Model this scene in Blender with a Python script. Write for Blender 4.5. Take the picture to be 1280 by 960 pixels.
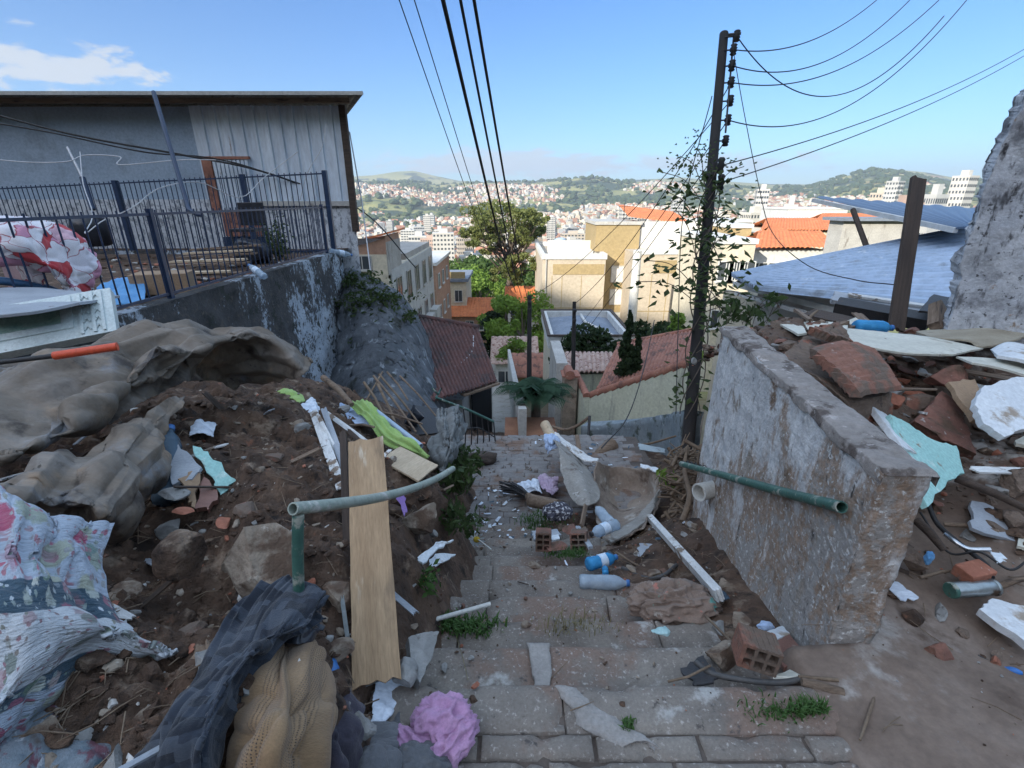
import bpy, bmesh, math, random
import numpy as np
from mathutils import Vector, Matrix
for o in list(bpy.data.objects): bpy.data.objects.remove(o)
SC = bpy.context.scene
COL = SC.collection
R_ = math.radians
# ---------------------------------------------------------------- camera
FPX, PITCH, CZ = 600.0, R_(21.0), 1.6
cd = bpy.data.cameras.new('camera'); cam = bpy.data.objects.new('camera', cd); COL.objects.link(cam)
cd.sensor_fit = 'HORIZONTAL'; cd.sensor_width = 36.0; cd.lens = 36.0*FPX/1280.0
cd.clip_start = 0.05; cd.clip_end = 30000
cam.location = (0, 0, CZ); cam.rotation_euler = (R_(90)-PITCH, 0, 0)
SC.camera = cam
# ---------------------------------------------------------------- light
SUN_EL, SUN_AZ = R_(23), R_(-38)     # the sun stands behind the camera, to the left
sun_dir = Vector((math.sin(SUN_AZ)*math.cos(SUN_EL), -math.cos(SUN_AZ)*math.cos(SUN_EL), math.sin(SUN_EL)))
sl = bpy.data.lights.new('sun', 'SUN'); sl.energy = 2.0; sl.angle = R_(0.5); sl.color = (1.0, 0.93, 0.80)
so = bpy.data.objects.new('sun', sl); COL.objects.link(so)
so.rotation_euler = sun_dir.to_track_quat('Z', 'Y').to_euler()
SC.view_settings.view_transform = 'Standard'; SC.view_settings.look = 'None'
SC.view_settings.exposure = 2.05; SC.view_settings.gamma = 1.0; SC.view_settings.use_curve_mapping = False
SC.cycles.volume_bounces = 0
wd = bpy.data.worlds.new('World'); SC.world = wd; wd.use_nodes = True

class NB:
    def __init__(s, nt): s.nt = nt
    def n(s, t, **kw):
        nd = s.nt.nodes.new(t)
        for k, v in kw.items(): setattr(nd, k, v)
        return nd
    def put(s, sock, v):
        if v is None: return
        if isinstance(v, bpy.types.NodeSocket): s.nt.links.new(v, sock)
        else:
            if isinstance(v, (tuple, list)) and len(v) == 3 and len(sock.default_value) == 4: v = (*v, 1)
            sock.default_value = v
    def math(s, op, a, b=None, c=None, clamp=False):
        nd = s.n('ShaderNodeMath', operation=op, use_clamp=clamp)
        for i, x in enumerate((a, b, c)): s.put(nd.inputs[i], x)
        return nd.outputs[0]
    def vmul(s, v, k):
        nd = s.n('ShaderNodeVectorMath', operation='MULTIPLY'); s.put(nd.inputs[0], v); s.put(nd.inputs[1], k); return nd.outputs[0]
    def vadd(s, v, k):
        nd = s.n('ShaderNodeVectorMath', operation='ADD'); s.put(nd.inputs[0], v); s.put(nd.inputs[1], k); return nd.outputs[0]
    def mix(s, f, a, b, bt='MIX'):
        nd = s.n('ShaderNodeMix', data_type='RGBA', blend_type=bt); nd.clamp_factor = True
        s.put(nd.inputs[0], f); s.put(nd.inputs[6], a); s.put(nd.inputs[7], b); return nd.outputs[2]
    def noise(s, vec, sc, det=5, ro=.55, dist=0, out=0):
        nd = s.n('ShaderNodeTexNoise'); s.put(nd.inputs['Vector'], vec); s.put(nd.inputs['Scale'], sc)
        s.put(nd.inputs['Detail'], det); s.put(nd.inputs['Roughness'], ro); s.put(nd.inputs['Distortion'], dist); return nd.outputs[out]
    def vor(s, vec, sc, feat='F1', rnd=1.0, out='Distance', dist='EUCLIDEAN'):
        nd = s.n('ShaderNodeTexVoronoi', feature=feat)
        if feat != 'DISTANCE_TO_EDGE': nd.distance = dist
        s.put(nd.inputs['Vector'], vec); s.put(nd.inputs['Scale'], sc); s.put(nd.inputs['Randomness'], rnd); return nd.outputs[out]
    def step(s, x, lo, hi):
        nd = s.n('ShaderNodeMapRange', interpolation_type='SMOOTHSTEP'); s.put(nd.inputs[0], x)
        s.put(nd.inputs[1], lo); s.put(nd.inputs[2], hi); s.put(nd.inputs[3], 0.0); s.put(nd.inputs[4], 1.0); return nd.outputs[0]
    def ramp(s, f, stops):
        nd = s.n('ShaderNodeValToRGB'); s.put(nd.inputs[0], f); e = nd.color_ramp.elements
        while len(e) > 1: e.remove(e[-1])
        e[0].position, e[0].color = stops[0][0], (*stops[0][1], 1)
        for p, c in stops[1:]:
            x = e.new(p); x.color = (*c, 1)
        return nd.outputs[0]
    def xyz(s, v):
        nd = s.n('ShaderNodeSeparateXYZ'); s.put(nd.inputs[0], v); return nd.outputs

# sky: Nishita with a few thin clouds to the left and along the horizon
nb = NB(wd.node_tree); wd.node_tree.nodes.clear()
sky = nb.n('ShaderNodeTexSky', sky_type='NISHITA', sun_disc=False, sun_elevation=SUN_EL)
sky.sun_rotation = math.atan2(sun_dir.x, sun_dir.y); sky.altitude = 700; sky.air_density = 1.0; sky.dust_density = 0.6; sky.ozone_density = 1.6
gen = nb.n('ShaderNodeTexCoord').outputs['Generated']
X, Y, Z = nb.xyz(gen)
az = nb.math('ARCTAN2', X, Y); el = nb.math('ARCSINE', Z)
def win(x, c, w): return nb.math('SUBTRACT', 1.0, nb.step(nb.math('ABSOLUTE', nb.math('SUBTRACT', x, c)), 0.0, w))
cn = nb.noise(nb.vmul(gen, (1, 1, 2.6)), 17, 7, .6, .3)
cn2 = nb.noise(nb.vmul(gen, (1, 1, 4.5)), 14, 7, .62, .2)
w1 = nb.math('MULTIPLY', win(az, -0.69, .30), win(el, .168, .075))
w2 = nb.math('MULTIPLY', win(az, -0.02, .48), win(el, .062, .05))
w3 = nb.math('MULTIPLY', win(az, .35, .35), win(el, .06, .035))
m1 = nb.step(nb.math('MULTIPLY_ADD', w1, .42, nb.math('SUBTRACT', cn, .40)),   .34, .50)
m2 = nb.step(nb.math('MULTIPLY_ADD', w2, .52, nb.math('SUBTRACT', cn2, .40)), .32, .52)
m3 = nb.step(nb.math('MULTIPLY_ADD', w3, .42, nb.math('SUBTRACT', cn, .40)), .30, .50)
cm = nb.math('MAXIMUM', nb.math('MAXIMUM', m1, nb.math('MULTIPLY', m2, .95)), nb.math('MULTIPLY', m3, .8))
tint = nb.ramp(nb.math('MULTIPLY', el, 1/1.5708, clamp=True), [(0, (.150, .20, .25)), (.05, (.150, .225, .30)), (.2, (.115, .215, .33)), (.36, (1.2, 1.0, .80)), (1, (3.1, 2.2, 1.48))])  # dims the visible sky, adds brighter, warmer light overhead to lift the shade
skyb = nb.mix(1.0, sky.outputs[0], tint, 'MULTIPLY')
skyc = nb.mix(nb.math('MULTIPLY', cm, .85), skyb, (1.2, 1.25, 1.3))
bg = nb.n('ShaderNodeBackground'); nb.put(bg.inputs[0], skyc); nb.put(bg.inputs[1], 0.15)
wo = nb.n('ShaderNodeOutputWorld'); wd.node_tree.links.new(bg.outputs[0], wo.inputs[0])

# ---------------------------------------------------------------- measuring helpers
cp, sp = math.cos(PITCH), math.sin(PITCH)
KS = 1.0      # size factor of small clutter (set per group below)
def W(u, v, s):
    x = (u-640)/FPX; y = (480-v)/FPX
    return Vector((x*s, (cp+y*sp)*s, CZ+(y*cp-sp)*s))
def G(u, v, z):
    y = (480-v)/FPX; return W(u, v, (z-CZ)/(y*cp-sp))
def VY(u, v, Y):
    y = (480-v)/FPX; return W(u, v, Y/(cp+y*sp))
def VX(u, v, X): return W(u, v, X*FPX/(u-640))
def V(*a): return Vector(a)

# ---------------------------------------------------------------- numpy noise
def _h(ix, iy, iz, seed):
    n = (ix*374761393 + iy*668265263 + iz*2147483647 + seed*1274126177) & 0xffffffff
    n = ((n ^ (n >> 13))*1274126177) & 0xffffffff
    n = ((n ^ (n >> 16))*2246822519) & 0xffffffff
    return ((n ^ (n >> 15)) & 0xffffff)/float(0xffffff)
def vn(P, seed=0):
    P = np.asarray(P, float); i = np.floor(P).astype(np.int64); f = P-i; f = f*f*f*(f*(f*6-15)+10)
    r = 0
    for dx in (0, 1):
        wx = f[..., 0] if dx else 1-f[..., 0]
        for dy in (0, 1):
            wy = f[..., 1] if dy else 1-f[..., 1]
            for dz in (0, 1):
                wz = f[..., 2] if dz else 1-f[..., 2]
                r = r + wx*wy*wz*_h(i[..., 0]+dx, i[..., 1]+dy, i[..., 2]+dz, seed)
    return r*2-1
def fbm(P, o=4, seed=0, gain=.5, ridge=False):
    P = np.asarray(P, float); a, t, r = 1.0, 0, 0
    for k in range(o):
        x = vn(P*(2.03**k)+17.3*k, seed+k)
        if ridge: x = 1-2*np.abs(x)
        r = r+a*x; t += a; a *= gain
    return r/t
def sst(x, a, b):
    t = np.clip((x-a)/(b-a), 0, 1); return t*t*(3-2*t)
def rbf(ctrl):
    A = np.array([tuple(c) for c in ctrl]); P = A[:, :2]; m = A[:, 2].mean()
    D = np.linalg.norm(P[:, None]-P[None], axis=2)
    w = np.linalg.solve(D+np.eye(len(P))*1e-4, A[:, 2]-m)
    def f(x, y):
        x = np.asarray(x, float); y = np.asarray(y, float)
        return m+(np.sqrt((x[..., None]-P[:, 0])**2+(y[..., None]-P[:, 1])**2)*w).sum(-1)
    return f

# ---------------------------------------------------------------- mesh builder
def gridf(xs, ys, Z):      # cheap height lookup on a computed grid
    import bisect
    xl, yl, Zl = list(map(float, xs)), list(map(float, ys)), np.asarray(Z).tolist()
    def f(x, y):
        x, y = float(x), float(y); i = min(max(bisect.bisect(xl, x)-1, 0), len(xl)-2); j = min(max(bisect.bisect(yl, y)-1, 0), len(yl)-2)
        a = min(max((x-xl[i])/(xl[i+1]-xl[i]), 0), 1); b = min(max((y-yl[j])/(yl[j+1]-yl[j]), 0), 1)
        return (Zl[j][i]*(1-a)+Zl[j][i+1]*a)*(1-b)+(Zl[j+1][i]*(1-a)+Zl[j+1][i+1]*a)*b
    return f
class Mb:
    def __init__(s): s.v = []; s.f = []; s.m = []; s.s = []; s.uv = []
    def add(s, vs, fs, m=0, smooth=False, uv=None):
        o = len(s.v); s.v += [(float(a[0]), float(a[1]), float(a[2])) for a in vs]
        s.uv += uv if uv else [(0, 0)]*len(vs)
        for f in fs: s.f.append(tuple(i+o for i in f)); s.m.append(m); s.s.append(smooth)
        return s
    def join(s, b, M=None, m=None):
        vs = b.v
        if M is not None: A_ = np.array(b.v); Mn = np.array(M); vs = (A_@Mn[:3, :3].T+Mn[:3, 3]).tolist()
        o = len(s.v); s.v += [tuple(v) for v in vs]; s.uv += b.uv
        for f, mm, ss in zip(b.f, b.m, b.s): s.f.append(tuple(i+o for i in f)); s.m.append(mm if m is None else m); s.s.append(ss)
        return s
    def box(s, a, b, M=None, m=0):
        x0, y0, z0 = a; x1, y1, z1 = b
        vs = [Vector(p) for p in ((x0,y0,z0),(x1,y0,z0),(x1,y1,z0),(x0,y1,z0),(x0,y0,z1),(x1,y0,z1),(x1,y1,z1),(x0,y1,z1))]
        if M is not None: vs = [M @ p for p in vs]
        return s.add(vs, [(0,3,2,1),(4,5,6,7),(0,1,5,4),(1,2,6,5),(2,3,7,6),(3,0,4,7)], m)
    def tube(s, pts, r, n=8, m=0, caps=True, hollow=0):
        pts = [Vector(p) for p in pts]; N = len(pts)
        rs = [q*KS for q in (r if isinstance(r, (list, tuple)) else [r]*N)]
        vs = []; u = None
        for i, p in enumerate(pts):
            d = (pts[min(i+1, N-1)]-pts[max(i-1, 0)]).normalized()
            if u is None:
                u = d.orthogonal().normalized()
            u = (u-d*u.dot(d)).normalized(); w = d.cross(u)
            for k in range(n):
                a = 2*math.pi*k/n; vs.append(p+(u*math.cos(a)+w*math.sin(a))*rs[i])
        fs = [(i*n+k, i*n+(k+1) % n, (i+1)*n+(k+1) % n, (i+1)*n+k) for i in range(N-1) for k in range(n)]
        s.add(vs, fs, m, True)
        if hollow:      # a pipe one can look into
            for i, dd in ((0, 1), (N-1, -1)):
                p = pts[i]; d = (pts[1]-pts[0] if i == 0 else pts[-1]-pts[-2]).normalized()*dd
                o = vs[i*n:(i+1)*n]; q = [p+(a-p)*hollow for a in o]; dq = [a+d*min(rs[i]*4, (pts[0]-pts[-1]).length*.45) for a in q]
                rv = list(o)+q+dq
                f2 = [(k, (k+1) % n, n+(k+1) % n, n+k) for k in range(n)]+[(n+k, n+(k+1) % n, 2*n+(k+1) % n, 2*n+k) for k in range(n)]+[tuple(range(2*n, 3*n))]
                if dd == -1: f2 = [f[::-1] for f in f2]
                s.add(rv, [f[::-1] for f in f2], m, False)
        elif caps: s.add(vs[:n], [tuple(range(n))[::-1]], m); s.add(vs[-n:], [tuple(range(n))], m)
        return s
    def lathe(s, prof, n=16, M=None, m=0, smooth=True):
        vs = [Vector((r*math.cos(2*math.pi*k/n), r*math.sin(2*math.pi*k/n), h)) for r, h in prof for k in range(n)]
        if M is not None: vs = [M @ p for p in vs]
        fs = [(i*n+k, i*n+(k+1) % n, (i+1)*n+(k+1) % n, (i+1)*n+k) for i in range(len(prof)-1) for k in range(n)]
        s.add(vs, fs, m, smooth); s.add(vs[:n], [tuple(range(n))[::-1]], m); s.add(vs[-n:], [tuple(range(n))], m)
        return s
    def grid(s, P, thick=0.0, m=0, smooth=True, uvs=(1, 1), m2=None):
        P = np.asarray(P, float); a, b = P.shape[:2]
        uv = [(j/(b-1)*uvs[0], i/(a-1)*uvs[1]) for i in range(a) for j in range(b)]
        fs = [(i*b+j, i*b+j+1, (i+1)*b+j+1, (i+1)*b+j) for i in range(a-1) for j in range(b-1)]
        s.add(P.reshape(-1, 3), fs, m, smooth, uv)
        if thick:
            du = np.gradient(P, axis=1); dv = np.gradient(P, axis=0); nn = np.cross(du, dv)
            nn /= np.linalg.norm(nn, axis=2, keepdims=True)+1e-12
            Q = P-nn*thick; s.add(Q.reshape(-1, 3), [f[::-1] for f in fs], m if m2 is None else m2, smooth, uv)
            o = len(s.v)-a*b; o0 = o-a*b
            ring = [j for j in range(b)]+[i*b+b-1 for i in range(1, a)]+[(a-1)*b+j for j in range(b-2, -1, -1)]+[i*b for i in range(a-2, 0, -1)]
            for k in range(len(ring)):
                p, q = ring[k], ring[(k+1) % len(ring)]
                s.f.append((o0+q, o0+p, o+p, o+q)); s.m.append(m); s.s.append(False)
        return s
    def prism(s, pts, off, m=0):
        pts = [Vector(p) for p in pts]; off = Vector(off); n = len(pts)
        return s.add(pts+[p+off for p in pts], [tuple(range(n))[::-1], tuple(range(n, 2*n))]+[(k, (k+1) % n, n+(k+1) % n, n+k) for k in range(n)], m)

_ico = {}
def ico(sub):
    if sub not in _ico:
        bm = bmesh.new(); bmesh.ops.create_icosphere(bm, subdivisions=sub, radius=1)
        _ico[sub] = (np.array([v.co[:] for v in bm.verts]), [tuple(v.index for v in f.verts) for f in bm.faces]); bm.free()
    return _ico[sub]
def rockmb(size, seed=0, sub=3, rough=.25, cuts=7, m=0, smooth=False):
    vs, fs = ico(sub); rn = np.random.RandomState(seed); P = vs.copy()
    for k in range(cuts):                       # chop flat faces off the lump
        d = rn.normal(size=3); d /= np.linalg.norm(d); c = rn.uniform(.38, .72)
        t = P@d; P = P-np.outer(np.maximum(t-c, 0), d)
    P = P*(1+rough*.5*fbm(vs*2.2+seed*3.1, 3, seed)[:, None])
    P = P*np.array(size)*KS
    mb = Mb(); mb.add(P, fs, m, smooth); return mb
def catm(C, n, ax):
    C = np.moveaxis(np.asarray(C, float), ax, 0); k = len(C)
    t = np.linspace(0, k-1, n); i = np.minimum(t.astype(int), k-2); f = (t-i).reshape((-1,)+(1,)*(C.ndim-1))
    E = np.concatenate([(2*C[0]-C[1])[None], C, (2*C[-1]-C[-2])[None]])
    a, b, c, d = E[i], E[i+1], E[i+2], E[i+3]
    r = .5*((2*b)+(-a+c)*f+(2*a-5*b+4*c-d)*f**2+(-a+3*b-3*c+d)*f**3)
    return np.moveaxis(r, 0, ax)
def patch(rows, M, N):      # rows of 3-D points -> fine smooth grid (M x N)
    return catm(catm(np.array([[tuple(p) for p in r] for r in rows]), M, 0), N, 1)
def bundle(size, seed, amp=.28, sub=5, f=2.2, flat=.0):
    # a bunched cloth: closed lump with deep folds
    vs, fs = ico(sub); w = vs+.5*np.stack([fbm(vs*1.4+3*k, 3, seed+k) for k in range(3)], -1)
    r = 1+amp*fbm(w*np.array([1, 1.7, 1])*f*.8, 2, seed, .4, True)+.02*fbm(vs*9, 2, seed)
    P = vs*r[:, None]*np.array(size)*KS; P[:, 2] = np.maximum(P[:, 2], -size[2]*KS*.6); mb = Mb(); mb.add(P, fs, 0, True); return mb
def crumple(P, amp, f=3, n=4, seed=0, warp=.15):
    # stiff sheet: straight sharp creases in many directions
    rn = np.random.RandomState(seed); Q = P+warp*np.stack([fbm(P*1.3+3*k, 2, seed+k) for k in range(3)], -1); t = 0; ws = 0
    for k in range(n):
        d = rn.normal(size=3); d /= np.linalg.norm(d); w = rn.uniform(.4, 1); x = Q@d*f*rn.uniform(.5, 1.6)+rn.uniform(0, 9)
        t = t+w*(2*np.abs(x-np.floor(x)-.5)-.5)*(.5+.5*vn(P*f*.5+k*5, seed+k)); ws += w
    return P+nrm(P)*(t/ws*amp*2.2)[..., None]
def pfold(P, amp, fu, fv, seed=0, o=2):
    # long soft folds laid out along the cloth itself
    a, b = P.shape[:2]; J, I = np.meshgrid(np.linspace(0, 1, b), np.linspace(0, 1, a)); wv = .18*fbm(np.stack([J*2, I*2, 0*I+seed], -1), 2, seed)
    return P+nrm(P)*(fbm(np.stack([(J+wv)*fu, (I+wv)*fv, 0*I+seed*.7], -1), o, seed, .4, True)*amp)[..., None]
def nrm(P):
    n = np.cross(np.gradient(P, axis=1), np.gradient(P, axis=0)); return n/(np.linalg.norm(n, axis=2, keepdims=True)+1e-12)
def wrinkle(P, amp, sc, seed=0, ridge=True, st=(1, 1, 1), o=3):
    return P+nrm(P)*(fbm(P*np.array(st)*sc, o, seed, .5, ridge)*amp)[..., None]
def ragged(P, amp, sc=12, seed=0):      # fray the four borders in the sheet's own surface
    a, b = P.shape[:2]; Q = P.copy()
    du = np.gradient(P, axis=1); dv = np.gradient(P, axis=0)
    du /= np.linalg.norm(du, axis=2, keepdims=True)+1e-9; dv /= np.linalg.norm(dv, axis=2, keepdims=True)+1e-9
    n = fbm(P*sc, 3, seed)[..., None]; n2 = fbm(P*sc+9, 3, seed+5)[..., None]
    wj = np.abs(np.linspace(-1, 1, b))[None, :, None]**6; wi = np.abs(np.linspace(-1, 1, a))[:, None, None]**6
    return Q+du*n*amp*wj+dv*n2*amp*wi

# ---------------------------------------------------------------- object making
ORG = {}
def mesh_of(mb, mats, name, off=None, bevel=0):
    me = bpy.data.meshes.new(name)
    vs = mb.v if off is None else [(v[0]-off[0], v[1]-off[1], v[2]-off[2]) for v in mb.v]
    me.from_pydata(vs, [], mb.f); 
    for m in (mats if isinstance(mats, (list, tuple)) else [mats]): me.materials.append(m)
    me.polygons.foreach_set('material_index', mb.m); me.polygons.foreach_set('use_smooth', mb.s)
    if any(u != (0, 0) for u in mb.uv):
        uvl = me.uv_layers.new(name='UVMap'); idx = np.zeros(len(me.loops), int); me.loops.foreach_get('vertex_index', idx)
        uvl.data.foreach_set('uv', np.array(mb.uv)[idx].ravel())
    if bevel:
        bm = bmesh.new(); bm.from_mesh(me)
        es = [e for e in bm.edges if len(e.link_faces) == 2 and e.calc_face_angle(0) > .6]
        bmesh.ops.bevel(bm, geom=es, offset=bevel, segments=2, affect='EDGES', profile=.6, clamp_overlap=True)
        bm.to_mesh(me); bm.free()
    me.update(); return me
def tag(o, label=None, cat=None, group=None, kind=None):
    if label: o['label'] = label
    if cat: o['category'] = cat
    if group: o['group'] = group
    if kind: o['kind'] = kind
    return o
def part(name, mb, mats, parent, bevel=0, label=None, kind=None):
    off = ORG.get(parent.name); o = bpy.data.objects.new(name, mesh_of(mb, mats, name, off, bevel)); COL.objects.link(o)
    o.parent = parent; ORG[o.name] = off; tag(o, label, kind=kind); return o
def T(name, label, cat, parts, mats=None, M=None, group=None, kind=None, bevel=0):
    """parts: one Mb, or a list of (name, Mb, mats[, bevel[, subparts]]). With M the meshes are local."""
    single = isinstance(parts, Mb)
    allv = np.array(parts.v if single else [v for p in parts for v in p[1].v])
    off = None
    if M is None:
        lo, hi = allv.min(0), allv.max(0); off = Vector(((lo[0]+hi[0])/2, (lo[1]+hi[1])/2, lo[2])); M = Matrix.Translation(off)
    if single: o = bpy.data.objects.new(name, mesh_of(parts, mats, name, off, bevel))
    else: o = bpy.data.objects.new(name, None); o.empty_display_size = .1
    COL.objects.link(o); o.matrix_world = M; ORG[o.name] = off; tag(o, label, cat, group, kind)
    if not single:
        for p in parts:
            c = part(p[0], p[1], p[2], o, p[3] if len(p) > 3 else 0)
            if len(p) > 4:
                for q in p[4]: part(q[0], q[1], q[2], c, q[3] if len(q) > 3 else 0)
    return o
def S(name, mb, mats, kind='structure', bevel=0):
    o = bpy.data.objects.new(name, mesh_of(mb, mats, name, None, bevel)); COL.objects.link(o); o['kind'] = kind; return o
def dup(root, M, label=None, group=None):
    r = root.copy(); COL.objects.link(r); r.matrix_world = M
    if label: r['label'] = label
    if group: r['group'] = group
    for ch in list(root.children):
        c = ch.copy(); COL.objects.link(c); c.parent = r
        for g in list(ch.children):
            d = g.copy(); COL.objects.link(d); d.parent = c
    return r
def frame(p, x, up=(0, 0, 1)):      # local X along x, local Z near up
    x = Vector(x).normalized(); up = Vector(up); y = up.cross(x)
    if y.length < 1e-4: y = Vector((0, 1, 0)).cross(x)
    y.normalize(); z = x.cross(y)
    return Matrix.Translation(Vector(p)) @ Matrix((x, y, z)).transposed().to_4x4()
def plankmb(L, w, t, seed=0, warp=.0, rag=.01, n=10):
    rn = random.Random(seed); P = np.zeros((7, n, 3))
    for i in range(7):
        for j in range(n):
            e = 0
            if j in (0, n-1): e = rn.uniform(-rag, rag)
            P[i, j] = (L*j/(n-1)+e, (i/6-.5)*w*(1+.02*rn.uniform(-1, 1)), warp*math.sin(j/(n-1)*math.pi)+warp*.5*math.sin(i/3))
    mb = Mb(); mb.grid(P[::-1], t, smooth=False, uvs=(w, L)); return mb
def plank(name, label, cat, p0, p1, w, t, mat, up=(0, 0, 1), seed=0, warp=0, rag=.012, group=None):
    p0, p1 = Vector(p0), Vector(p1); w *= KS; t *= KS
    return T(name, label, cat, plankmb((p1-p0).length, w, t, seed, warp, rag), mat, M=frame(p0, p1-p0, up), group=group)
def slabmb(pts2, t, seed=0, rag=.012, sub=5):   # ragged plate: outline in local XY, thickness down -Z
    rn = random.Random(seed); out = []
    for i, p in enumerate(pts2):
        q = pts2[(i+1) % len(pts2)]
        for k in range(sub):
            f = k/sub; a = rag if k else 0
            out.append(Vector((p[0]+(q[0]-p[0])*f+rn.uniform(-a, a), p[1]+(q[1]-p[1])*f+rn.uniform(-a, a), 0)))
    mb = Mb(); mb.prism([v+Vector((0, 0, -t)) for v in out], (0, 0, t)); return mb
def slab3(name, label, cat, pts, t, mat, seed=0, rag=.012, bevel=.003, group=None, mats2=None):
    """plate through three or more world points (the first three give the plane)"""
    t *= KS; pts = [Vector(p) for p in pts]; c = sum(pts, Vector())/len(pts)
    n = Vector()
    for i in range(len(pts)): n += (pts[i]-c).cross(pts[(i+1) % len(pts)]-c)
    n.normalize()
    if n.dot(Vector((0, 0, CZ))-c) < 0: n = -n; pts = pts[::-1]
    M = frame(c, pts[1]-pts[0], n); Mi = M.inverted(); l2 = [(Mi @ p)[:2] for p in pts]
    return T(name, label, cat, slabmb(l2, t, seed, rag), mat, M=M, bevel=bevel, group=group)
# ---------------------------------------------------------------- materials
def mat(name, cols, scale=4, stretch=(1, 1, 1), stains=(), rough=.85, bump=.35, bscale=70, bdist=.01, metal=0, coord='Object',
        rnd=0, trans=0, alpha=1, spec=None, pat=None, detail=6, translucent=0, sheen=0):
    m = bpy.data.materials.new(name); m.use_nodes = True; nt = m.node_tree; nt.nodes.clear(); b = NB(nt)
    tc = b.n('ShaderNodeTexCoord').outputs[coord]; vec = b.vmul(tc, stretch)
    f = b.noise(vec, scale, detail, .6)
    k = len(cols); col = b.ramp(f, [(.3+.4*i/max(k-1, 1), c) for i, c in enumerate(cols)]) if k > 1 else b.mix(0.0, cols[0], cols[0])
    h = b.noise(vec, bscale, 4, .65)
    if pat: col, h = pat(b, tc, col, h)
    for st in stains:
        sc, lo, hi = st[1], st[2], st[3]; sv = b.vmul(tc, st[4]) if len(st) > 4 else tc
        col = b.mix(b.step(b.noise(b.vadd(sv, (sc*.37, 1.7*sc, 3.1)), sc, 8, .62), lo, hi), col, st[0])
    fine = b.noise(vec, bscale*.8, 3, .7)
    col = b.mix(.55, col, b.ramp(fine, [(.25, (.62, .62, .62)), (.75, (1.3, 1.3, 1.3))]), 'MULTIPLY')
    if rnd:
        oi = b.n('ShaderNodeObjectInfo').outputs['Random']
        col = b.mix(1.0, col, b.ramp(oi, [(0, (1-rnd, 1-rnd*.9, 1-rnd*.8)), (.5, (1, 1, 1)), (1, (1+rnd*.6, 1+rnd*.3, 1))]), 'MULTIPLY')
    p = b.n('ShaderNodeBsdfPrincipled'); b.put(p.inputs['Base Color'], col)
    b.put(p.inputs['Roughness'], b.math('MULTIPLY_ADD', f, .2, rough-.1, clamp=True)); p.inputs['Metallic'].default_value = metal
    if spec is not None: p.inputs['Specular IOR Level'].default_value = spec
    if trans: p.inputs['Transmission Weight'].default_value = trans; p.inputs['IOR'].default_value = 1.15
    if sheen: p.inputs['Sheen Weight'].default_value = sheen
    if bump:
        bn = b.n('ShaderNodeBump'); bn.inputs['Strength'].default_value = bump; bn.inputs['Distance'].default_value = bdist
        b.put(bn.inputs['Height'], h); nt.links.new(bn.outputs[0], p.inputs['Normal'])
    out = b.n('ShaderNodeOutputMaterial'); sh = p.outputs[0]
    if translucent:
        tr = b.n('ShaderNodeBsdfTranslucent'); b.put(tr.inputs[0], col); mx = b.n('ShaderNodeMixShader'); mx.inputs[0].default_value = translucent
        nt.links.new(sh, mx.inputs[1]); nt.links.new(tr.outputs[0], mx.inputs[2]); sh = mx.outputs[0]
    nt.links.new(sh, out.inputs[0]); return m

def g(x, y=None, z=None): return (x, x if y is None else y, x if z is None else z)
DIRT = (.115, .075, .052)
M_ = {}
M_['soil'] = mat('soil', [(.035, .021, .014), (.088, .053, .035), (.15, .095, .063)], 5, stains=[((.25, .185, .135), 6, .56, .68), ((.022, .014, .010), 8, .55, .66), ((.19, .085, .05), 11, .62, .70)], rough=.95, bump=.9, bscale=45, bdist=.02)
def mudp(b, tc, col, h):
    z = b.math('ADD', b.xyz(tc)[2], b.math('MULTIPLY', b.noise(tc, 5, 5), .2)); return b.mix(b.step(z, .18, .26), col, (.10, .066, .047)), h
M_['mud'] = mat('mud_floor', [(.12, .084, .063), (.185, .137, .107), (.25, .20, .168)], 2.2, pat=mudp, stains=[((.36, .33, .30), 3.1, .54, .68), ((.11, .075, .055), 5, .58, .72), ((.30, .29, .26), 1.3, .55, .64)], rough=.88, bump=.5, bscale=40, bdist=.008)
M_['step'] = mat('weathered_concrete', [(.135, .115, .10), (.195, .172, .15), (.26, .232, .20)], 3, stains=[((.20, .14, .11), 2.3, .5, .62), ((.40, .37, .34), 60, .56, .7), ((.08, .07, .065), 26, .6, .72), ((.38, .37, .35), 4.5, .62, .70)], rough=.92, bump=.8, bscale=110, bdist=.006)
M_['grout'] = mat('joint_dirt', [(.08, .065, .055), (.13, .105, .09)], 8, rough=.95, bump=.5)
M_['mortar'] = mat('mortar_patch', [(.25, .235, .22), (.34, .325, .31)], 6, rough=.9, bump=.6, bscale=90)
def wallpat(b, tc, col, h):
    x, y, z = b.xyz(tc)
    k = b.math('ADD', b.noise(b.vmul(tc, (1, 1, .45)), 5, 8, .68), b.math('MULTIPLY', b.math('ADD', b.math('MULTIPLY', y, .75), b.math('SUBTRACT', z, 2.80)), -.24))
    c = b.mix(b.step(k, .50, .64), col, (.30, .215, .155)); c = b.mix(b.step(b.math('ADD', k, b.math('MULTIPLY', b.noise(tc, 30, 5, .7), .5)), .86, .98), c, (.33, .31, .29))
    return c, b.math('ADD', h, b.math('MULTIPLY', b.noise(tc, 14, 6, .6), 1.5))
M_['stainwall'] = mat('flaking_whitewash', [(.42, .43, .44), (.58, .58, .58), (.72, .72, .71)], 9, pat=wallpat,
    stains=[((.30, .26, .22), 9, .57, .66, (1, 1, .5)), ((.07, .06, .052), 12, .62, .70, (1.6, 1.6, .5)), ((.20, .135, .09), 3.2, .58, .66), ((.62, .62, .61), 45, .56, .66)], rough=.93, bump=.9, bscale=50, bdist=.012)
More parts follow.
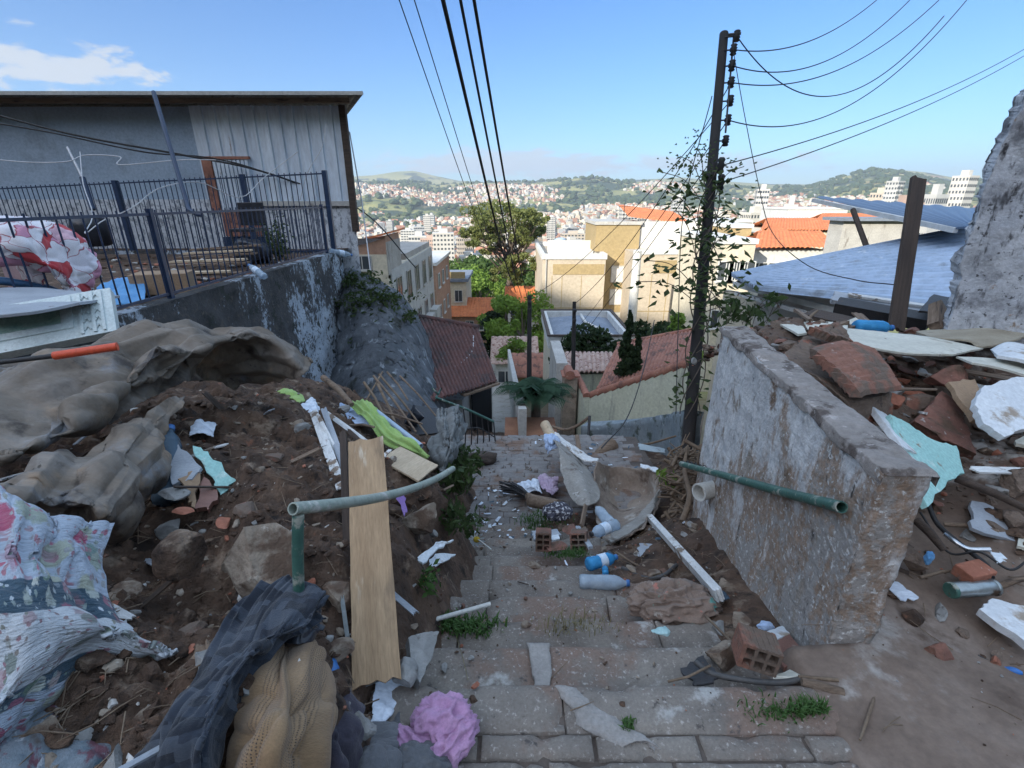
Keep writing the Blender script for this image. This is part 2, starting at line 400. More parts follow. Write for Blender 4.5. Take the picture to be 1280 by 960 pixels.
M_['capstone'] = mat('lichened_cement', [(.20, .18, .165), (.30, .27, .25)], 7, stains=[((.10, .08, .07), 9, .52, .62), ((.42, .38, .36), 16, .58, .66)], rough=.95, bump=1, bscale=40, bdist=.012)
def mouldp(b, tc, col, h):
    x, y, z = b.xyz(tc); big = b.math('ADD', b.noise(b.vmul(tc, (1, 1, .5)), 1.3, 4, .6), b.math('MULTIPLY', b.math('SUBTRACT', y, 1.0), .022))
    big = b.math('SUBTRACT', big, b.math('MULTIPLY', b.step(z, 2.6, 4.2), .10))
    k = b.math('ADD', b.math('MULTIPLY', big, .9), b.math('MULTIPLY', b.noise(b.vmul(tc, (1, 1, .7)), 16, 7, .7), .55))
    return b.mix(b.step(k, .69, .77), col, (.40, .46, .53)), b.math('ADD', h, k)
M_['mouldwall'] = mat('moulded_whitewash', [(.035, .036, .038), (.085, .085, .088)], 4, pat=mouldp, stains=[ ((.10, .09, .08), 11, .56, .64), ((.03, .035, .03), 3, .58, .64)], rough=.95, bump=.9, bscale=30, bdist=.02)
M_['rockface'] = mat('wet_rock', [(.05, .06, .07), (.09, .10, .115), (.15, .165, .18)], 1.6, (1, 1, .28), stains=[((.26, .29, .32), 4, .56, .68, (1.3, 1.3, .2)), ((.03, .035, .03), 3.5, .55, .65, (1, 1, .3))], rough=.8, bump=.8, bscale=14, bdist=.04)
M_['houseblue'] = mat('grey_blue_render', [(.30, .39, .50), (.38, .47, .57)], .7, stains=[((.25, .31, .38), 1.2, .50, .72)], bump=.3, bscale=20)
def whbase(b, tc, col, h): return b.mix(b.step(b.noise(b.vmul(tc, (1, 1, .6)), 9, 9, .72), .50, .58), col, (.26, .28, .31)), h
M_['whitebase'] = mat('peeling_white_render', [(.52, .55, .6), (.64, .67, .7)], 3, pat=whbase, bump=.5, bscale=25)
M_['zinc'] = mat('zinc_sheet', [(.60, .69, .80), (.72, .80, .88)], 2, (1, 1, .2), stains=[((.25, .2, .16), 3, .66, .74, (2, 2, .3))], rough=.42, metal=.25, bump=.12, bscale=15)
M_['roofblue'] = mat('weathered_aluminium', [(.29, .38, .51), (.39, .48, .61)], .9, stains=[((.24, .28, .33), 2, .56, .70), ((.30, .22, .17), 5, .66, .74), ((.6, .66, .72), 3, .62, .72)], rough=.55, metal=.1, bump=.1, bscale=10)
M_['asbestos'] = mat('fibre_cement', [(.24, .225, .20), (.33, .315, .29)], 5, stains=[((.14, .11, .09), 4, .53, .65), ((.45, .44, .42), 13, .6, .68)], rough=.93, bump=.5, bscale=60)
M_['navy'] = mat('navy_paint', [(.012, .028, .07), (.02, .045, .10)], 9, stains=[((.12, .06, .035), 30, .67, .73)], rough=.4, bump=.2, bscale=60)
M_['iron'] = mat('dark_iron', [(.018, .018, .02), (.04, .038, .04)], 12, stains=[((.11, .055, .03), 20, .62, .7)], rough=.6, bump=.3)
M_['black'] = mat('black_cable', [(.012, .012, .013), (.02, .02, .022)], 12, rough=.6, bump=.1)
M_['wire'] = mat('pale_wire', [(.45, .46, .48), (.6, .6, .62)], 12, rough=.5, metal=.3, bump=.1)
M_['greenpipe'] = mat('green_painted_pipe', [(.035, .105, .085), (.06, .15, .12)], 8, stains=[((.32, .34, .29), 14, .55, .63), ((.10, .06, .04), 22, .63, .70)], rough=.5, bump=.3, bscale=60)
M_['palepipe'] = mat('worn_green_grey_pipe', [(.22, .28, .24), (.36, .39, .34)], 8, stains=[((.13, .10, .07), 14, .6, .68), ((.50, .50, .46), 10, .58, .66)], rough=.55, bump=.3, bscale=60)
M_['brick'] = mat('hollow_clay', [(.27, .10, .06), (.38, .155, .10)], 9, stains=[((.20, .15, .12), 12, .56, .66), ((.48, .42, .38), 30, .64, .7)], rough=.93, bump=.8, bscale=60, bdist=.006)
M_['brickdirty'] = mat('dirty_clay', [(.20, .095, .065), (.29, .14, .10)], 6, stains=[((.15, .11, .085), 5, .50, .60), ((.36, .30, .26), 14, .62, .7)], rough=.95, bump=1, bscale=50, bdist=.01)
M_['brickdark'] = mat('sooty_brick', [(.16, .08, .06), (.25, .12, .09)], 7, stains=[(DIRT, 6, .5, .62), ((.36, .32, .30), 20, .63, .7)], rough=.95, bump=.9, bscale=45)
M_['masonry'] = mat('broken_masonry', [(.12, .09, .07), (.20, .145, .11)], 6, stains=[((.27, .11, .07), 4, .58, .64), ((.08, .06, .05), 9, .58, .66)], rough=.95, bump=1, bscale=35, bdist=.02)
M_['stone'] = mat('dusty_stone', [(.17, .135, .105), (.27, .22, .17), (.36, .30, .24)], 4, stains=[(DIRT, 5, .56, .66), ((.42, .37, .31), 20, .62, .7)], rough=.93, bump=.9, bscale=30, bdist=.015)
M_['greystone'] = mat('grey_stone', [(.18, .18, .175), (.33, .33, .32)], 6, stains=[((.10, .09, .08), 12, .57, .66)], rough=.9, bump=.9, bscale=40)
M_['ply'] = mat('plywood', [(.29, .185, .10), (.41, .28, .165)], 3, (.6, 5, 5), stains=[((.24, .165, .10), 2.5, .55, .68, (.7, 2, 2)), ((.56, .47, .36), 7, .58, .7, (.5, 3, 3))], rough=.75, bump=.35, bscale=30)
M_['palewood'] = mat('pale_board', [(.43, .33, .22), (.55, .44, .31)], 3, (.6, 4, 4), stains=[((.28, .20, .13), 4, .6, .7)], rough=.8, bump=.3, bscale=30)
M_['wood'] = mat('weathered_wood', [(.14, .095, .065), (.27, .20, .145)], 4, (.5, 9, 9), stains=[((.07, .05, .04), 4, .56, .66, (.6, 4, 4))], rough=.9, bump=.7, bscale=40)
M_['darkwood'] = mat('dark_old_timber', [(.045, .033, .028), (.10, .072, .055)], 4, (.5, 9, 9), rough=.92, bump=.7, bscale=30)
M_['twig'] = mat('dry_twigs', [(.11, .075, .052), (.24, .18, .125)], 8, rough=.95, bump=.4)
M_['whitepaint'] = mat('chipped_white_paint', [(.55, .56, .56), (.70, .71, .70)], 6, (.7, 3, 3), stains=[((.20, .15, .11), 9, .56, .62), ((.35, .32, .28), 5, .6, .68)], rough=.7, bump=.5, bscale=40)
M_['paper'] = mat('wet_paper', [(.55, .62, .72), (.70, .76, .84)], 8, (1, 3, 1), stains=[((.3, .28, .27), 11, .62, .7)], rough=.8, bump=.5, bscale=20)
M_['mint'] = mat('mint_plaster', [(.30, .55, .52), (.37, .63, .60)], 3, stains=[((.26, .25, .20), 8, .62, .68), ((.48, .66, .62), 14, .60, .68), ((.36, .34, .28), 25, .66, .7)], rough=.9, bump=.5, bscale=60)
M_['slabwhite'] = mat('glazed_white_slab', [(.58, .62, .66), (.70, .73, .75)], 3, stains=[((.33, .27, .21), 5, .60, .70), ((.12, .09, .07), 10, .66, .71)], rough=.6, bump=.3, bscale=40)
M_['creamboard'] = mat('cream_board', [(.50, .49, .42), (.62, .61, .53)], 2, (1, 3, 3), stains=[((.28, .24, .18), 4, .57, .68), ((.14, .11, .085), 9, .64, .7)], rough=.7, bump=.4, bscale=30)
M_['greyboard'] = mat('grey_board', [(.26, .29, .33), (.38, .41, .45)], 3, (1, 3, 3), stains=[((.13, .11, .10), 6, .6, .68)], rough=.6, bump=.3)
M_['ceramic'] = mat('ceramic_tile', [(.52, .50, .47), (.62, .60, .57)], 3, stains=[(DIRT, 8, .58, .68)], rough=.3, bump=.15)
M_['ceramicbrown'] = mat('brown_tile', [(.18, .085, .065), (.26, .135, .105)], 5, (1, 6, 1), stains=[((.3, .24, .2), 9, .6, .68)], rough=.4, bump=.3)
M_['tanside'] = mat('tan_side', [(.28, .19, .12), (.36, .25, .16)], 5, rough=.85, bump=.3)
M_['bluepvc'] = mat('blue_pipe_plastic', [(.30, .40, .52), (.40, .50, .60)], 5, stains=[(DIRT, 7, .6, .7)], rough=.45, bump=.1)
M_['whitepvc'] = mat('white_pipe_plastic', [(.50, .50, .47), (.62, .62, .58)], 5, stains=[((.28, .2, .15), 7, .55, .68)], rough=.5, bump=.1)
M_['darkhose'] = mat('dark_hose', [(.04, .04, .042), (.09, .085, .08)], 9, rough=.6, bump=.2)
M_['pet'] = mat('bottle_plastic', [(.50, .64, .78), (.66, .77, .86)], 9, rough=.16, bump=.25, bscale=25, trans=.55, spec=.7)
M_['petdark'] = mat('dim_bottle_plastic', [(.10, .16, .22), (.15, .22, .29)], 9, rough=.2, bump=.2, bscale=25, trans=.45)
M_['petblue'] = mat('blue_bottle_plastic', [(.05, .30, .62), (.10, .42, .75)], 9, rough=.2, bump=.2, bscale=25, trans=.3)
M_['cap'] = mat('blue_bottle_cap', [(.03, .13, .38), (.05, .18, .45)], 9, rough=.4, bump=.1)
M_['label'] = mat('bottle_label', [(.45, .62, .80), (.70, .75, .80)], 18, rough=.5, bump=.1)
M_['steel'] = mat('dull_steel', [(.28, .32, .33), (.40, .44, .45)], 6, stains=[(DIRT, 9, .6, .7)], rough=.32, metal=.7, bump=.1)
M_['orange'] = mat('orange_grip', [(.62, .075, .03), (.72, .11, .045)], 9, rough=.5, bump=.2)
M_['bluegrip'] = mat('blue_grip', [(.02, .12, .38), (.03, .17, .5)], 9, rough=.35, bump=.1)
M_['styro'] = mat('white_foam', [(.60, .66, .72), (.72, .77, .80)], 12, stains=[((.3, .25, .2), 9, .6, .7)], rough=.85, bump=.3)
def cl(name, cols, sc=6, **k):
    k.setdefault('rough', .95); k.setdefault('bump', .35); k.setdefault('bscale', 160); k.setdefault('sheen', .15)
    return mat(name, cols, sc, **k)
M_['lime'] = cl('lime_cloth', [(.22, .36, .09), (.36, .50, .16)])
M_['lilac'] = cl('lilac_cloth', [(.38, .20, .36), (.50, .30, .46)])
M_['paleblue'] = cl('pale_blue_cloth', [(.34, .46, .66), (.46, .56, .74)])
M_['blueshirt'] = cl('blue_cloth', [(.08, .25, .52), (.13, .36, .66)])
M_['greycloth'] = cl('grey_cloth', [(.07, .075, .085), (.13, .135, .145)], stains=[((.17, .125, .09), 7, .55, .68)])
M_['browncloth'] = cl('muddy_cloth', [(.16, .115, .09), (.26, .19, .15)], stains=[((.10, .30, .27), 11, .63, .68), ((.42, .16, .12), 9, .62, .68), ((.4, .36, .32), 15, .62, .7)])
M_['purple'] = cl('purple_cloth', [(.22, .13, .38), (.3, .2, .48)])
M_['darkplastic'] = mat('black_bag_plastic', [(.012, .014, .02), (.03, .034, .045)], 8, rough=.35, bump=.3, bscale=25)
M_['tarp'] = mat('muddy_tarpaulin', [(.10, .085, .068), (.17, .14, .11), (.22, .20, .18)], 2.5, (1, 2.5, 1.5), stains=[((.26, .19, .13), 3.2, .54, .66), ((.055, .042, .034), 4.5, .52, .64), ((.20, .225, .26), 2.0, .58, .70), ((.05, .04, .03), 14, .66, .72)], rough=.6, bump=.5, bscale=18, bdist=.012)
M_['greytarp'] = mat('grey_sheeting', [(.10, .11, .11), (.19, .195, .19)], 5, (1, 1, .4), stains=[((.05, .045, .04), 6, .56, .66)], rough=.8, bump=.5, bscale=25)
def camo(b, tc, col, h):
    v = b.vor(b.vmul(tc, (1, 1.7, 1)), 11, out='Color', dist='CHEBYCHEV'); r = b.xyz(v)[0]
    return b.ramp(r, [(0, (.008, .012, .020)), (.35, (.010, .014, .024)), (.42, (.020, .028, .044)), (.7, (.022, .030, .046)), (.78, (.045, .056, .075))]), h
M_['camo'] = cl('blue_camouflage_cloth', [(.02, .03, .05), (.05, .06, .09)], coord='UV', pat=camo)
def knit(b, tc, col, h):
    w = b.vadd(b.vmul(tc, (1, 1, 1)), b.vmul(b.noise(tc, 7, 2, out=1), (.03, .03, 0)))
    d = b.vor(w, 120, rnd=.12); k = b.step(d, .12, .26)
    ch = b.math('SINE', b.math('MULTIPLY', b.xyz(w)[0], 42)); k = b.math('MAXIMUM', k, b.step(ch, .1, .5))
    return b.mix(k, (.04, .022, .012), col), b.math('ADD', b.math('MULTIPLY', k, 1.2), b.math('MULTIPLY', h, .3))
M_['knit'] = cl('brown_openwork_knit', [(.20, .125, .065), (.30, .195, .105)], coord='UV', pat=knit, bump=.8)
def quilt(b, tc, col, h):
    x, y, z = b.xyz(tc); wob = b.math('MULTIPLY', b.noise(tc, 3, 3), .06)
    def flowers(base, sc, th, cols, seed):
        vv = b.vadd(b.vadd(tc, (seed, seed*.7, 0)), b.vmul(b.noise(tc, 26, 4, out=1), (.035, .035, 0)))
        d = b.vor(vv, sc); c = b.vor(vv, sc, out='Color'); r = b.xyz(c)[0]
        pet = b.noise(vv, sc*5, 3, .6); th2 = b.math('MULTIPLY', b.math('ADD', .5, pet), th)
        return b.mix(b.math('MULTIPLY', b.math('SUBTRACT', 1.0, b.step(d, b.math('MULTIPLY', th2, .7), th2)), b.step(r, .25, .3)), base, b.ramp(b.xyz(c)[1], cols))
    white = flowers(flowers((.38, .44, .52), 7, .50, [(0, (.32, .06, .12)), (.35, (.35, .10, .16)), (.5, (.16, .24, .22)), (1, (.40, .42, .34))], 0), 24, .42, [(0, (.3, .34, .34)), (.6, (.38, .12, .18)), (1, (.25, .33, .30))], 3)
    blue = flowers(flowers((.045, .085, .12), 12, .55, [(0, (.48, .52, .46)), (.4, (.26, .07, .13)), (.7, (.13, .2, .15)), (1, (.5, .52, .5))], 5), 30, .4, [(0, (.1, .16, .12)), (1, (.5, .55, .6))], 8)
    cream = flowers(flowers((.50, .53, .56), 10, .45, [(0, (.28, .1, .15)), (.5, (.2, .27, .24)), (1, (.42, .30, .33))], 11), 26, .35, [(0, (.2, .25, .2)), (1, (.32, .16, .2))], 13)
    t = b.math('FRACT', b.math('ADD', b.math('MULTIPLY', y, .95), wob))
    c = b.mix(b.step(t, .40, .405), white, blue); c = b.mix(b.step(t, .53, .535), c, cream); c = b.mix(b.step(t, .92, .925), c, blue)
    q = b.noise(b.vmul(tc, (1, 4, 1)), 16, 3, .5)
    return c, b.math('ADD', b.math('MULTIPLY', q, 1.4), b.math('MULTIPLY', h, .2))
M_['quilt'] = cl('floral_quilt_print', [(.5, .5, .5), (.6, .6, .6)], coord='UV', pat=quilt, bump=.9)
def pinkp(b, tc, col, h):
    v = b.vadd(tc, b.vmul(b.noise(tc, 5, 2, out=1), (.2, .2, 0))); c = b.xyz(b.vor(v, 5, out='Color'))[0]; e = b.vor(v, 5, feat='DISTANCE_TO_EDGE')
    base = b.ramp(c, [(0, (.72, .70, .74)), (.38, (.72, .70, .74)), (.42, (.62, .30, .42)), (.66, (.70, .45, .52)), (.7, (.50, .05, .06)), (.86, (.50, .05, .06)), (.88, (.66, .64, .7))])
    base.node.color_ramp.interpolation = 'CONSTANT'
    return b.mix(b.step(e, .0, .03), (.32, .04, .06), base), h
M_['pinkprint'] = cl('pink_and_red_print', [(.5, .5, .5), (.6, .6, .6)], coord='UV', pat=pinkp)
def smallprint(b, tc, col, h):
    d = b.vor(tc, 40); return b.mix(b.step(d, .3, .4), (.05, .05, .09), (.50, .50, .55)), h
M_['printcloth'] = cl('black_and_white_print', [(.5, .5, .5), (.6, .6, .6)], coord='UV', pat=smallprint)
M_['tilepattern'] = mat('green_marbled_tile', [(.20, .33, .28), (.36, .48, .42)], 14, rough=.35, bump=.1)
M_['tilewhite'] = mat('moulded_white_tile', [(.50, .58, .58), (.62, .68, .67)], 5, stains=[(DIRT, 9, .66, .72)], rough=.4, bump=.15)
# vegetation, houses
def leafm(name, a, c, sc=3): return mat(name, [a, c], sc, rough=.7, bump=0, translucent=.35, spec=.3, rnd=.12)
M_['leaf'] = leafm('leaf_green', (.045, .085, .02), (.10, .17, .045))
M_['leafbright'] = leafm('bright_leaf_green', (.13, .22, .035), (.24, .36, .07), .8)
M_['leafdark'] = leafm('dark_leaf_green', (.018, .035, .014), (.045, .075, .03))
M_['leafpine'] = leafm('olive_leaf_green', (.09, .12, .035), (.21, .23, .08), .5)
M_['vine'] = leafm('vine_leaf', (.03, .055, .018), (.075, .11, .035), 6)
M_['grass'] = leafm('weed_green', (.055, .12, .03), (.11, .20, .06))
M_['drygrass'] = leafm('dry_grass', (.17, .15, .08), (.28, .25, .14))
M_['bark'] = mat('bark', [(.07, .055, .045), (.14, .11, .09)], 5, (1, 1, .3), rough=.95, bump=.8, bscale=25)
M_['poleblack'] = mat('tarred_pole', [(.012, .011, .012), (.03, .027, .026)], 6, (1, 1, .2), rough=.85, bump=.7, bscale=20)
def tilep(b, tc, col, h): return col, h
M_['tiledark'] = mat('dark_clay_roof', [(.075, .040, .038), (.14, .066, .058)], 3, stains=[((.06, .045, .045), 2.2, .52, .64), ((.28, .19, .16), 12, .62, .7)], rough=.9, bump=.5, bscale=20)
M_['tilered'] = mat('clay_roof', [(.25, .105, .075), (.38, .18, .125)], 2.5, stains=[((.14, .075, .06), 2.6, .52, .64), ((.42, .30, .24), 10, .62, .7)], rough=.9, bump=.5, bscale=20)
M_['tilewhitered'] = mat('whitened_clay_roof', [(.36, .24, .20), (.50, .38, .32)], 3, stains=[((.2, .1, .08), 4, .52, .6)], rough=.9, bump=.5, bscale=20)
M_['orangeroof'] = mat('orange_clay_roof', [(.52, .15, .055), (.66, .23, .09)], 1.5, stains=[((.35, .13, .07), 1.2, .6, .7)], rough=.85, bump=.3, bscale=5)
M_['cream'] = mat('cream_render', [(.56, .50, .385), (.64, .58, .455)], .8, stains=[((.42, .38, .30), 1.4, .60, .72, (1, 1, .3))], rough=.9, bump=.1, bscale=6)
M_['beige'] = mat('beige_panel', [(.45, .385, .30), (.52, .445, .35)], .35, stains=[((.42, .36, .28), .7, .60, .75, (1, 1, .25))], rough=.85, bump=.05, bscale=5)
M_['ochre'] = mat('ochre_render', [(.33, .25, .125), (.39, .295, .155)], .5, stains=[((.30, .22, .11), .8, .60, .75, (1, 1, .25))], rough=.85, bump=.05, bscale=5)
M_['creamwall'] = mat('cream_garden_wall', [(.50, .52, .40), (.60, .62, .50)], 1.1, stains=[((.32, .33, .28), 2.2, .55, .68, (1.5, 1.5, .15)), ((.16, .15, .13), 5, .66, .74, (1.5, 1.5, .3))], rough=.9, bump=.2, bscale=20)
M_['white'] = mat('white_render', [(.54, .54, .52), (.64, .64, .62)], .5, stains=[((.5, .48, .44), 1, .62, .75, (1, 1, .3))], rough=.85, bump=.05, bscale=5)
M_['pink'] = mat('pinkish_brick', [(.34, .20, .14), (.44, .27, .19)], 1, stains=[((.5, .42, .36), 2, .6, .7)], rough=.9, bump=.3, bscale=8)
M_['blockwall'] = mat('bare_block_render', [(.30, .28, .25), (.42, .39, .35)], 1, stains=[((.2, .18, .16), 2, .6, .7, (1, 1, .3))], rough=.9, bump=.3, bscale=8)
M_['glass'] = mat('dark_window_pane', [(.035, .045, .055), (.08, .09, .10)], .7, rough=.15, bump=0)
M_['dark'] = mat('painted_interior_shade', [(.012, .012, .014), (.02, .02, .022)], 5, rough=.9, bump=0)  # near-black colour stands in for the shade inside an opening
M_['shutter'] = mat('brown_louvre', [(.16, .07, .045), (.24, .11, .07)], 6, rough=.7, bump=.3)
M_['bluegrey'] = mat('blue_grey_slab_roof', [(.15, .18, .23), (.24, .27, .32)], 1.5, stains=[((.45, .46, .48), 1.6, .66, .7)], rough=.7, bump=.2, bscale=10)
M_['concrete'] = mat('pale_concrete', [(.38, .37, .35), (.50, .49, .46)], 2, stains=[((.22, .2, .18), 3, .58, .7, (1, 1, .3))], rough=.9, bump=.3, bscale=20)
M_['planter'] = mat('rusty_steel_sheet', [(.20, .09, .05), (.30, .15, .085)], 4, rough=.8, bump=.3)
def citywall(b, tc, col, h):
    oi = b.n('ShaderNodeObjectInfo').outputs['Random']
    c = b.ramp(oi, [(0, (.50, .47, .41)), (.22, (.44, .36, .27)), (.36, (.50, .45, .36)), (.5, (.34, .20, .14)), (.62, (.54, .51, .46)), (.74, (.36, .37, .38)), (.86, (.50, .39, .22)), (1, (.52, .50, .46))])
    c.node.color_ramp.interpolation = 'CONSTANT'; return b.mix(.25, c, col), h
M_['citywall'] = mat('city_render', [(.45, .43, .40), (.62, .60, .56)], .15, pat=citywall, bump=0)
M_['citywhite'] = mat('city_white_render', [(.42, .41, .385), (.54, .53, .50)], .05, bump=0, rnd=.15)
M_['cityroof'] = mat('city_clay_roof', [(.32, .14, .085), (.44, .22, .14)], .2, bump=0, rnd=.3)
def mixedwall(b, tc, col, h):
    c = b.ramp(b.xyz(b.vor(tc, .04, out='Color'))[0], [(0, (.52, .49, .43)), (.3, (.44, .36, .27)), (.45, (.36, .21, .145)), (.62, (.52, .47, .38)), (.85, (.38, .39, .39))]); c.node.color_ramp.interpolation = 'CONSTANT'
    return c, h
M_['citymixed'] = mat('hill_house_render', [(.4, .4, .4), (.6, .6, .6)], .1, pat=mixedwall, bump=0)
def nearsoil(b, tc, col, h):
    nd = b.n('ShaderNodeVectorMath', operation='LENGTH'); b.put(nd.inputs[0], tc); return b.mix(b.step(nd.outputs['Value'], 14, 40), (.13, .09, .065), col), h
M_['terrain'] = mat('hill_ground', [(.15, .17, .055), (.25, .24, .085), (.34, .30, .13)], .0045, pat=nearsoil, stains=[((.030, .050, .022), .006, .50, .56), ((.26, .20, .10), .005, .60, .68), ((.28, .14, .08), .002, .67, .70)], rough=.95, bump=.6, bscale=.12, bdist=4)
# ---------------------------------------------------------------- terrain
PY = np.array([-5, 1.2, 3.9, 6.6, 12, 20, 30, 60, 84, 150, 300, 700, 1200, 1800])
PZ = np.array([-.4, -.4, -1.9, -2.2, -4.9, -7.1, -10.5, -15.7, -19, -31, -45, -60, -52, -22.])
RU = np.array([300, 400, 440, 470, 500, 520, 545, 575, 640, 700, 740, 800, 850, 900, 960, 1010, 1045, 1080, 1110, 1150, 1180, 1225, 1255, 1280, 1400])
RV1 = np.array([232, 230, 230, 231, 229, 228, 231, 229, 228, 226, 226, 229, 232, 236, 236, 235, 226, 219, 222, 229, 235, 232, 222, 205, 180.])
RV2 = np.array([226, 224, 222, 220, 215, 214, 220, 226, 230, 231, 228, 225, 223, 228, 232, 233, 229, 226, 219, 223, 228, 234, 234, 234, 230.])
def elev(v): 
    y = (480-v)/FPX; return (y*cp-sp)/(cp+y*sp)
def tz(x, y):
    x = np.asarray(x, float); y = np.asarray(y, float)
    r = np.hypot(x, y); a = np.arctan2(x, y); aa = np.abs(a)
    f = 1-sst(aa, R_(58), R_(98))
    u = 640+FPX*np.tan(np.clip(a, -1.2, 1.2))*(cp+.38*sp)
    rr = np.where(r < 150, np.minimum(r, np.maximum(y, 0)+0*r+1e-3)*(1)+0*r, r); rr = np.where(r < 150, np.maximum(y, 0), r)
    rr = r*sst(r, 60, 150)+np.maximum(y, 0)*(1-sst(r, 60, 150))
    zf = np.interp(rr, PY, PZ)
    e1 = elev(np.interp(u, RU, RV1)); e2 = elev(np.interp(u, RU, RV2))
    P = np.stack([x/420, y/420, 0*x], -1)
    n = fbm(P, 5, 3); n2 = fbm(P*3.1+5, 4, 9)
    t1 = sst(r, 1500, 2900); t2 = 1-sst(r, 2900, 3500)
    z1 = zf*(1-t1)+e1*2900*t1+n*42*sst(r, 1000, 1900)*(1-sst(r, 2500, 2850))+n2*10*sst(r, 900, 1600)*(1-sst(r, 2600, 2880))
    z1 = z1*t2+(-60)*(1-t2)
    z2 = e2*4600*sst(r, 3500, 4600)*(1-sst(r, 4600, 6800)*1.2)+n*25*sst(r, 3500, 4200)*(1-sst(r, 4200, 4600))
    zF = np.where(r > 3200, np.maximum(z1, z2-60*(1-sst(r, 3500, 4300))), z1)
    zB = np.interp(r, [0, 3, 12, 150, 170, 400, 7000], [-.4, -.4, 5, 72, 75, 77, 60])  # unseen hill behind the camera, its height set to shade the foreground
    zB = zB+(vn(np.stack([x/9, y/9, 0*x], -1), 4)*1.5)*sst(r, 12, 25)
    return zF*f+zB*(1-f)
angs = np.concatenate([np.linspace(-64, 64, 380), np.linspace(68, 292, 50)[0:]])
rad = np.concatenate([[.4, 1, 1.7], np.geomspace(2.6, 7000, 290)])
A, Rr = np.meshgrid(np.radians(angs), rad)
gx, gy = Rr*np.sin(A), Rr*np.cos(A); gz = tz(gx, gy)
mb = Mb(); Pg = np.stack([gx, gy, gz], -1); na = len(angs)
vs = Pg.reshape(-1, 3); fs = [(i*na+j, i*na+(j+1) % na, (i+1)*na+(j+1) % na, (i+1)*na+j) for i in range(len(rad)-1) for j in range(na)]
fs.append(tuple(range(na))); mb.add(vs, [f[::-1] for f in fs], 0, True); S('terrain', mb, M_['terrain'])

# ---------------------------------------------------------------- city far away
rn = random.Random(11)
def hutmb(w, d, h, gable):
    m = Mb(); m.box((-w/2, -d/2, -4), (w/2, d/2, h), m=0)
    if gable:
        o = .4; r = h+.28*w
        m.prism([(-w/2-o, -d/2-o, h-.1), (w/2+o, -d/2-o, h-.1), (0, -d/2-o, r)], (0, d+2*o, 0), 1)
    else:
        m.box((-w/2+.1, -d/2+.1, h), (w/2-.1, d/2-.1, h+.35), m=0)
        m.box((-w*.2, -d*.2, h+.35), (w*.25, d*.25, h+2.2), m=0)
    for s in (-1, 1):
        for fl in range(max(1, int(h/3))):
            for k in (-.28, .05, .3): m.box((k*w-.55, s*(d/2+.03)-.03, fl*3+1), (k*w+.55, s*(d/2+.03)+.03, fl*3+2.3), m=2)
            m.box((s*(w/2+.03)-.03, -.6, fl*3+1), (s*(w/2+.03)+.03, .6, fl*3+2.3), m=2)
    return m
hm = [M_['citywall'], M_['cityroof'], M_['glass']]
protos = [mesh_of(hutmb(*a), hm, 'house') for a in ((9, 11, 6, 1), (8, 9, 3.4, 1), (10, 12, 6.4, 0), (9, 10, 9, 0), (13, 10, 6, 1), (8, 12, 6, 0))]
def cityrad(lo, hi): return math.sqrt(rn.uniform(lo*lo, hi*hi))
def dens(x, y): return float(fbm(np.array([[x/330, y/330, 2.2]]), 4, 21)[0])
spots = []
while len(spots) < 4600:
    a = R_(rn.uniform(-20, 44)); r = cityrad(330, 2500)
    x, y = r*math.sin(a), r*math.cos(a)
    lim = -.45 if r < 1300 else (-.12 if r < 2000 else .06)
    if dens(x, y) < lim: continue
    spots.append((r, x, y, rn.uniform(0, 3.14)))
spots.sort()
for i, (r, x, y, ro) in enumerate(spots[:290]):
    o = bpy.data.objects.new('house', protos[rn.randrange(6)]); COL.objects.link(o)
    o.location = (x, y, float(tz(x, y))); o.rotation_euler[2] = ro; k = rn.uniform(.85, 1.3); o.scale = (k, k, k*rn.uniform(.9, 1.3))
    tag(o, 'small pale house, one of hundreds packed across the valley and lower hillside', 'house', 'small houses packed across the valley')
far = Mb()
pm = [hutmb(9, 11, 6, 1), hutmb(8, 9, 3.4, 1), hutmb(10, 12, 6.4, 0), hutmb(9, 10, 9, 0)]
for p_ in pm:     # far copies without window boxes
    keep = [i for i in range(len(p_.f)) if p_.m[i] != 2]; p_.f = [p_.f[i] for i in keep]; p_.m = [p_.m[i] for i in keep]; p_.s = [p_.s[i] for i in keep]
for (r, x, y, ro) in spots[290:]:
    k = rn.uniform(.8, 1.35); far.join(pm[rn.randrange(4)], Matrix.Translation((x, y, float(tz(x, y)))) @ Matrix.Rotation(ro, 4, 'Z') @ Matrix.Scale(k, 4))
fo = S('distant_houses', far, [M_['citymixed'], M_['cityroof'], M_['glass']], 'stuff')
tag(fo, 'mass of tiny houses spreading up the far green hillsides', 'houses')
# woods between the houses
wd_ = Mb(); c = 0
iv, iff = ico(2); iv1, if1 = ico(1)
while c < 2600:
    a = R_(rn.uniform(-24, 46)); r = cityrad(300, 3300); x, y = r*math.sin(a), r*math.cos(a)
    dd = dens(x, y)
    if dd > (-.25 if r < 1300 else -.05 if r < 2000 else .1) and rn.random() > .10: continue
    s_ = rn.uniform(5, 11)*(1.5 if r > 1600 else 1); c += 1; z = float(tz(x, y))
    sd = np.array([rn.uniform(.8, 1.2), rn.uniform(.8, 1.2), rn.uniform(.55, .9)])*s_
    vv = iv if r < 1000 else iv1
    Pq = vv*(1+.35*fbm(vv*2+c, 2, 5)[:, None])*sd+np.array([x, y, z+s_*.35]); wd_.add(Pq, iff if r < 1000 else if1, 0, False)
wo_ = S('distant_woods', wd_, mat('far_foliage', [(.025, .045, .018), (.06, .085, .03)], .03, bump=.5, bscale=.8, bdist=.8), 'stuff'); tag(wo_, 'dark green woods and trees between the far houses', 'woods')

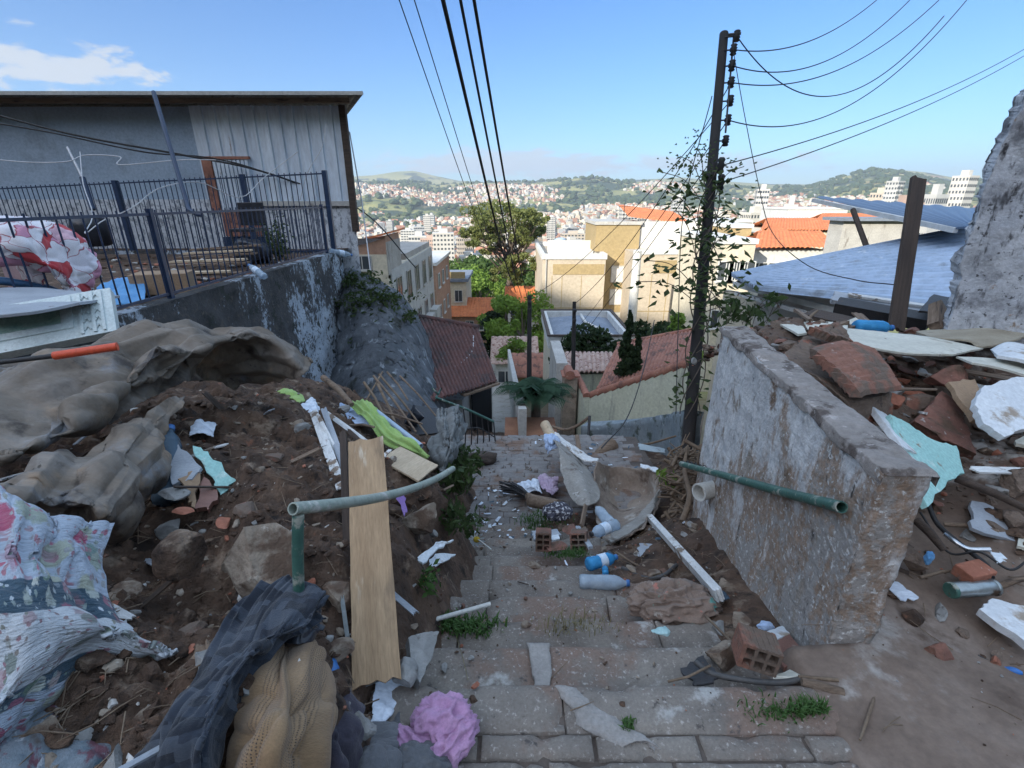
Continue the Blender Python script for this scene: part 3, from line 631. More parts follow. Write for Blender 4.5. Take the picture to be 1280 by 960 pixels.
def towermb(w, d, fl, cols, style=0):
    h = fl*3; m = Mb(); m.box((-w/2, -d/2, -12), (w/2, d/2, h), m=0); m.box((-w*.18, -d*.2, h), (w*.22, d*.25, h+3), m=0); m.box((-w/2-.2, -d/2-.2, h-.6), (w/2+.2, d/2+.2, h+.4), m=0)
    for s in (-1, 1):
        for f in range(fl):
            for k in range(cols):
                x = (k+.5)/cols*w-w/2; ww = w/cols*(.27 if style == 0 else .38)
                m.box((x-ww, s*(d/2+.04)-.04, f*3+1), (x+ww, s*(d/2+.04)+.04, f*3+2.3), m=1)
                if style == 2 and k % 2 == 0: m.box((x-ww*1.2, s*(d/2+.5)-.5, f*3-.1), (x+ww*1.2, s*(d/2+.5)+.5, f*3+1), m=0)
                y = (k+.5)/cols*d-d/2; ww = d/cols*.26
                m.box((s*(w/2+.04)-.04, y-ww, f*3+1), (s*(w/2+.04)+.04, y+ww, f*3+2.3), m=1)
    return m
tp = [mesh_of(towermb(*a), [M_['citywall' if a[0] in (20, 26, 18) else 'citywhite'], M_['glass']], 'apartment_block') for a in ((20, 15, 10, 6, 0), (16, 14, 14, 5, 1), (26, 14, 8, 8, 0), (18, 18, 12, 5, 2), (14, 12, 18, 4, 2), (22, 16, 6, 6, 1))]
th = [30, 42, 24, 36, 54, 18]; tw = [20, 16, 26, 18, 14, 22]
def tower(u, vtop, r, k, wpx, label, group=None, ro=None, mt=None):
    a = math.atan((u-640)/FPX/(cp+.37*sp)); x, y = r*math.sin(a), r*math.cos(a)
    y_ = (480-vtop)/FPX; s_ = y/(cp+y_*sp); ztop = CZ+(y_*cp-sp)*s_; zb = float(tz(x, y))
    o = bpy.data.objects.new('apartment_block', tp[k]); COL.objects.link(o); sc = wpx/FPX*s_/tw[k]/1.15
    H = max(ztop-zb, 9); o.location = (x, y, zb); o.scale = (sc, sc, H/(th[k]+4)); o.rotation_euler[2] = rn.uniform(-.5, .5) if ro is None else ro
    tag(o, label, 'apartment block', group); return o
tower(552, 284, 330, 0, 30, 'white apartment slab of many floors rising behind the left street houses', ro=.15)
tower(580, 290, 360, 2, 24, 'lower white block with a stepped top beside the white slab and the big pine')
tower(521, 287, 420, 5, 26, 'ochre yellow topped block just left of the white slab')
tower(597, 312, 350, 5, 24, 'pale block half hidden behind the pine crown')
tower(717, 287, 420, 0, 30, 'cream apartment block with rows of small windows behind the beige building')
tower(690, 268, 640, 4, 12, 'slim grey tower right of the pine crown')
tower(786, 255, 480, 1, 22, 'white tower standing above the ochre stair tower')
tower(801, 262, 520, 3, 14, 'narrow white tower close behind the ochre stair tower')
tower(846, 240, 560, 4, 14, 'tall thin tower just left of the utility pole')
tower(862, 283, 380, 3, 26, 'grey glazed block left of the utility pole above the beige building')
tower(897, 262, 360, 1, 28, 'white tower half hidden behind the utility pole and its creeper')
tower(1098, 232, 620, 3, 20, 'left, lower one of the two cream towers on the skyline left of the leaning timber', ro=.5)
tower(1112, 219, 600, 4, 18, 'taller one of the two cream towers on the skyline left of the leaning timber', ro=.5)
tower(1196, 210, 700, 1, 24, 'white tower alone on the skyline between the timber and the leaning wall', ro=.4)
tower(1166, 225, 640, 5, 26, 'white block on the skyline directly right of the leaning timber')
tower(1130, 240, 520, 2, 40, 'low cream block below the twin cream towers')
tower(950, 228, 520, 1, 16, 'white tower on the skyline right of the utility pole')
tower(988, 240, 500, 5, 18, 'cream block above the orange roofs')
tower(945, 255, 350, 0, 30, 'pale gridded apartment block between the pole and the orange roofs')
cityk = []
for i in range(88):
    u = rn.choice([rn.uniform(690, 860), rn.uniform(850, 1090), rn.uniform(850, 1090), rn.uniform(600, 700), rn.uniform(470, 560)]); r = rn.uniform(300, 1150)
    vt = 250+ 26000/r*rn.uniform(.55, 1.0)*(.75 if 850 < u < 1090 else 1); 
    vt = max(vt, 238)
    tower(u, vt, r, rn.choice([0, 0, 2, 5, 5, 3, 1]), rn.uniform(7000, 11000)/r, 'pale mid-rise apartment block in the crowded city centre down in the valley', 'mid-rise blocks of the city centre')
# ---------------------------------------------------------------- vegetation builders
def leaves(n, centers, cr, size, seed=0, mb=None, aspect=.55, m=0, up=.0):
    rs = np.random.RandomState(seed); mb = mb or Mb(); C = np.array([tuple(c) for c in centers]); k = rs.randint(0, len(C), n)
    cr = np.broadcast_to(np.asarray(cr, float).reshape(-1, 1) if np.ndim(cr) <= 1 else np.asarray(cr), (len(C), 3))
    d = rs.normal(size=(n, 3)); d /= np.linalg.norm(d, axis=1)[:, None]; P = C[k]+d*cr[k]*(rs.uniform(.35, 1, n)**.6)[:, None]
    a = rs.normal(size=(n, 3)); a[:, 2] += up; a /= np.linalg.norm(a, axis=1)[:, None]; b = np.cross(a, rs.normal(size=(n, 3))); b /= np.linalg.norm(b, axis=1)[:, None]
    s = size*rs.uniform(.6, 1.4, n)[:, None]
    V4 = np.stack([P-a*s, P+b*s*aspect, P+a*s, P-b*s*aspect], 1).reshape(-1, 3)
    return mb.add(V4, [(4*i, 4*i+1, 4*i+2, 4*i+3) for i in range(n)], m, False)
def limbs(mb, base, tips, r0, seed=0):
    rn = random.Random(seed); base = Vector(base)
    for t in tips:
        t = Vector(t); mid = base.lerp(t, .45)+Vector((rn.uniform(-.1, .1), rn.uniform(-.1, .1), .05))*(t-base).length
        mb.tube([base, mid, t], [r0, r0*.6, r0*.15], 6)
def tree(name, label, cat, base, h, R, mt, n=6000, leaf=.25, seed=0, clumps=26, squash=.7, group=None, crown_lo=.35, rvar=.38):
    rs = random.Random(seed); base = Vector(base); C = []; cr = []
    for i in range(clumps):
        a = rs.uniform(0, 6.28); t = rs.uniform(0, 1); rr = R*math.sqrt(rs.uniform(0, 1))*math.sin(math.pi*(.18+.75*t))**.6
        C.append(base+Vector((rr*math.cos(a), rr*math.sin(a), h*(crown_lo+(1-crown_lo)*t*.92)))); cr.append((R*rs.uniform(.6, 1.2)*rvar,)*2+(R*rvar*squash*rs.uniform(.6, 1.1),))
    cm = leaves(n, C, np.array(cr), leaf, seed)
    tk = Mb(); top = base+Vector((0, 0, h*.75)); r0 = h*.022+.03
    tk.tube([base, base+Vector((.02*h, 0, h*.35)), top], [r0, r0*.75, r0*.25], 8)
    limbs(tk, base+Vector((.015*h, 0, h*.32)), C[::3], r0*.5, seed)
    return T(name, label, cat, [('crown', cm, mt), ('trunk', tk, M_['bark'])], group=group)
def roofmb(TL, TR, BR, BL, nc, nr, amp, rowstep, thick=.02, prof='tile', over=0):
    """ribbed roof sheet: columns run from top edge to bottom edge"""
    TL, TR, BR, BL = [np.array(tuple(p)) for p in (TL, TR, BR, BL)]
    k = 6 if prof == 'tile' else 8
    u = np.linspace(0, 1, nc*k+1); v = np.linspace(0, 1, nr*3+1) if rowstep else np.linspace(0, 1, 8)
    Uu, Vv = np.meshgrid(u, v)
    P = ((1-Uu)*(1-Vv))[..., None]*TL+(Uu*(1-Vv))[..., None]*TR+(Uu*Vv)[..., None]*BR+((1-Uu)*Vv)[..., None]*BL
    n = np.cross(TR-TL, TL-BL); n = n/np.linalg.norm(n); n = n if n[2] > 0 else -n
    ph = (Uu*nc) % 1
    if prof == 'tile': w = np.sqrt(np.abs(np.sin(ph*math.pi)))*amp*np.where(np.floor(Uu*nc*2) % 2 == 0, 1, 1)
    elif prof == 'sine': w = (np.sin(ph*2*math.pi)*.5+.5)*amp
    else: w = np.clip((.5-np.abs(ph-.5))*6-.9, 0, 1)*amp          # trapezoid sheet
    if rowstep: w = w+((Vv*nr) % 1)*rowstep+vn(np.stack([Uu*nc, Vv*nr, 0*Uu], -1), 2)*rowstep*.5
    mb = Mb(); mb.grid(P+n*w[..., None], -thick if np.cross(TR-TL, TL-BL)[2] > 0 else thick, smooth=(prof != 'trap')); return mb
def wallbox(a, b, top_z, bot_z, th, m=0):    # a wall between two ground points
    a, b = Vector(a), Vector(b); d = (b-a); d.z = 0; d.normalize(); n = Vector((-d.y, d.x, 0))*th
    zt = top_z if isinstance(top_z, (tuple, list)) else (top_z, top_z); zb = bot_z if isinstance(bot_z, (tuple, list)) else (bot_z, bot_z)
    vs = [V(a.x, a.y, zb[0]), V(b.x, b.y, zb[1]), V(b.x, b.y, zt[1]), V(a.x, a.y, zt[0])]
    mb = Mb(); mb.prism(vs, n, m); return mb
def bwin(root, c, w, h, nrm_, depth=.12, glass='glass', fr='white', sill=True, bars=1):
    """window part (frame) with its pane as a sub-part; nrm_ = outward horizontal normal"""
    n = Vector(nrm_).normalized(); x = Vector((0, 0, 1)).cross(n); M = frame(c, x, (0, 0, 1)); M = M @ Matrix.Identity(4)
    # local: x along wall, y = up x x = outward?, z up
    yv = (M.to_3x3() @ Vector((0, 1, 0))); sgn = 1 if yv.dot(n) > 0 else -1
    f = Mb(); t = max(.05, w*.05)
    def bx(x0, x1, z0, z1, y0, y1, mb): mb.box((x0, min(sgn*y0, sgn*y1), z0), (x1, max(sgn*y0, sgn*y1), z1), M)
    bx(-w/2, -w/2+t, -h/2, h/2, -.02, .05, f); bx(w/2-t, w/2, -h/2, h/2, -.02, .05, f)
    bx(-w/2+t, w/2-t, h/2-t, h/2, -.02, .05, f); bx(-w/2+t, w/2-t, -h/2, -h/2+t, -.02, .05, f)
    for k in range(bars): xx = -w/2+w*(k+1)/(bars+1); bx(xx-t/2, xx+t/2, -h/2+t, h/2-t, -.015, .04, f)
    if sill: bx(-w/2-.08, w/2+.08, -h/2-.08, -h/2-.002, -.01, .12, f)
    o = part('window', f, M_[fr], root)
    g_ = Mb(); bx(-w/2+.5*t, w/2-.5*t, -h/2+.5*t, h/2-.5*t, .004, .02, g_); part('pane', g_, M_[glass], o)
def root(name, label, cat, p, group=None):
    o = bpy.data.objects.new(name, None); COL.objects.link(o); o.location = p; ORG[o.name] = Vector(p); tag(o, label, cat, group); bpy.context.view_layer.update(); return o
def boxmb(a, b): m = Mb(); m.box(a, b); return m

# ---------------------------------------------------------------- left street: pale building with windows over the steps
b = root('street_house', 'cream plastered three storey house with bare brick gable and a windowed side facade', 'house', (-10.5, 35, -12))
part('wall', boxmb((-14, 28, -14), (-7.0, 43, -2.15)), M_['cream'], b)
up = Mb(); z0, z1 = -1.1, .05      # upper storey under the lean-to roof
part('front_wall', boxmb((-14, 27.55, -13), (-7.0, 27.99, -1.25)), M_['cream'], b); part('front_side', boxmb((-6.999, 27.56, -2.4), (-6.96, 31, -.6)), M_['blockwall'], b)
up.add([V(-14, 27.58, -2.6), V(-7.0, 27.58, -2.6), V(-7.0, 27.58, -.25), V(-14, 27.58, -2.0), V(-14, 31, -2.6), V(-7.0, 31, -2.6), V(-7.0, 31, -.25), V(-14, 31, -2.0)],
       [(0, 1, 2, 3), (1, 5, 6, 2), (5, 4, 7, 6), (4, 0, 3, 7), (3, 2, 6, 7), (0, 4, 5, 1)])
part('gable', up, M_['pink'], b)
part('roof', Mb().prism([V(-14.3, 27.3, -2.0), V(-6.7, 27.3, -.12), V(-6.7, 31.5, -.12), V(-14.3, 31.5, -2.0)], (0, 0, .1)), M_['orangeroof'], b)
part('parapet', boxmb((-13.9, 33, -2.15), (-7.1, 42.8, -1.75)), M_['blockwall'], b)
part('chimney', boxmb((-9.3, 31.6, -2.1), (-8.0, 33, -.6)), M_['brick'], b)
part('side_facade', boxmb((-6.999, 28.05, -13.9), (-6.93, 42.95, -2.2)), M_['concrete'], b)
for fl in range(3):
    for k in range(5): bwin(b, (-6.9, 29.7+k*2.9, -3.7-fl*3.1), 1.3, 1.9, (1, 0, 0), fr='blockwall')
bwin(b, (-8.4, 27.55, -1.7), 1.1, .8, (0, -1, 0), fr='concrete')
for k in range(3): part('balcony', boxmb((-6.92, 35+k*2.9-1, -7.9), (-6.3, 35+k*2.9+1, -7.0)), M_['concrete'], b)
b = root('street_house', 'narrow pinkish brick house with white roof slab beyond the cream street house', 'house', (-8.7, 52, -14))
part('wall', boxmb((-11, 47, -16), (-7.4, 58, -4.3)), M_['pink'], b); part('roof', boxmb((-11.2, 46.8, -4.3), (-7.2, 58.2, -4.0)), M_['white'], b)
for k in range(3):
    for fl in range(2): bwin(b, (-7.36, 49+k*3, -6-fl*3.2), 1.1, 1.4, (1, 0, 0), fr='white')
    bwin(b, (-9.4, 46.96, -6.4-k*2.8), 1.2, 1.3, (0, -1, 0), fr='white')
b = root('street_house', 'tall thin yellow and white house with grey roof at the bend of the lane', 'house', (-6.9, 66, -15))
part('wall', boxmb((-9.4, 62, -19), (-5.9, 70, -8.2)), M_['cream'], b); part('roof', boxmb((-9.7, 61.7, -8.2), (-5.6, 70.3, -7.8)), M_['bluegrey'], b)
part('parapet', boxmb((-9.3, 62.1, -7.8), (-6, 62.4, -7.0)), M_['ochre'], b)
for fl in range(3):
    for k in range(2): bwin(b, (-8.5+k*1.6, 61.96, -10-fl*2.7), 1.0, 1.5, (0, -1, 0), fr='white')
def gabled(name, label, x0, x1, y0, y1, zb, ze, zr, wm, rm, wins=3, rot=0):
    b = root(name, label, 'house', ((x0+x1)/2, (y0+y1)/2, zb)); part('wall', boxmb((x0, y0, zb), (x1, y1, ze)), M_[wm], b)
    ym = (y0+y1)/2; rf = Mb()
    for (ya, s) in ((y0-.4, 1), (y1+.4, -1)):
        sl = (zr-ze)/(ym-y0); zz = ze-.4*sl
        a, c, d, e = V(x0-.4, ym, zr), V(x1+.4, ym, zr), V(x1+.4, ya, zz), V(x0-.4, ya, zz)
        rf.join(roofmb(a, c, d, e, int((x1-x0)/.35), max(3, int(abs(ym-ya)/.5)), .07, .03))
    part('roof', rf, M_[rm], b)
    gb = Mb(); gb.prism([V(x0+.02, y0, ze), V(x0+.02, y1, ze), V(x0+.02, ym, zr-.08)], (x1-x0-.04, 0, 0)); part('gable', gb, M_[wm], b)
    for k in range(wins): bwin(b, (x0+(k+.5)*(x1-x0)/wins, y0-.04, ze-1.3), 1.1, 1.2, (0, -1, 0), fr='white')
    return b
gabled('street_house', 'orange roofed house with reddish fence facade at the end of the lane', -8.0, -2.8, 60, 68, -19, -12.1, -10.6, 'pink', 'orangeroof')
gabled('street_house', 'low house with a bright orange roof left of the beige building', -.5, 4.5, 58, 64, -18, -10.0, -8.6, 'white', 'orangeroof')
gabled('street_house', 'white walled house with terracotta roof on the lane below the green bushes', -1.2, 1.6, 33, 39, -14, -9.3, -8.3, 'white', 'tilewhitered', 2)
gabled('street_house', 'low clay roofed shed with brown walls beside the lane', .2, 2.2, 26, 29, -11, -7.7, -7.0, 'ochre', 'tilered', 1)

# ---------------------------------------------------------------- beige apartment building
b = root('apartment_building', 'large beige apartment building with ochre stair tower and flat white parapets', 'building', (8, 50, -15))
Yb = 46.0
def xu(u, v, Y): return VY(u, v, Y).x
zt = VY(700, 324, Yb).z; xl, xr = xu(678, 330, Yb), xu(757, 330, Yb)
part('left_block', boxmb((xl, Yb, -19), (xr, Yb+14, zt)), M_['beige'], b)
pw = Mb(); pw.box((xl-.1, Yb-.1, zt), (xr+.1, Yb+.25, zt+.5)); pw.box((xl-.1, Yb+.25, zt), (xl+.25, Yb+14, zt+.5)); pw.box((xr-.25, Yb+.25, zt), (xr+.1, Yb+14, zt+.5)); pw.box((xl+.25, Yb+13.7, zt), (xr-.25, Yb+14, zt+.5))
part('parapet', pw, M_['white'], b); part('roof_terrace_wall', boxmb((xl+.8, Yb+5, zt), (xr-.4, Yb+5.3, zt+1.3)), M_['white'], b)
part('ochre_band', boxmb((xl+1.0, Yb-.05, zt-1.4), (xr-.1, Yb+.02, zt-.45)), M_['ochre'], b)
grooves = Mb()
for k in (0.32, .63): grooves.box((xl+(xr-xl)*k-.03, Yb-.015, -18), (xl+(xr-xl)*k+.03, Yb+.01, zt-1.5))
for zz in (zt-4.6, zt-8): grooves.box((xl+.9, Yb-.018, zz-.04), (xr, Yb+.01, zz+.04))
grooves.box((xl+.9, Yb-.016, -18), (xl+.97, Yb+.01, zt-1.5)); part('panel_joint', grooves, M_['ochre'], b)
xt0, xt1 = xu(745, 290, Yb+2), xu(800, 290, Yb+2); ztt = VY(770, 281, Yb+2).z
tw_ = Mb(); tw_.box((xr+.004, Yb+2, -19), (xt1, Yb+9, ztt)); tw_.box((xt0, Yb+2, zt+.504), (xr+.004, Yb+9, ztt)); part('stair_tower', tw_, M_['ochre'], b)
part('tower_cap', boxmb((xt0-.15, Yb+1.85, ztt), (xt1+.15, Yb+9.15, ztt+.3)), M_['concrete'], b)
for (va, vb) in ((332, 353), (361, 381), (390, 408)):
    za, zb_ = VY(772, va, Yb+2).z, VY(772, vb, Yb+2).z; bwin(b, ((xu(763, 340, Yb+2)+xu(784, 340, Yb+2))/2, Yb+1.96, (za+zb_)/2), 1.55, za-zb_, (0, -1, 0), glass='white', fr='concrete', sill=False, bars=0)
x2, x3 = xu(796, 330, Yb-3), xu(960, 330, Yb-3); z2 = VY(850, 318, Yb-3).z
part('right_block', boxmb((x2, Yb-3, -19), (x3, Yb+14, z2)), M_['beige'], b)
part('ochre_band', boxmb((x2+1.6, Yb-3.05, z2-1.6), (x3-3, Yb-2.98, z2-.5)), M_['ochre'], b)
part('parapet', boxmb((x2-.1, Yb-3.1, z2), (x3+.1, Yb-2.75, z2+.4)), M_['white'], b)
part('roof_terrace_wall', boxmb((x2+.2, Yb+2.3, z2), (x3-2, Yb+2.6, z2+2.5)), M_['white'], b)
grooves = Mb()
for k in range(1, 8): xx = x2+k*(x3-x2)/8; grooves.box((xx-.03, Yb-3.015, -18), (xx+.03, Yb-2.99, z2-1.7))
for zz in (z2-5, z2-8.5): grooves.box((x2+.3, Yb-3.018, zz-.04), (x3, Yb-2.99, zz+.04))
part('panel_joint', grooves, M_['ochre'], b)
part('roof', roofmb(V(x2+.5, Yb+9, z2+3.9), V(x2+6.5, Yb+9, z2+3.2), V(x2+6.5, Yb+2.4, z2+2.2), V(x2+.2, Yb+2.4, z2+2.9), 22, 12, .07, .03), M_['orangeroof'], b)
for (tx_, ty_, tr_) in ((x2+4.5, Yb+6, .8), (x2+9.5, Yb+8, .9), (xl+2.5, Yb+9, .7)):
    zz_ = z2 if tx_ > x2 else zt
    part('water_tank', Mb().lathe([(tr_*.85, 0), (tr_, tr_*1.1), (tr_*1.03, tr_*1.15), (tr_*.5, tr_*1.4), (.05, tr_*1.45)], 18, Matrix.Translation((tx_, ty_, zz_+.3))), M_['bluepvc'], b)
part('drain_pipe', Mb().tube([V(xl+.35, Yb-.1, zt), V(xl+.35, Yb-.1, -18)], .06, 6), M_['concrete'], b); part('drain_pipe', Mb().tube([V(x3-2.2, Yb-3.1, z2), V(x3-2.2, Yb-3.1, -18)], .06, 6), M_['concrete'], b)
part('antenna', Mb().tube([V(xt1-1, Yb+5, ztt), V(xt1-1, Yb+5, ztt+1.9)], .03, 5).tube([V(xt1-1.6, Yb+5, ztt+1.6), V(xt1-.4, Yb+5, ztt+1.6)], .02, 5), M_['iron'], b)
# white concrete column in front of it (a pole seen in full sun)
pc = Mb(); p0, p1 = VY(797, 313, 36), VY(789, 418, 36); pc.tube([V(p1.x, 36, -14), V(p0.x, 36, p0.z)], [.42, .30], 10)
T('concrete_pole', 'thick white concrete pole against the beige building', 'pole', pc, M_['white'])

# ---------------------------------------------------------------- small building with grey hip roof
b = root('low_house', 'small cream house with blue grey hipped slab roof and dark coping', 'house', (3.4, 23, -9))
xa, xb, ya, yb, zt = 1.75, 5.2, 20.6, 25.6, -4.0
part('wall', boxmb((xa, ya, -10), (xb, yb, zt-.55)), M_['cream'], b)
rim = Mb(); rim.box((xa-.15, ya-.15, zt-.55), (xb+.15, ya+.1, zt)); rim.box((xa-.15, yb-.1, zt-.55), (xb+.15, yb+.15, zt)); rim.box((xa-.15, ya+.1, zt-.55), (xa+.1, yb-.1, zt)); rim.box((xb-.1, ya+.1, zt-.55), (xb+.15, yb-.1, zt))
part('parapet', rim, M_['white'], b)
cop = Mb(); 
for a, c in (((xa-.2, ya-.2), (xb+.2, ya-.05)), ((xa-.2, yb+.05), (xb+.2, yb+.2)), ((xa-.2, ya-.05), (xa-.05, yb+.05)), ((xb+.05, ya-.05), (xb+.2, yb+.05))): cop.box((a[0], a[1], zt), (c[0], c[1], zt+.06))
part('coping', cop, M_['darkwood'], b)
hp = Mb(); xm, ym = (xa+xb)/2, (ya+yb)/2; zz = zt-.35
hp.add([V(xa+.1, ya+.1, zz), V(xb-.1, ya+.1, zz), V(xb-.1, yb-.1, zz), V(xa+.1, yb-.1, zz), V(xm, ym-.8, zz+.5), V(xm, ym+.8, zz+.5)], [(0, 1, 4), (1, 2, 5, 4), (2, 3, 5), (3, 0, 4, 5)])
part('roof', hp, M_['bluegrey'], b)
rd = Mb(); rd.tube([V(xb-.15, ya+.2, zz+.03), V(xm, ym-.8, zz+.53)], .07, 6); rd.tube([V(xm, ym-.8, zz+.53), V(xm, ym+.8, zz+.53)], .07, 6); part('ridge', rd, M_['white'], b)
part('porch_roof', roofmb(V(1.75, 20.55, -5.6), V(3.3, 20.55, -5.6), V(3.3, 19.6, -6.0), V(1.75, 19.6, -6.0), 8, 3, .06, .03), M_['tilewhitered'], b)
bwin(b, (2.5, 20.56, -6.6), .9, 1.0, (0, -1, 0), fr='white'); bwin(b, (4.4, 20.56, -5.9), .9, .9, (0, -1, 0), fr='white')

# ---------------------------------------------------------------- neighbouring tiled house and garden wall
b = root('tiled_house', 'low house with ribbed clay roofs behind the cream garden wall', 'house', (4, 16, -7))
TL, TR = W(690, 441, 18.5), W(782, 441, 18.5); BR, BL = W(785, 466, 16.3), W(692, 466, 16.3)
part('roof', roofmb(TL, TR, BR, BL, 17, 7, .07, .03), M_['tilewhitered'], b)
part('wall', boxmb((BL.x+.15, BL.y+.25, -8.5), (BR.x-.1, TL.y-.2, min(BL.z, TL.z)-.12)), M_['creamwall'], b)
TL, TR = W(788, 428, 17.0), W(880, 412, 15.5); BR, BL = W(868, 449, 11.6), W(742, 492, 12.6)
TL = W(772, 432, 17); BL = W(745, 489, 13.0)
part('main_roof', roofmb(TL, TR, BR, BL, 24, 13, .07, .035), M_['tilered'], b)
part('ridge', Mb().tube([TL+V(0, 0, .05), TR+V(0, 0, .05)], .09, 8), M_['tilered'], b)
part('main_wall', Mb().prism([V(BL.x+.6, BL.y+.5, -8), V(BR.x-.4, BR.y+.5, -8), V(TR.x-.3, TR.y-.3, -8), V(TL.x+.4, TL.y-.3, -8)], (0, 0, 8+min(TL.z, BR.z, BL.z, TR.z)-.25)), M_['creamwall'], b)
gw0, gw1 = W(737, 494, 12.0), W(866, 452, 9.6)
def coped(name, label, a, c, bot, th, wm='creamwall', rm='tilered', n=None):
    w = wallbox(a, c, (a.z-.06, c.z-.06), bot, th); n = n or int((c-a).length/.24); cp_ = Mb()
    d = (c-a)/n; dn = Vector((-(c-a).y, (c-a).x, 0)).normalized()
    for i in range(n):       # half-round coping tiles
        p = a+d*i+dn*th/2; cp_.tube([p+V(0, 0, -.02), p+d*1.12+V(0, 0, .015)], [.10, .085], 8)
    return T(name, label, 'wall', [('wall_face', w, M_[wm]), ('coping', cp_, M_[rm])])
coped('garden_wall', 'cream garden wall with sloping clay tile coping beside the debris pile', gw0, gw1, (-6.5, -4.5), .14)
coped('garden_wall', 'short return of cream garden wall with rounded tile coping next to the gate pillar', W(737, 494, 12.0), W(724, 468, 13.2), -6.5, .14)
pl = Mb(); a = W(712, 468, 12.6); pl.box((a.x-.17, a.y-.2, -6.5), (a.x+.19, a.y+.2, a.z)); pc = Mb(); pc.tube([a+V(-.02, -.25, .06), a+V(-.02, .25, .06)], .13, 8); pc.box((a.x-.22, a.y-.24, a.z), (a.x+.24, a.y+.24, a.z+.04))
T('gate_pillar', 'mossy brown gate pillar with tile cap between palm and cream wall', 'pillar', [('shaft', pl, M_['stone'], .01), ('cap', pc, M_['tilered'])])
pl = Mb(); a = W(702, 452, 13.8); pl.box((a.x-.16, a.y-.15, -7), (a.x+.16, a.y+2.2, a.z)); T('side_wall', 'narrow grey stained wall end rising behind the palm', 'wall', pl, M_['concrete'])
# low stained wall between the cream wall and the steps
def wavy(mb, amp, sc, seed):
    A = np.array(mb.v); return mb
rw = []
for (u, v, s) in ((735, 527, 9.6), (790, 524, 8.9), (850, 517, 7.6), (880, 515, 6.6)): rw.append(W(u, v, s))
P = np.array([[tuple(p) for p in rw], [tuple(p+V(0, -.03, -2.6)) for p in rw]]); P = patch(P, 24, 50); P = wrinkle(P, .03, 3, 3, False)
T('low_retaining_wall', 'low blue grey mouldy wall under the cream garden wall', 'wall', Mb().grid(P, .25), mat('mouldy_render', [(.13, .17, .20), (.24, .28, .30)], 3, stains=[((.06, .08, .07), 4, .52, .62), ((.38, .42, .44), 7, .6, .68)], bump=.6, bscale=20))

# ---------------------------------------------------------------- dark tiled house on the left of the lane
b = root('tiled_house', 'old house with large dark red clay roof and a black doorway beside the lane', 'house', (-1.8, 12.5, -6))
TL, TR, BR, BL = W(488, 391, 14.8), W(598, 411, 14.0), W(622, 478, 11.9), W(533, 505, 10.2)
part('roof', roofmb(TL, TR, BR, BL, 21, 20, .055, .03), M_['tiledark'], b)
part('ridge', Mb().tube([TL+V(0, 0, .04), TR+V(0, 0, .04)], .09, 8), M_['tiledark'], b)
part('rear_roof', roofmb(TL, TR, TR+V(-.2, 2.6, -.8), TL+V(-.2, 2.6, -.8), 21, 9, .055, .03), M_['tiledark'], b)
part('eave_board', Mb().join(plankmb((BR-W(578, 493, 11.1)).length, .16, .05), frame(W(578, 493, 11.1)+V(0, 0, -.04), BR-W(578, 493, 11.1))), M_['wood'], b)
wl = Mb(); a, c = W(580, 500, 11.35), W(618, 486, 12.1)
wl.prism([V(-4.6, 11.4, -7), V(a.x-.1, 11.0, -7), V(a.x+.02, 11.5, -7), V(c.x-.10, 12.2, -7), V(-.75, 13.8, -7), V(-4.6, 14.4, -7)], (0, 0, 7-3.05)); part('wall', wl, M_['concrete'], b)
dr = Mb(); n_ = V(.7, -.62, 0).normalized()*.03; p, q = V(a.x+.06, 11.5, 0), V(c.x-.16, 12.15, 0); dr.prism([V(p.x, p.y, -5.3)+n_, V(q.x, q.y, -5.4)+n_, V(q.x, q.y, -3.1)+n_, V(p.x, p.y, -3.1)+n_], n_); part('doorway', dr, M_['dark'], b)  # dark sheet on the wall, shade of the opening put into its colour
T('fallen_hose', 'pale hose lying in a curve over the dark tiled roof', 'hose', Mb().tube(catm(np.array([tuple(W(u, v, s)+V(0, 0, .12)) for u, v, s in ((592, 425, 13.6), (590, 445, 12.9), (572, 462, 12.2), (548, 471, 11.8), (532, 474, 11.5))]), 24, 0), .016, 6), M_['wire'])

# ---------------------------------------------------------------- trees in the middle distance
gl = 'trees growing down the slope beside the lane'
def tb(u, Y, off=0): a = VY(u, 400, Y); return V(a.x, Y, float(tz(a.x, Y))-off)
# wide umbrella-like pine with bare limbs
base = tb(632, 62); rs = random.Random(5); C = []; cr = []; Z0 = VY(640, 320, 62).z
for (u, v, rad_) in ((596, 268, 1.9), (612, 265, 2.2), (630, 264, 2.4), (650, 265, 2.4), (668, 270, 2.0), (590, 283, 1.6), (606, 282, 2.0), (628, 280, 2.2), (655, 282, 2.2), (672, 285, 1.6), (600, 298, 1.6), (618, 300, 1.7), (645, 298, 1.9), (664, 300, 1.5), (608, 314, 1.3), (650, 318, 1.4), (635, 330, 1.3), (662, 330, 1.2), (628, 345, 1.2), (648, 345, 1.3), (590, 300, 1.0), (677, 274, 1.0)):
    for _ in range(5):
        p = VY(u+rs.uniform(-11, 11), v+rs.uniform(-8, 8), 62+rs.uniform(-5, 5)); q = rs.uniform(.35, .75)*rad_; C.append(p); cr.append((q*.8, q*.9, q*.55))
cm = leaves(17000, C, np.array(cr), .17, 3)
tk = Mb(); top = VY(638, 300, 62); tk.tube([base, VY(636, 360, 62), VY(640, 330, 62), top], [.55, .4, .32, .2], 8)
for c_ in C[::2]: 
    q = VY(637, 345-rs.uniform(0, 40), 62); tk.tube([q, q.lerp(c_, .5)+V(0, 0, -.3), c_], [.13, .09, .03], 5)
T('pine_tree', 'big broad olive green pine with bare tangled limbs in front of the city', 'tree', [('crown', cm, M_['leafpine']), ('trunk', tk, M_['bark'])])
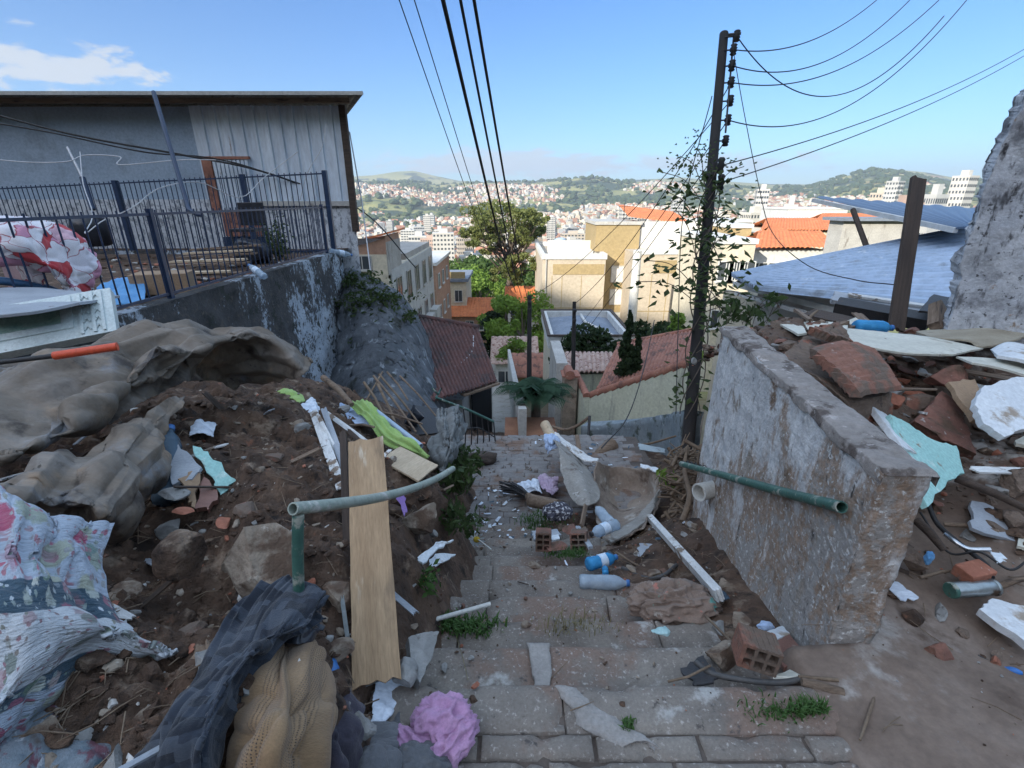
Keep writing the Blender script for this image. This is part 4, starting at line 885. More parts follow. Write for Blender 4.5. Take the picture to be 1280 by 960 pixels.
def clump(label, u, vtop, Y, R, mt, n, leaf, seed, clumps=20):
    ba = tb(u, Y); ht = VY(u, vtop, Y).z-ba.z; return tree('tree', label, 'tree', ba, ht, R, mt, n, leaf, seed, clumps, .8, gl, .12, .42)
mt = M_['leaf']
clump('leftmost mid green tree below the white apartment slab', 560, 326, 110, 6.5, M_['leafbright'], 5000, .38, 1)
clump('round green tree between the white slab and the pine', 588, 322, 105, 6.5, M_['leaf'], 5000, .38, 2)
clump('dark tree just left of the pine trunk', 612, 324, 92, 6, M_['leaf'], 5000, .34, 3)
clump('light green tree in front of the round green tree', 600, 337, 84, 5.5, M_['leafbright'], 5000, .30, 4)
clump('shady tree right of the pine trunk', 664, 322, 96, 6, M_['leaf'], 5000, .34, 5)
clump('tree squeezed between pine and beige building', 672, 345, 74, 4, M_['leaf'], 4000, .28, 6)
clump('bright yellow green tree left of the beige building, lit by the sun', 652, 362, 44, 2.8, M_['leafbright'], 7000, .17, 7, 24)
clump('bright bushy tree directly below the pine', 634, 374, 48, 2.5, M_['leafbright'], 5000, .18, 8)
clump('dark shrubby tree at the left edge of the bright bushes', 618, 385, 46, 1.6, M_['leafdark'], 3500, .16, 9)
clump('tree low in the lane behind the first dark pole', 645, 400, 34, 1.3, M_['leafbright'], 3500, .11, 10)
clump('dark tree with drooping leaves behind the tiled house', 735, 412, 19.6, 1.25, M_['leafdark'], 5000, .10, 11)
clump('second dark tree in front of the grey hipped roof', 762, 412, 19.8, 1.0, M_['leafdark'], 3500, .10, 12)
clump('dark green shrub tree at the foot of the beige building', 822, 392, 25, 1.5, M_['leafdark'], 5000, .12, 13)
clump('bright shrub beside the utility pole at the foot of the beige building', 852, 384, 24, 1.1, M_['leafbright'], 2500, .16, 14)
clump('small shrub right of the white concrete pole', 803, 402, 26, .8, M_['leafdark'], 2500, .12, 15)
def cypress(label, u, vt, vb, s, R, seed):
    a, t = W(u, vb, s), W(u, vt, s); h = t.z-a.z+.5; C = []; cr = []; rs = random.Random(seed)
    for i in range(26):
        f = i/25; rr = R*(1-f)**.7*.8+.03; C.append(a+V(rs.uniform(-1, 1)*rr*.5, rs.uniform(-1, 1)*rr*.5, f*h)); cr.append((rr*.8, rr*.8, h*.06))
    tk = Mb().tube([a+V(0, 0, -1.2), a+V(0, 0, h*.8)], [.05, .02], 6)
    T('cypress', label, 'tree', [('crown', leaves(5000, C, np.array(cr), .045, seed, up=1.5), M_['leafdark']), ('trunk', tk, M_['bark'])], group='two small cypresses')
cypress('taller dark cypress standing before the clay roof', 781, 411, 466, 12.9, .26, 1)
cypress('shorter cypress to the right of the taller one', 794, 441, 466, 12.9, .17, 2)
# bushy palm by the lane
a = W(670, 508, 9.8); fr = Mb(); rs = random.Random(4); tkp = Mb().tube([a+V(0, 0, -1.2), a+V(0, 0, .25)], [.13, .09], 8)
for i in range(46):
    az_ = rs.uniform(0, 6.28); el_ = rs.uniform(.75, 1.52); L = rs.uniform(.5, .85); d = V(math.cos(az_), math.sin(az_), 0)
    pts = [a+V(0, 0, .2)+d*(L*t*math.cos(el_)+.25*t*t)+V(0, 0, L*t*math.sin(el_)-.55*L*t*t) for t in np.linspace(0, 1, 8)]
    fr.tube(pts, [.01]*7+[.003], 4)
    for j in range(1, 8):
        for k in range(4):
            p = pts[j-1].lerp(pts[j], k/4); dd = (pts[j]-pts[j-1]).normalized(); sdd = dd.cross(V(0, 0, 1)).normalized()
            for sg in (-1, 1):
                tip = p+sdd*sg*.24+dd*.12+V(0, 0, -.10); fr.add([p, p+dd*.03, tip], [(0, 1, 2)])
T('palm', 'bushy dark palm with drooping fronds beside the lane', 'palm', [('fronds', fr, leafm('palm_leaf', (.02, .055, .03), (.05, .11, .06))), ('trunk', tkp, M_['bark'])])
pa = W(660, 535, 9.3); pb = boxmb((pa.x-.45, pa.y-.3, pa.z-.8), (pa.x+.55, pa.y+.5, pa.z)); T('planter', 'rusty orange brown planter box under the palm', 'planter', pb, M_['planter'], bevel=.01)
# slim poles down the lane
def lpole(label, u, vt, vb, s, r, cat='pole'):
    t, a = W(u, vt, s), W(u, vb, s); m = Mb().tube([V(a.x, a.y, a.z-1.5), t], [r, r*.75], 8); arm = Mb()
    for k in range(4): arm.box((t.x-.05, t.y-.22, t.z-.25-k*.28), (t.x+.05, t.y-r, t.z-.18-k*.28))
    T('utility_pole', label, cat, [('shaft', m, M_['poleblack']), ('bracket', arm, M_['iron'])])
lpole('slim dark pole in the lane in front of the bright green bushes', 662, 369, 446, 18, .10)
lpole('slim dark pole in front of the grey hipped roof house', 718, 377, 470, 13.6, .07)
# ---------------------------------------------------------------- steps, landing, lane
def stair(Y):
    Y = np.asarray(Y, float)
    z = np.where(Y < 1.2, 0, -.16*np.minimum(np.floor((Y-1.2)/.3)+1, 10))
    z = np.where(Y > 3.9, -1.6-.07*(Y-3.9), z)
    z = np.where(Y > 6.6, -1.79-.533*(Y-6.6), z)
    return z
def stone(a, b, seed, m, amp=.006, ch=.012, res=.022):
    """one worn block: top grid with rounded, chipped borders and a skirt"""
    (x0, y0, z0), (x1, y1, z1) = a, b
    nx, ny = max(4, int((x1-x0)/res)), max(4, int((y1-y0)/res)); nx, ny = min(nx, 110), min(ny, 60)
    xs = np.concatenate([[x0, x0, x0+ch*.3], np.linspace(x0+ch, x1-ch, nx), [x1-ch*.3, x1, x1]])
    ys = np.concatenate([[y0, y0, y0+ch*.3], np.linspace(y0+ch, y1-ch, ny), [y1-ch*.3, y1, y1]])
    X_, Y_ = np.meshgrid(xs, ys); Z_ = np.full_like(X_, z1)
    d = np.minimum(np.minimum(X_-x0, x1-X_), np.minimum(Y_-y0, y1-Y_))
    P = np.stack([X_, Y_, Z_], -1)
    Z_ = Z_-ch*(1-sst(d, 0, ch*1.6))+fbm(P*7+seed, 4, seed)*amp+fbm(P*45, 2, seed+3)*amp*.35
    chip = fbm(np.stack([X_*9, Y_*9, 0*X_+seed], -1), 3, 31); Z_ = Z_-np.maximum(chip-.15, 0)*.08*(1-sst(d, 0, .05))
    Z_[0, :] = z0; Z_[-1, :] = z0; Z_[:, 0] = z0; Z_[:, -1] = z0
    wob = fbm(np.stack([X_*4, Y_*4, 0*X_+seed+.5], -1), 3, 8)*.006*(1-sst(d, 0, .03)); X_ = X_+wob; Y_ = Y_+wob
    m.grid(np.stack([X_, Y_, Z_], -1), smooth=True); return m
st = Mb(); rn = random.Random(3)
XR = 1.32
for i in range(10):         # ten steps down, each a row of long cast blocks
    y0 = 1.2+.3*i; z = -.16*(i+1); yb = y0+.3
    x = -.75
    joints = [-.75, .12, XR] if i == 0 else [-.75, rn.uniform(-.35, -.1), rn.uniform(.4, .9), XR+.25]
    for k in range(len(joints)-1):
        stone((joints[k]+.003, y0-.02, z-.5), (joints[k+1]-.003, yb+.012*fbm(np.array([[k*3., i*2., 0]]), 2, 1)[0], z+rn.uniform(-.004, .004)), i*7+k, st)
S('stairway', st, M_['step'])
mo = Mb()        # mortar seam on the first step and across the kerb of the landing
P = patch([[V(.105, 1.21, -.155), V(.15, 1.21, -.155)], [V(.085, 1.35, -.148), V(.15, 1.35, -.148)], [V(.06, 1.50, -.150), V(.17, 1.50, -.150)]], 24, 8); P[..., 2] += .004+fbm(P*30, 3, 2)*.004; P[..., 0] += (fbm(P*14, 3, 4)*.02); mo.grid(P, .02)
P = patch([[V(.34, 1.00, .006), V(.40, 1.0, .006), V(.47, .99, .004)], [V(.22, 1.07, .012), V(.30, 1.07, .014), V(.38, 1.06, .008)], [V(.14, 1.19, .008), V(.17, 1.19, .010), V(.22, 1.19, .006)]], 60, 40); e_ = np.abs(np.linspace(-1, 1, 40))[None, :]**4*np.ones((60, 1)); P[..., 2] += fbm(P*30, 4, 2)*.006-e_*.012; P[..., 0] += fbm(P*12, 4, 3)*.045*e_; P[..., 1] += fbm(P*12+4, 4, 3)*.02; mo.grid(P, .02)
S('mortar_seam', mo, M_['mortar'])
ld = Mb()
rows = [(.42, .62), (.63, .80), (.81, .955), (.965, 1.035)]
for ri, (ya, yb) in enumerate(rows):
    x = -1.3+(.18 if ri % 2 else 0)
    while x < 1.15:
        w = .36 if ri < 3 else .34; w *= rn.uniform(.92, 1.08); x1 = min(x+w, 1.2)
        if x1-x > .06: stone((x+.007, ya, -.2), (x1-.007, yb, rn.uniform(-.004, .004)), ri*31+int(x*10)+50, ld, .005, .008, .016)
        x += w
S('paved_landing', ld, M_['step'])
kb = Mb(); stone((-1.0, 1.042, -.3), (.17, 1.205, .006), 77, kb, .008, .014); stone((.176, 1.042, -.3), (1.16, 1.205, .004), 78, kb, .008, .014); S('kerb', kb, M_['step'])
gr = Mb(); X_, Y_ = np.meshgrid(np.linspace(-1.6, 1.3, 60), np.linspace(-1.2, 1.19, 60)); gr.grid(np.stack([X_, Y_, -.022+fbm(np.stack([X_*6, Y_*6, 0*X_], -1), 4, 6)*.01], -1)); S('landing_ground', gr, M_['grout'])
# paved ramp under the steps: courses of long thin bricks
rp = Mb(); y = 3.9; ri = 0
while y < 6.6:
    h = .115; x = -1.2+(.12 if ri % 2 else 0)
    while x < 1.6:
        w = .27*rn.uniform(.9, 1.1); z = float(stair(y+.06))+rn.uniform(-.006, .006)
        stone((x+.004, y+.003, z-.2), (x+w-.004, y+h-.003, z), ri*5+int(x*9)+90, rp, .003, .004, .04); x += w
    y += h; ri += 1
S('brick_ramp', rp, mat('worn_grey_pavers', [(.17, .16, .155), (.26, .245, .235)], 5, stains=[((.18, .12, .09), 2.5, .5, .64)], rough=.92, bump=.6, bscale=60))
X_, Y_ = np.meshgrid(np.linspace(-1.4, 1.9, 30), np.linspace(3.8, 6.62, 30)); S('ramp_ground', Mb().grid(np.stack([X_, Y_, stair(np.maximum(Y_, 3.91))-.012], -1)), M_['grout'])
# lower flight and the lane that runs on down the hill
lf = Mb()
for i in range(17):
    y0 = 6.62+.32*i; z = -1.80-.17*(i+1); lf.box((-1.25, y0, z-.6), (1.1, y0+.33, z))
S('lower_stairway', lf, M_['step'], bevel=.01)
def lanex(Y): return np.interp(Y, [6, 12, 20, 40, 60, 90], [-.1, -.32, -.68, -1.4, -2.2, -3.2])
Ys = np.linspace(12, 90, 200); wl = np.linspace(-1, 1, 9)
P = np.array([[(lanex(y)+w*(.62+.004*y), y, float(np.interp(y, PY, PZ))+.12+.02*math.sin(y*3+w)) for w in wl] for y in Ys]); S('lane', Mb().grid(P), mat('lane_concrete', [(.28, .265, .24), (.38, .36, .33)], 2, stains=[((.18, .16, .12), 2, .55, .66), ((.10, .13, .06), 3, .64, .7)], bump=.4, bscale=20))
lw = []
for (u, v, s, hh) in ((640, 545, 9.0, .7), (637, 505, 13.5, .8), (634, 470, 20, 1.0), (632, 448, 28, 1.2)): lw.append(W(u, v, s)+V(.12, 0, 0))
P = np.array([[tuple(p+V(0, 0, .55)) for p in lw], [tuple(p+V(0, 0, -1.2)) for p in lw]]); T('lane_wall', 'low stained wall along the right side of the lane below the palm', 'wall', Mb().grid(patch(P, 6, 40), .15), M_['concrete'])

# ---------------------------------------------------------------- left: terrace, retaining wall, rock, house
XW = -3.92; TZ = .46
tr = Mb(); X_, Y_ = np.meshgrid(np.linspace(-26, XW-.21, 90), np.linspace(2.2, 16, 70)); S('terrace_ground', tr.grid(np.stack([X_, Y_, TZ-.02+fbm(np.stack([X_, Y_, 0*X_], -1)*1.3, 4, 6)*.05], -1)), M_['soil'])
ys = np.linspace(2.6, 11.4, 160); zs = np.linspace(0, 1, 50)
P = np.array([[(XW+.10*(1-t)**1+0, y, TZ+.06-(1-t)*3.6) for y in ys] for t in zs]); 
P = P+np.stack([fbm(P*1.2, 5, 3)*.12+fbm(P*7, 4, 7)*.03, 0*P[..., 0], 0*P[..., 0]], -1)
rw_ = Mb(); rw_.grid(P[:, ::-1], .0); 
top = Mb(); top.box((XW-.2, 2.6, TZ-3), (XW+.0, 11.4, TZ+.055)); rw_.join(top)
endP = np.array([[(XW+.02-x*6, 11.38+fbm(np.array([[x*3, t*3, 1.]]), 3, 2)[0]*.1, TZ+.05-(1-t)*4.2) for x in np.linspace(0, 1, 30)] for t in zs]); rw_.grid(endP)
T('retaining_wall', 'tall black moulded retaining wall with flaking white paint under the blue railing', 'wall', rw_, M_['mouldwall'])
# rock outcrop below the corner
rows = [[W(436, 350, 11.6), W(462, 366, 11.6), W(492, 384, 11.7), W(515, 420, 11.8), W(530, 470, 11.8)],
        [W(436, 400, 11.0), W(468, 415, 10.6), W(500, 440, 10.7), W(524, 478, 11.0), W(540, 515, 11.3)],
        [W(434, 460, 10.6), W(470, 470, 10.0), W(502, 485, 10.0), W(530, 515, 10.4), W(548, 548, 10.8)],
        [W(430, 540, 10.2), W(470, 545, 9.4), W(505, 548, 9.4), W(532, 560, 9.8), W(550, 575, 10.3)],
        [W(426, 640, 9.5), W(470, 640, 9.0), W(505, 640, 9.0), W(535, 640, 9.4), W(556, 640, 9.8)]]
P = patch(rows, 110, 90); n_ = nrm(P); st_ = np.array([1.0, 1.0, .35])
P = P+n_*(fbm(P*.9*np.array([1, 1, .3]), 3, 4, .5, True)*.16+fbm(P*4*st_, 4, 8)*.05)[..., None]
P = P.copy(); T('rock_outcrop', 'big dark rounded rock face at the end of the moulded wall', 'rock', Mb().grid(P, .4), M_['rockface'])
def sprigs(mb, pts, n, L, leaf, seed, spread=.5, up=1.0, r=.006):
    rs = random.Random(seed)
    tips = []
    for i in range(n):
        p = Vector(rs.choice(pts)); d = V(rs.uniform(-1, 1)*spread, rs.uniform(-1, 1)*spread, up*rs.uniform(.4, 1.2)); l = L*rs.uniform(.5, 1.2)
        q = [p, p+d*l*.5, p+d*l+V(0, 0, -.15*l)]; mb.tube(q, [r, r*.7, r*.3], 4); tips += [q[1].lerp(q[2], t/3) for t in range(4)]
    return leaves(n*14, tips, [[.05+L*.12]*3]*len(tips), leaf, seed, mb, .4, 1)
pts = [W(u, v, s) for u, v, s in ((445, 352, 11.2), (455, 360, 11.1), (465, 368, 11.1), (478, 378, 11.0), (490, 388, 11.0), (470, 380, 10.9), (450, 376, 10.8), (440, 385, 10.8), (500, 402, 10.9), (462, 392, 10.8))]
T('rock_plants', 'scrubby olive weeds hanging over the top of the dark rock', 'plant', sprigs(Mb(), pts, 170, .6, .055, 3, .9, .5), [M_['bark'], M_['vine']])
pts = [W(u, v, 10.4) for u, v in ((452, 425), (458, 435), (462, 445), (458, 452))]
T('rock_fern', 'green weed tuft growing on the rock beside the moulded wall', 'plant', sprigs(Mb(), pts, 60, .28, .045, 5, .8, .4), [M_['bark'], M_['vine']])

YH = 12.6; b = root('terrace_house', 'grey blue rendered house with zinc sheet wall and flat tin roof on the terrace', 'house', (-10, YH, TZ))
xz0, xz1 = VY(250, 200, YH).x, VY(437, 200, YH).x; zroof = VY(300, 126, YH).z
part('wall', boxmb((-30, YH, TZ+1.15), (xz0, YH+3, zroof-.12)), M_['houseblue'], b)
part('lower_wall', boxmb((-30, YH-.03, TZ-.6), (xz0+1.2, YH+3, TZ+1.149)), M_['whitebase'], b)
zb_ = VY(350, 252, YH).z
part('block_wall', Mb().prism([V(xz0+1.203, YH-.01, TZ-.9), V(xz1-.02, YH-.01, TZ-.9), V(xz1-1.9, YH+5, TZ-.9), V(xz0+1.203, YH+3, TZ-.9)], (0, 0, zb_-.003-TZ+.9)), M_['whitebase'], b)
P = Mb(); P.join(roofmb(V(xz0-.05, YH-.06, zroof-.14), V(xz1, YH-.06, zroof-.14), V(xz1+.0, YH-.06, zb_-.05), V(xz0-.0, YH-.06, zb_-.05), 13, 0, 0.0, 0, .01, 'trap')) if 0 else None
def zincwall(x0, x1, z0, z1, y, pitch=.30, dep=.05):
    mb = Mb(); pts = []; x = x0
    while x < x1: pts += [(x, 0), (x+pitch*.78, 0), (x+pitch*.83, dep), (x+pitch*.95, dep)]; x += pitch
    pts = [p for p in pts if p[0] <= x1]+[(x1, 0)]
    vs = [(px, y-d, z) for z in (z0, z1) for px, d in pts]; n = len(pts)
    return mb.add(vs, [(i, i+1, n+i+1, n+i) for i in range(n-1)])
part('zinc_cladding', zincwall(xz0, xz1-.1, zb_, zroof-.1, YH-.02), M_['zinc'], b)
part('zinc_side', Mb().prism([V(xz1-.14, YH+.02, zb_), V(xz1-.06, YH+.02, zb_), V(xz1-1.94, YH+5, zb_), V(xz1-2.0, YH+5, zb_)], (0, 0, zroof-.12-zb_)), M_['darkwood'], b)
part('corner_post', boxmb((xz1-.09, YH-.12, zb_-.7), (xz1+.06, YH+.0, zroof-.1)), M_['darkwood'], b)
part('sill_beam', boxmb((xz0+1.3, YH-.09, zb_-.10), (xz1-.1, YH-.03, zb_+.01)), M_['concrete'], b)
rf = roofmb(V(-30, YH-.75, zroof+.02), V(xz1+.68, YH-.75, zroof-.0), V(xz1-1.5, YH+5, zroof+.4), V(-30, YH+5, zroof+.4), 160, 0, .04, 0, .015, 'sine')
part('roof', rf, M_['asbestos'], b)
part('eave_beam', boxmb((-30, YH-.55, zroof-.13), (xz1+.3, YH-.45, zroof-.03)), M_['wood'], b)
part('fascia', boxmb((-30, YH-.79, zroof-.02), (xz1+.68, YH-.755, zroof+.05)), M_['concrete'], b)
# shutter window in its orange frame
wl_, wr_ = VY(262, 230, YH).x, VY(320, 230, YH).x; zt_, zs_ = VY(290, 196, YH).z, VY(290, 262, YH).z
ff = Mb(); ff.box((wl_, YH-.15, zs_-.02), (wl_+.22, YH-.051, zt_)); ff.box((wl_+.22, YH-.14, zt_-.06), (wr_, YH-.051, zt_)); ff.box((wl_+.22, YH-.14, zs_-.62), (wr_, YH-.06, zs_-.02))
o = part('window', ff, M_['tilered'], b); sh = Mb()
for k in range(9): xx = wl_+.24+k*(wr_-wl_-.26)/9; sh.box((xx, YH-.12, zs_), (xx+.07, YH-.08, zt_-.07))
part('shutter', sh, M_['zinc'], o)
dm = boxmb((wl_+.12, YH-.10, TZ-.3), (wr_+.1, YH-.04, zs_-.64)); part('door', dm, M_['navy'], b)
pipe = Mb().tube([W(437, 165, 12.4), W(452, 250, 12.2), W(462, 330, 12.0), W(468, 392, 11.9)], .018, 6); T('drain_pipe', 'thin pale pipe hanging down the corner of the terrace house', 'pipe', pipe, M_['wire'])

def railing(name, label, a, c, h, posts, npk, rail_z=(.04, None), r=.009, mt='navy', post_r=.028, ph=None):
    a, c = Vector(a), Vector(c); d = c-a; L = d.length; parts = []
    rl = Mb()
    for zz in (.05, h): rl.join(boxmb((0, -.014, -.014), (L, .014, .014)), frame(a+V(0, 0, zz), d))
    parts.append(('rail', rl, M_[mt]))
    for t in posts:
        p = a+d*t; hh = h+.06 if ph is None else ph; m = Mb(); m.box((p.x-post_r, p.y-post_r, p.z-.12), (p.x+post_r, p.y+post_r, p.z+hh)); parts.append(('post', m, M_[mt]))
    for k in range(npk):
        p = a+d*((k+.5)/npk); m = Mb(); m.tube([p+V(0, 0, .03), p+V(0, 0, h+.045)], r, 5); parts.append(('bar', m, M_[mt]))
    return T(name, label, 'railing', parts)
fz = TZ+.06
railing('front_railing', 'front dark blue metal railing standing on top of the moulded wall', (XW-.1, 2.7, fz), (XW-.1, 10.9, fz), .93, (.36, .985), 58)
# back railing from the corner off to the left
a = V(XW-.05, 11.1, fz-.02); c = V(-15.5, 12.15, fz-.45)
railing('back_railing', 'longer dark blue railing running across in front of the grey blue house', a, c, 1.62, (.0, .16, .42, .72), 96, r=.010, post_r=.045)
pt = W(192, 115, 8.1); pb_ = W(236, 262, 7.7)
bent = [pt, pt.lerp(pb_, .5), pt.lerp(pb_, .9), pb_, W(246, 268, 7.6), W(253, 269, 7.6)]
T('bent_post', 'tall bent dark blue post leaning above the front railing', 'post', Mb().tube(bent, .035, 8), M_['navy'])
T('leaning_post', 'short pale tipped blue post with thin wire tied round it', 'post', [('post', Mb().tube([W(116, 262, 9.3), W(103, 222, 9.3)], .05, 8), M_['navy']), ('tip', Mb().tube([W(103, 222, 9.3), W(84, 184, 9.3)], .022, 6), M_['wire'])])
def wire(label, pts, r, mt='black', n=40, name='wire', cat='wire', sag=0, grp=None):
    P = catm(np.array([tuple(W(*p)) for p in pts]), n, 0)
    if sag: t = np.linspace(0, 1, n); P[:, 2] -= 4*sag*t*(1-t)
    return T(name, label, cat, Mb().tube(P, r, 6), M_[mt], group=grp)
wire('pale twisted wire wandering along the blue railings', [(0, 200, 9), (40, 203, 9), (84, 202, 9), (106, 194, 9.2), (150, 196, 9.2), (150, 206, 9.1), (225, 200, 9), (270, 200, 9)], .009, 'wire')
wire('pale wire looping from the tipped post down to the railing', [(100, 190, 9.0), (104, 230, 8.6), (116, 268, 7.5), (106, 292, 7), (130, 275, 7.2), (165, 260, 7.4), (200, 235, 8), (250, 228, 9), (300, 247, 9.5), (330, 222, 10), (372, 190, 10.4)], .008, 'wire')
wire('pale wire standing up near the right end of the back railing', [(375, 250, 10.6), (385, 215, 10.6), (402, 185, 10.6), (408, 155, 10.6)], .007, 'wire')
wire('upper black cable sagging in front of the grey blue wall', [(-60, 128, 10), (90, 168, 10.4), (230, 194, 10.8), (330, 215, 11.3), (440, 255, 12.3)], .022)
wire('lower black cable sagging in front of the grey blue wall', [(-60, 145, 9.6), (60, 165, 10), (180, 190, 10.5), (260, 197, 11), (330, 215, 11.3), (450, 262, 12.3), (520, 335, 13.4)], .016)
coil = [W(430+5*math.cos(t*2.1)+t*.4, 266+5*math.sin(t*2.1)+t*.5, 12.0) for t in range(14)]; T('cable_coil', 'coil of pale cable hanging at the corner of the terrace house', 'cable', Mb().tube(catm(np.array([tuple(p) for p in coil]), 70, 0), .014, 5), M_['wire'])
tk_ = Mb(); tc_ = W(113, 288, 9.6); tk_.lathe([(.25, -.3), (.30, -.27), (.31, .1), (.28, .22), (.15, .28), (.05, .29)], 20, Matrix.Translation(tc_)); T('plastic_drum', 'black round drum behind the front railing', 'drum', tk_, M_['darkplastic'])

# clutter on the terrace, seen through the railings
TX = XW-.5
def tp_(u, v): return G(u, v, TZ)
T('folded_cloth', 'crumpled blue cloth lying on the terrace behind the railing', 'cloth', Mb().grid(wrinkle(patch([[W(122, 382, 5.7), W(150, 384, 5.7), W(182, 378, 5.8)], [W(124, 358, 6.1), W(150, 352, 6.1), W(180, 350, 6.2)], [W(128, 364, 6.4), W(152, 360, 6.4), W(176, 360, 6.5)]], 40, 50), .05, 4, 2), .012), M_['blueshirt'])
p = W(200, 372, 6.6); bx_ = Mb(); bx_.box((-.32, -.2, 0), (.32, .2, .26)); T('cardboard_box', 'brown box behind the post of the front railing', 'box', bx_, M_['tanside'], M=Matrix.Translation(V(-4.55, 6.35, TZ)) @ Matrix.Rotation(.3, 4, 'Z'), bevel=.01)
rs = random.Random(2)
for i in range(7):
    q = V(-5.0-.06*i, 7.4+.3*i, TZ+.02); plank('plank', ['lowest weathered plank of the wood pile behind the railing', 'second plank up in the wood pile behind the railing', 'third plank up in the wood pile, pale and clean', 'middle dark plank of the wood pile', 'fifth plank up, a pale one, in the wood pile', 'dark plank near the back of the wood pile', 'farthest pale plank of the wood pile near the chair'][i], 'plank', q+V(-.6, rs.uniform(-.2, .2), .04*i), q+V(.7, rs.uniform(-.2, .4), .05*i+.02), .14, .03, M_['palewood' if i % 2 else 'wood'], seed=i, group='planks piled on the terrace')
T('chair', 'dark chair frame standing at the door behind the railing', 'chair', [('seat', boxmb((-5.62, 10.0, 1.0), (-5.1, 10.5, 1.06)), M_['darkplastic'], .01), ('backrest', boxmb((-5.62, 10.47, 1.1), (-5.1, 10.52, 1.55)), M_['darkplastic'], .01)]+[('leg', Mb().tube([V(x, y, TZ), V(x, y, 1.0)], .02, 6), M_['iron']) for x in (-5.6, -5.12) for y in (10.02, 10.48)])
T('dark_bin', 'black bag heap beside the chair on the terrace', 'bag', rockmb((.35, .3, .3), 5, 3, .4, 3, smooth=True), M_['darkplastic'], M=Matrix.Translation(G(318, 328, TZ)+V(0, 0, .2)))
pts = [G(u, 326, TZ) for u in (345, 352, 358, 350)]
T('terrace_plant', 'leggy green plant growing through the railing near the corner', 'plant', sprigs(Mb(), pts, 26, .95, .045, 8, .3, 1.0, .008), [M_['bark'], M_['vine']])
rs = random.Random(6); wd = Mb()
for i in range(220):
    q = G(rs.uniform(120, 400), rs.uniform(320, 368), TZ); 
    if q.x < XW-.25 and q.y < 11: wd.join(rockmb((.05*rs.uniform(.4, 1.6), .05, .03), i, 1, .3, 3, m=rs.choice([0, 1, 2])), Matrix.Translation(q))
tag(S('terrace_litter', wd, [M_['brick'], M_['concrete'], M_['soil']], 'stuff'), 'scattered bits of brick and soil on the terrace', 'rubble')

# ---------------------------------------------------------------- right: whitewashed stub wall beside the steps
def stubwall():
    a = V(1.22, 1.37, 0); c = V(1.44, 3.22, 0); th = .155; zt0, zt1 = .765, .79
    d = (c-a).normalized(); n = V(d.y, -d.x, 0); L = (c-a).length
    mb = Mb(); cap = Mb()
    ts = np.linspace(0, L, 80); hs = np.concatenate([np.linspace(-2.4, -.2, 20), np.linspace(-.17, 1.0, 60)])
    def pt(t, w, h):
        top = zt0+(zt1-zt0)*t/L; z = min(h, 1)*top if h > 0 else h
        p = a+d*t+n*w; return (p.x, p.y, z)
    # closed ring around the wall: inner face, far end, outer face, near end
    ring = [(t, 0) for t in ts[::-1]]+[(0, w) for w in np.linspace(.012, th-.012, 10)]+[(t, th) for t in ts]+[(L, w) for w in np.linspace(th-.012, .012, 10)]
    ring.append(ring[0])
    P = np.array([[pt(t, w, h) for (t, w) in ring] for h in hs])
    nn = nrm(P); base = sst(-P[..., 2], -.5, .1)
    D = fbm(P*2.2, 4, 5)*.018+fbm(P*11, 4, 6)*.008+fbm(P*34, 3, 7)*.003
    batter = np.zeros(P.shape[:2])
    sgn = -1
    C = P[..., :2]-np.array([a.x+n.x*th/2, a.y+n.y*th/2]); out = np.stack([C[..., 0]*n.x+C[..., 1]*n.y, 0*C[..., 0]], -1)
    side = np.clip(out[..., 0]/(th/2), -1, 1)
    Q = P.copy(); Q[..., 0] += n.x*side*(D+0*base); Q[..., 1] += n.y*side*(D+0*base)
    # near end leans forward towards the foot
    e = (1-sst((P[..., 0]-a.x)*d.x+(P[..., 1]-a.y)*d.y, 0, .12)); Q[..., 0] -= d.x*e*D*1.5; Q[..., 1] -= d.y*e*(D*1.5)
    mb.grid(Q)
    # top: cement cap with worn edges
    tt = np.linspace(-.012, L+.01, 110); ww = np.concatenate([[-.007, -.007], np.linspace(-.003, th+.003, 14), [th+.007, th+.007]])
    X_ = np.zeros((len(ww), len(tt), 3))
    for i, w in enumerate(ww):
        for j, t in enumerate(tt):
            tp2 = zt0+(zt1-zt0)*t/L; z = tp2+.014*(1-((w-th/2)/(th/2+.02))**4)
            if i in (0, len(ww)-1): z = tp2-.035
            if j == 0 or j == len(tt)-1: z = min(z, tp2-.0 if 0 < i < len(ww)-1 else tp2-.035)
            p = a+d*t+n*w; X_[i, j] = (p.x, p.y, z)
    nz = fbm(X_*9, 4, 3)*.010+fbm(X_*30, 3, 4)*.004-np.maximum(fbm(X_*6+4, 3, 9)-.2, 0)*.05; X_[..., 2] += nz; X_[..., 0] += n.x*fbm(X_*8+3, 3, 2)*.010; X_[..., 1] += fbm(X_*8+7, 3, 2)*.008
    cap.grid(X_[::-1], .0)
    return T('stub_wall', 'thick whitewashed garden wall with worn cement top ending beside the steps', 'wall', [('wall_face', mb, M_['stainwall']), ('coping', cap, M_['capstone'])])
stubwall()
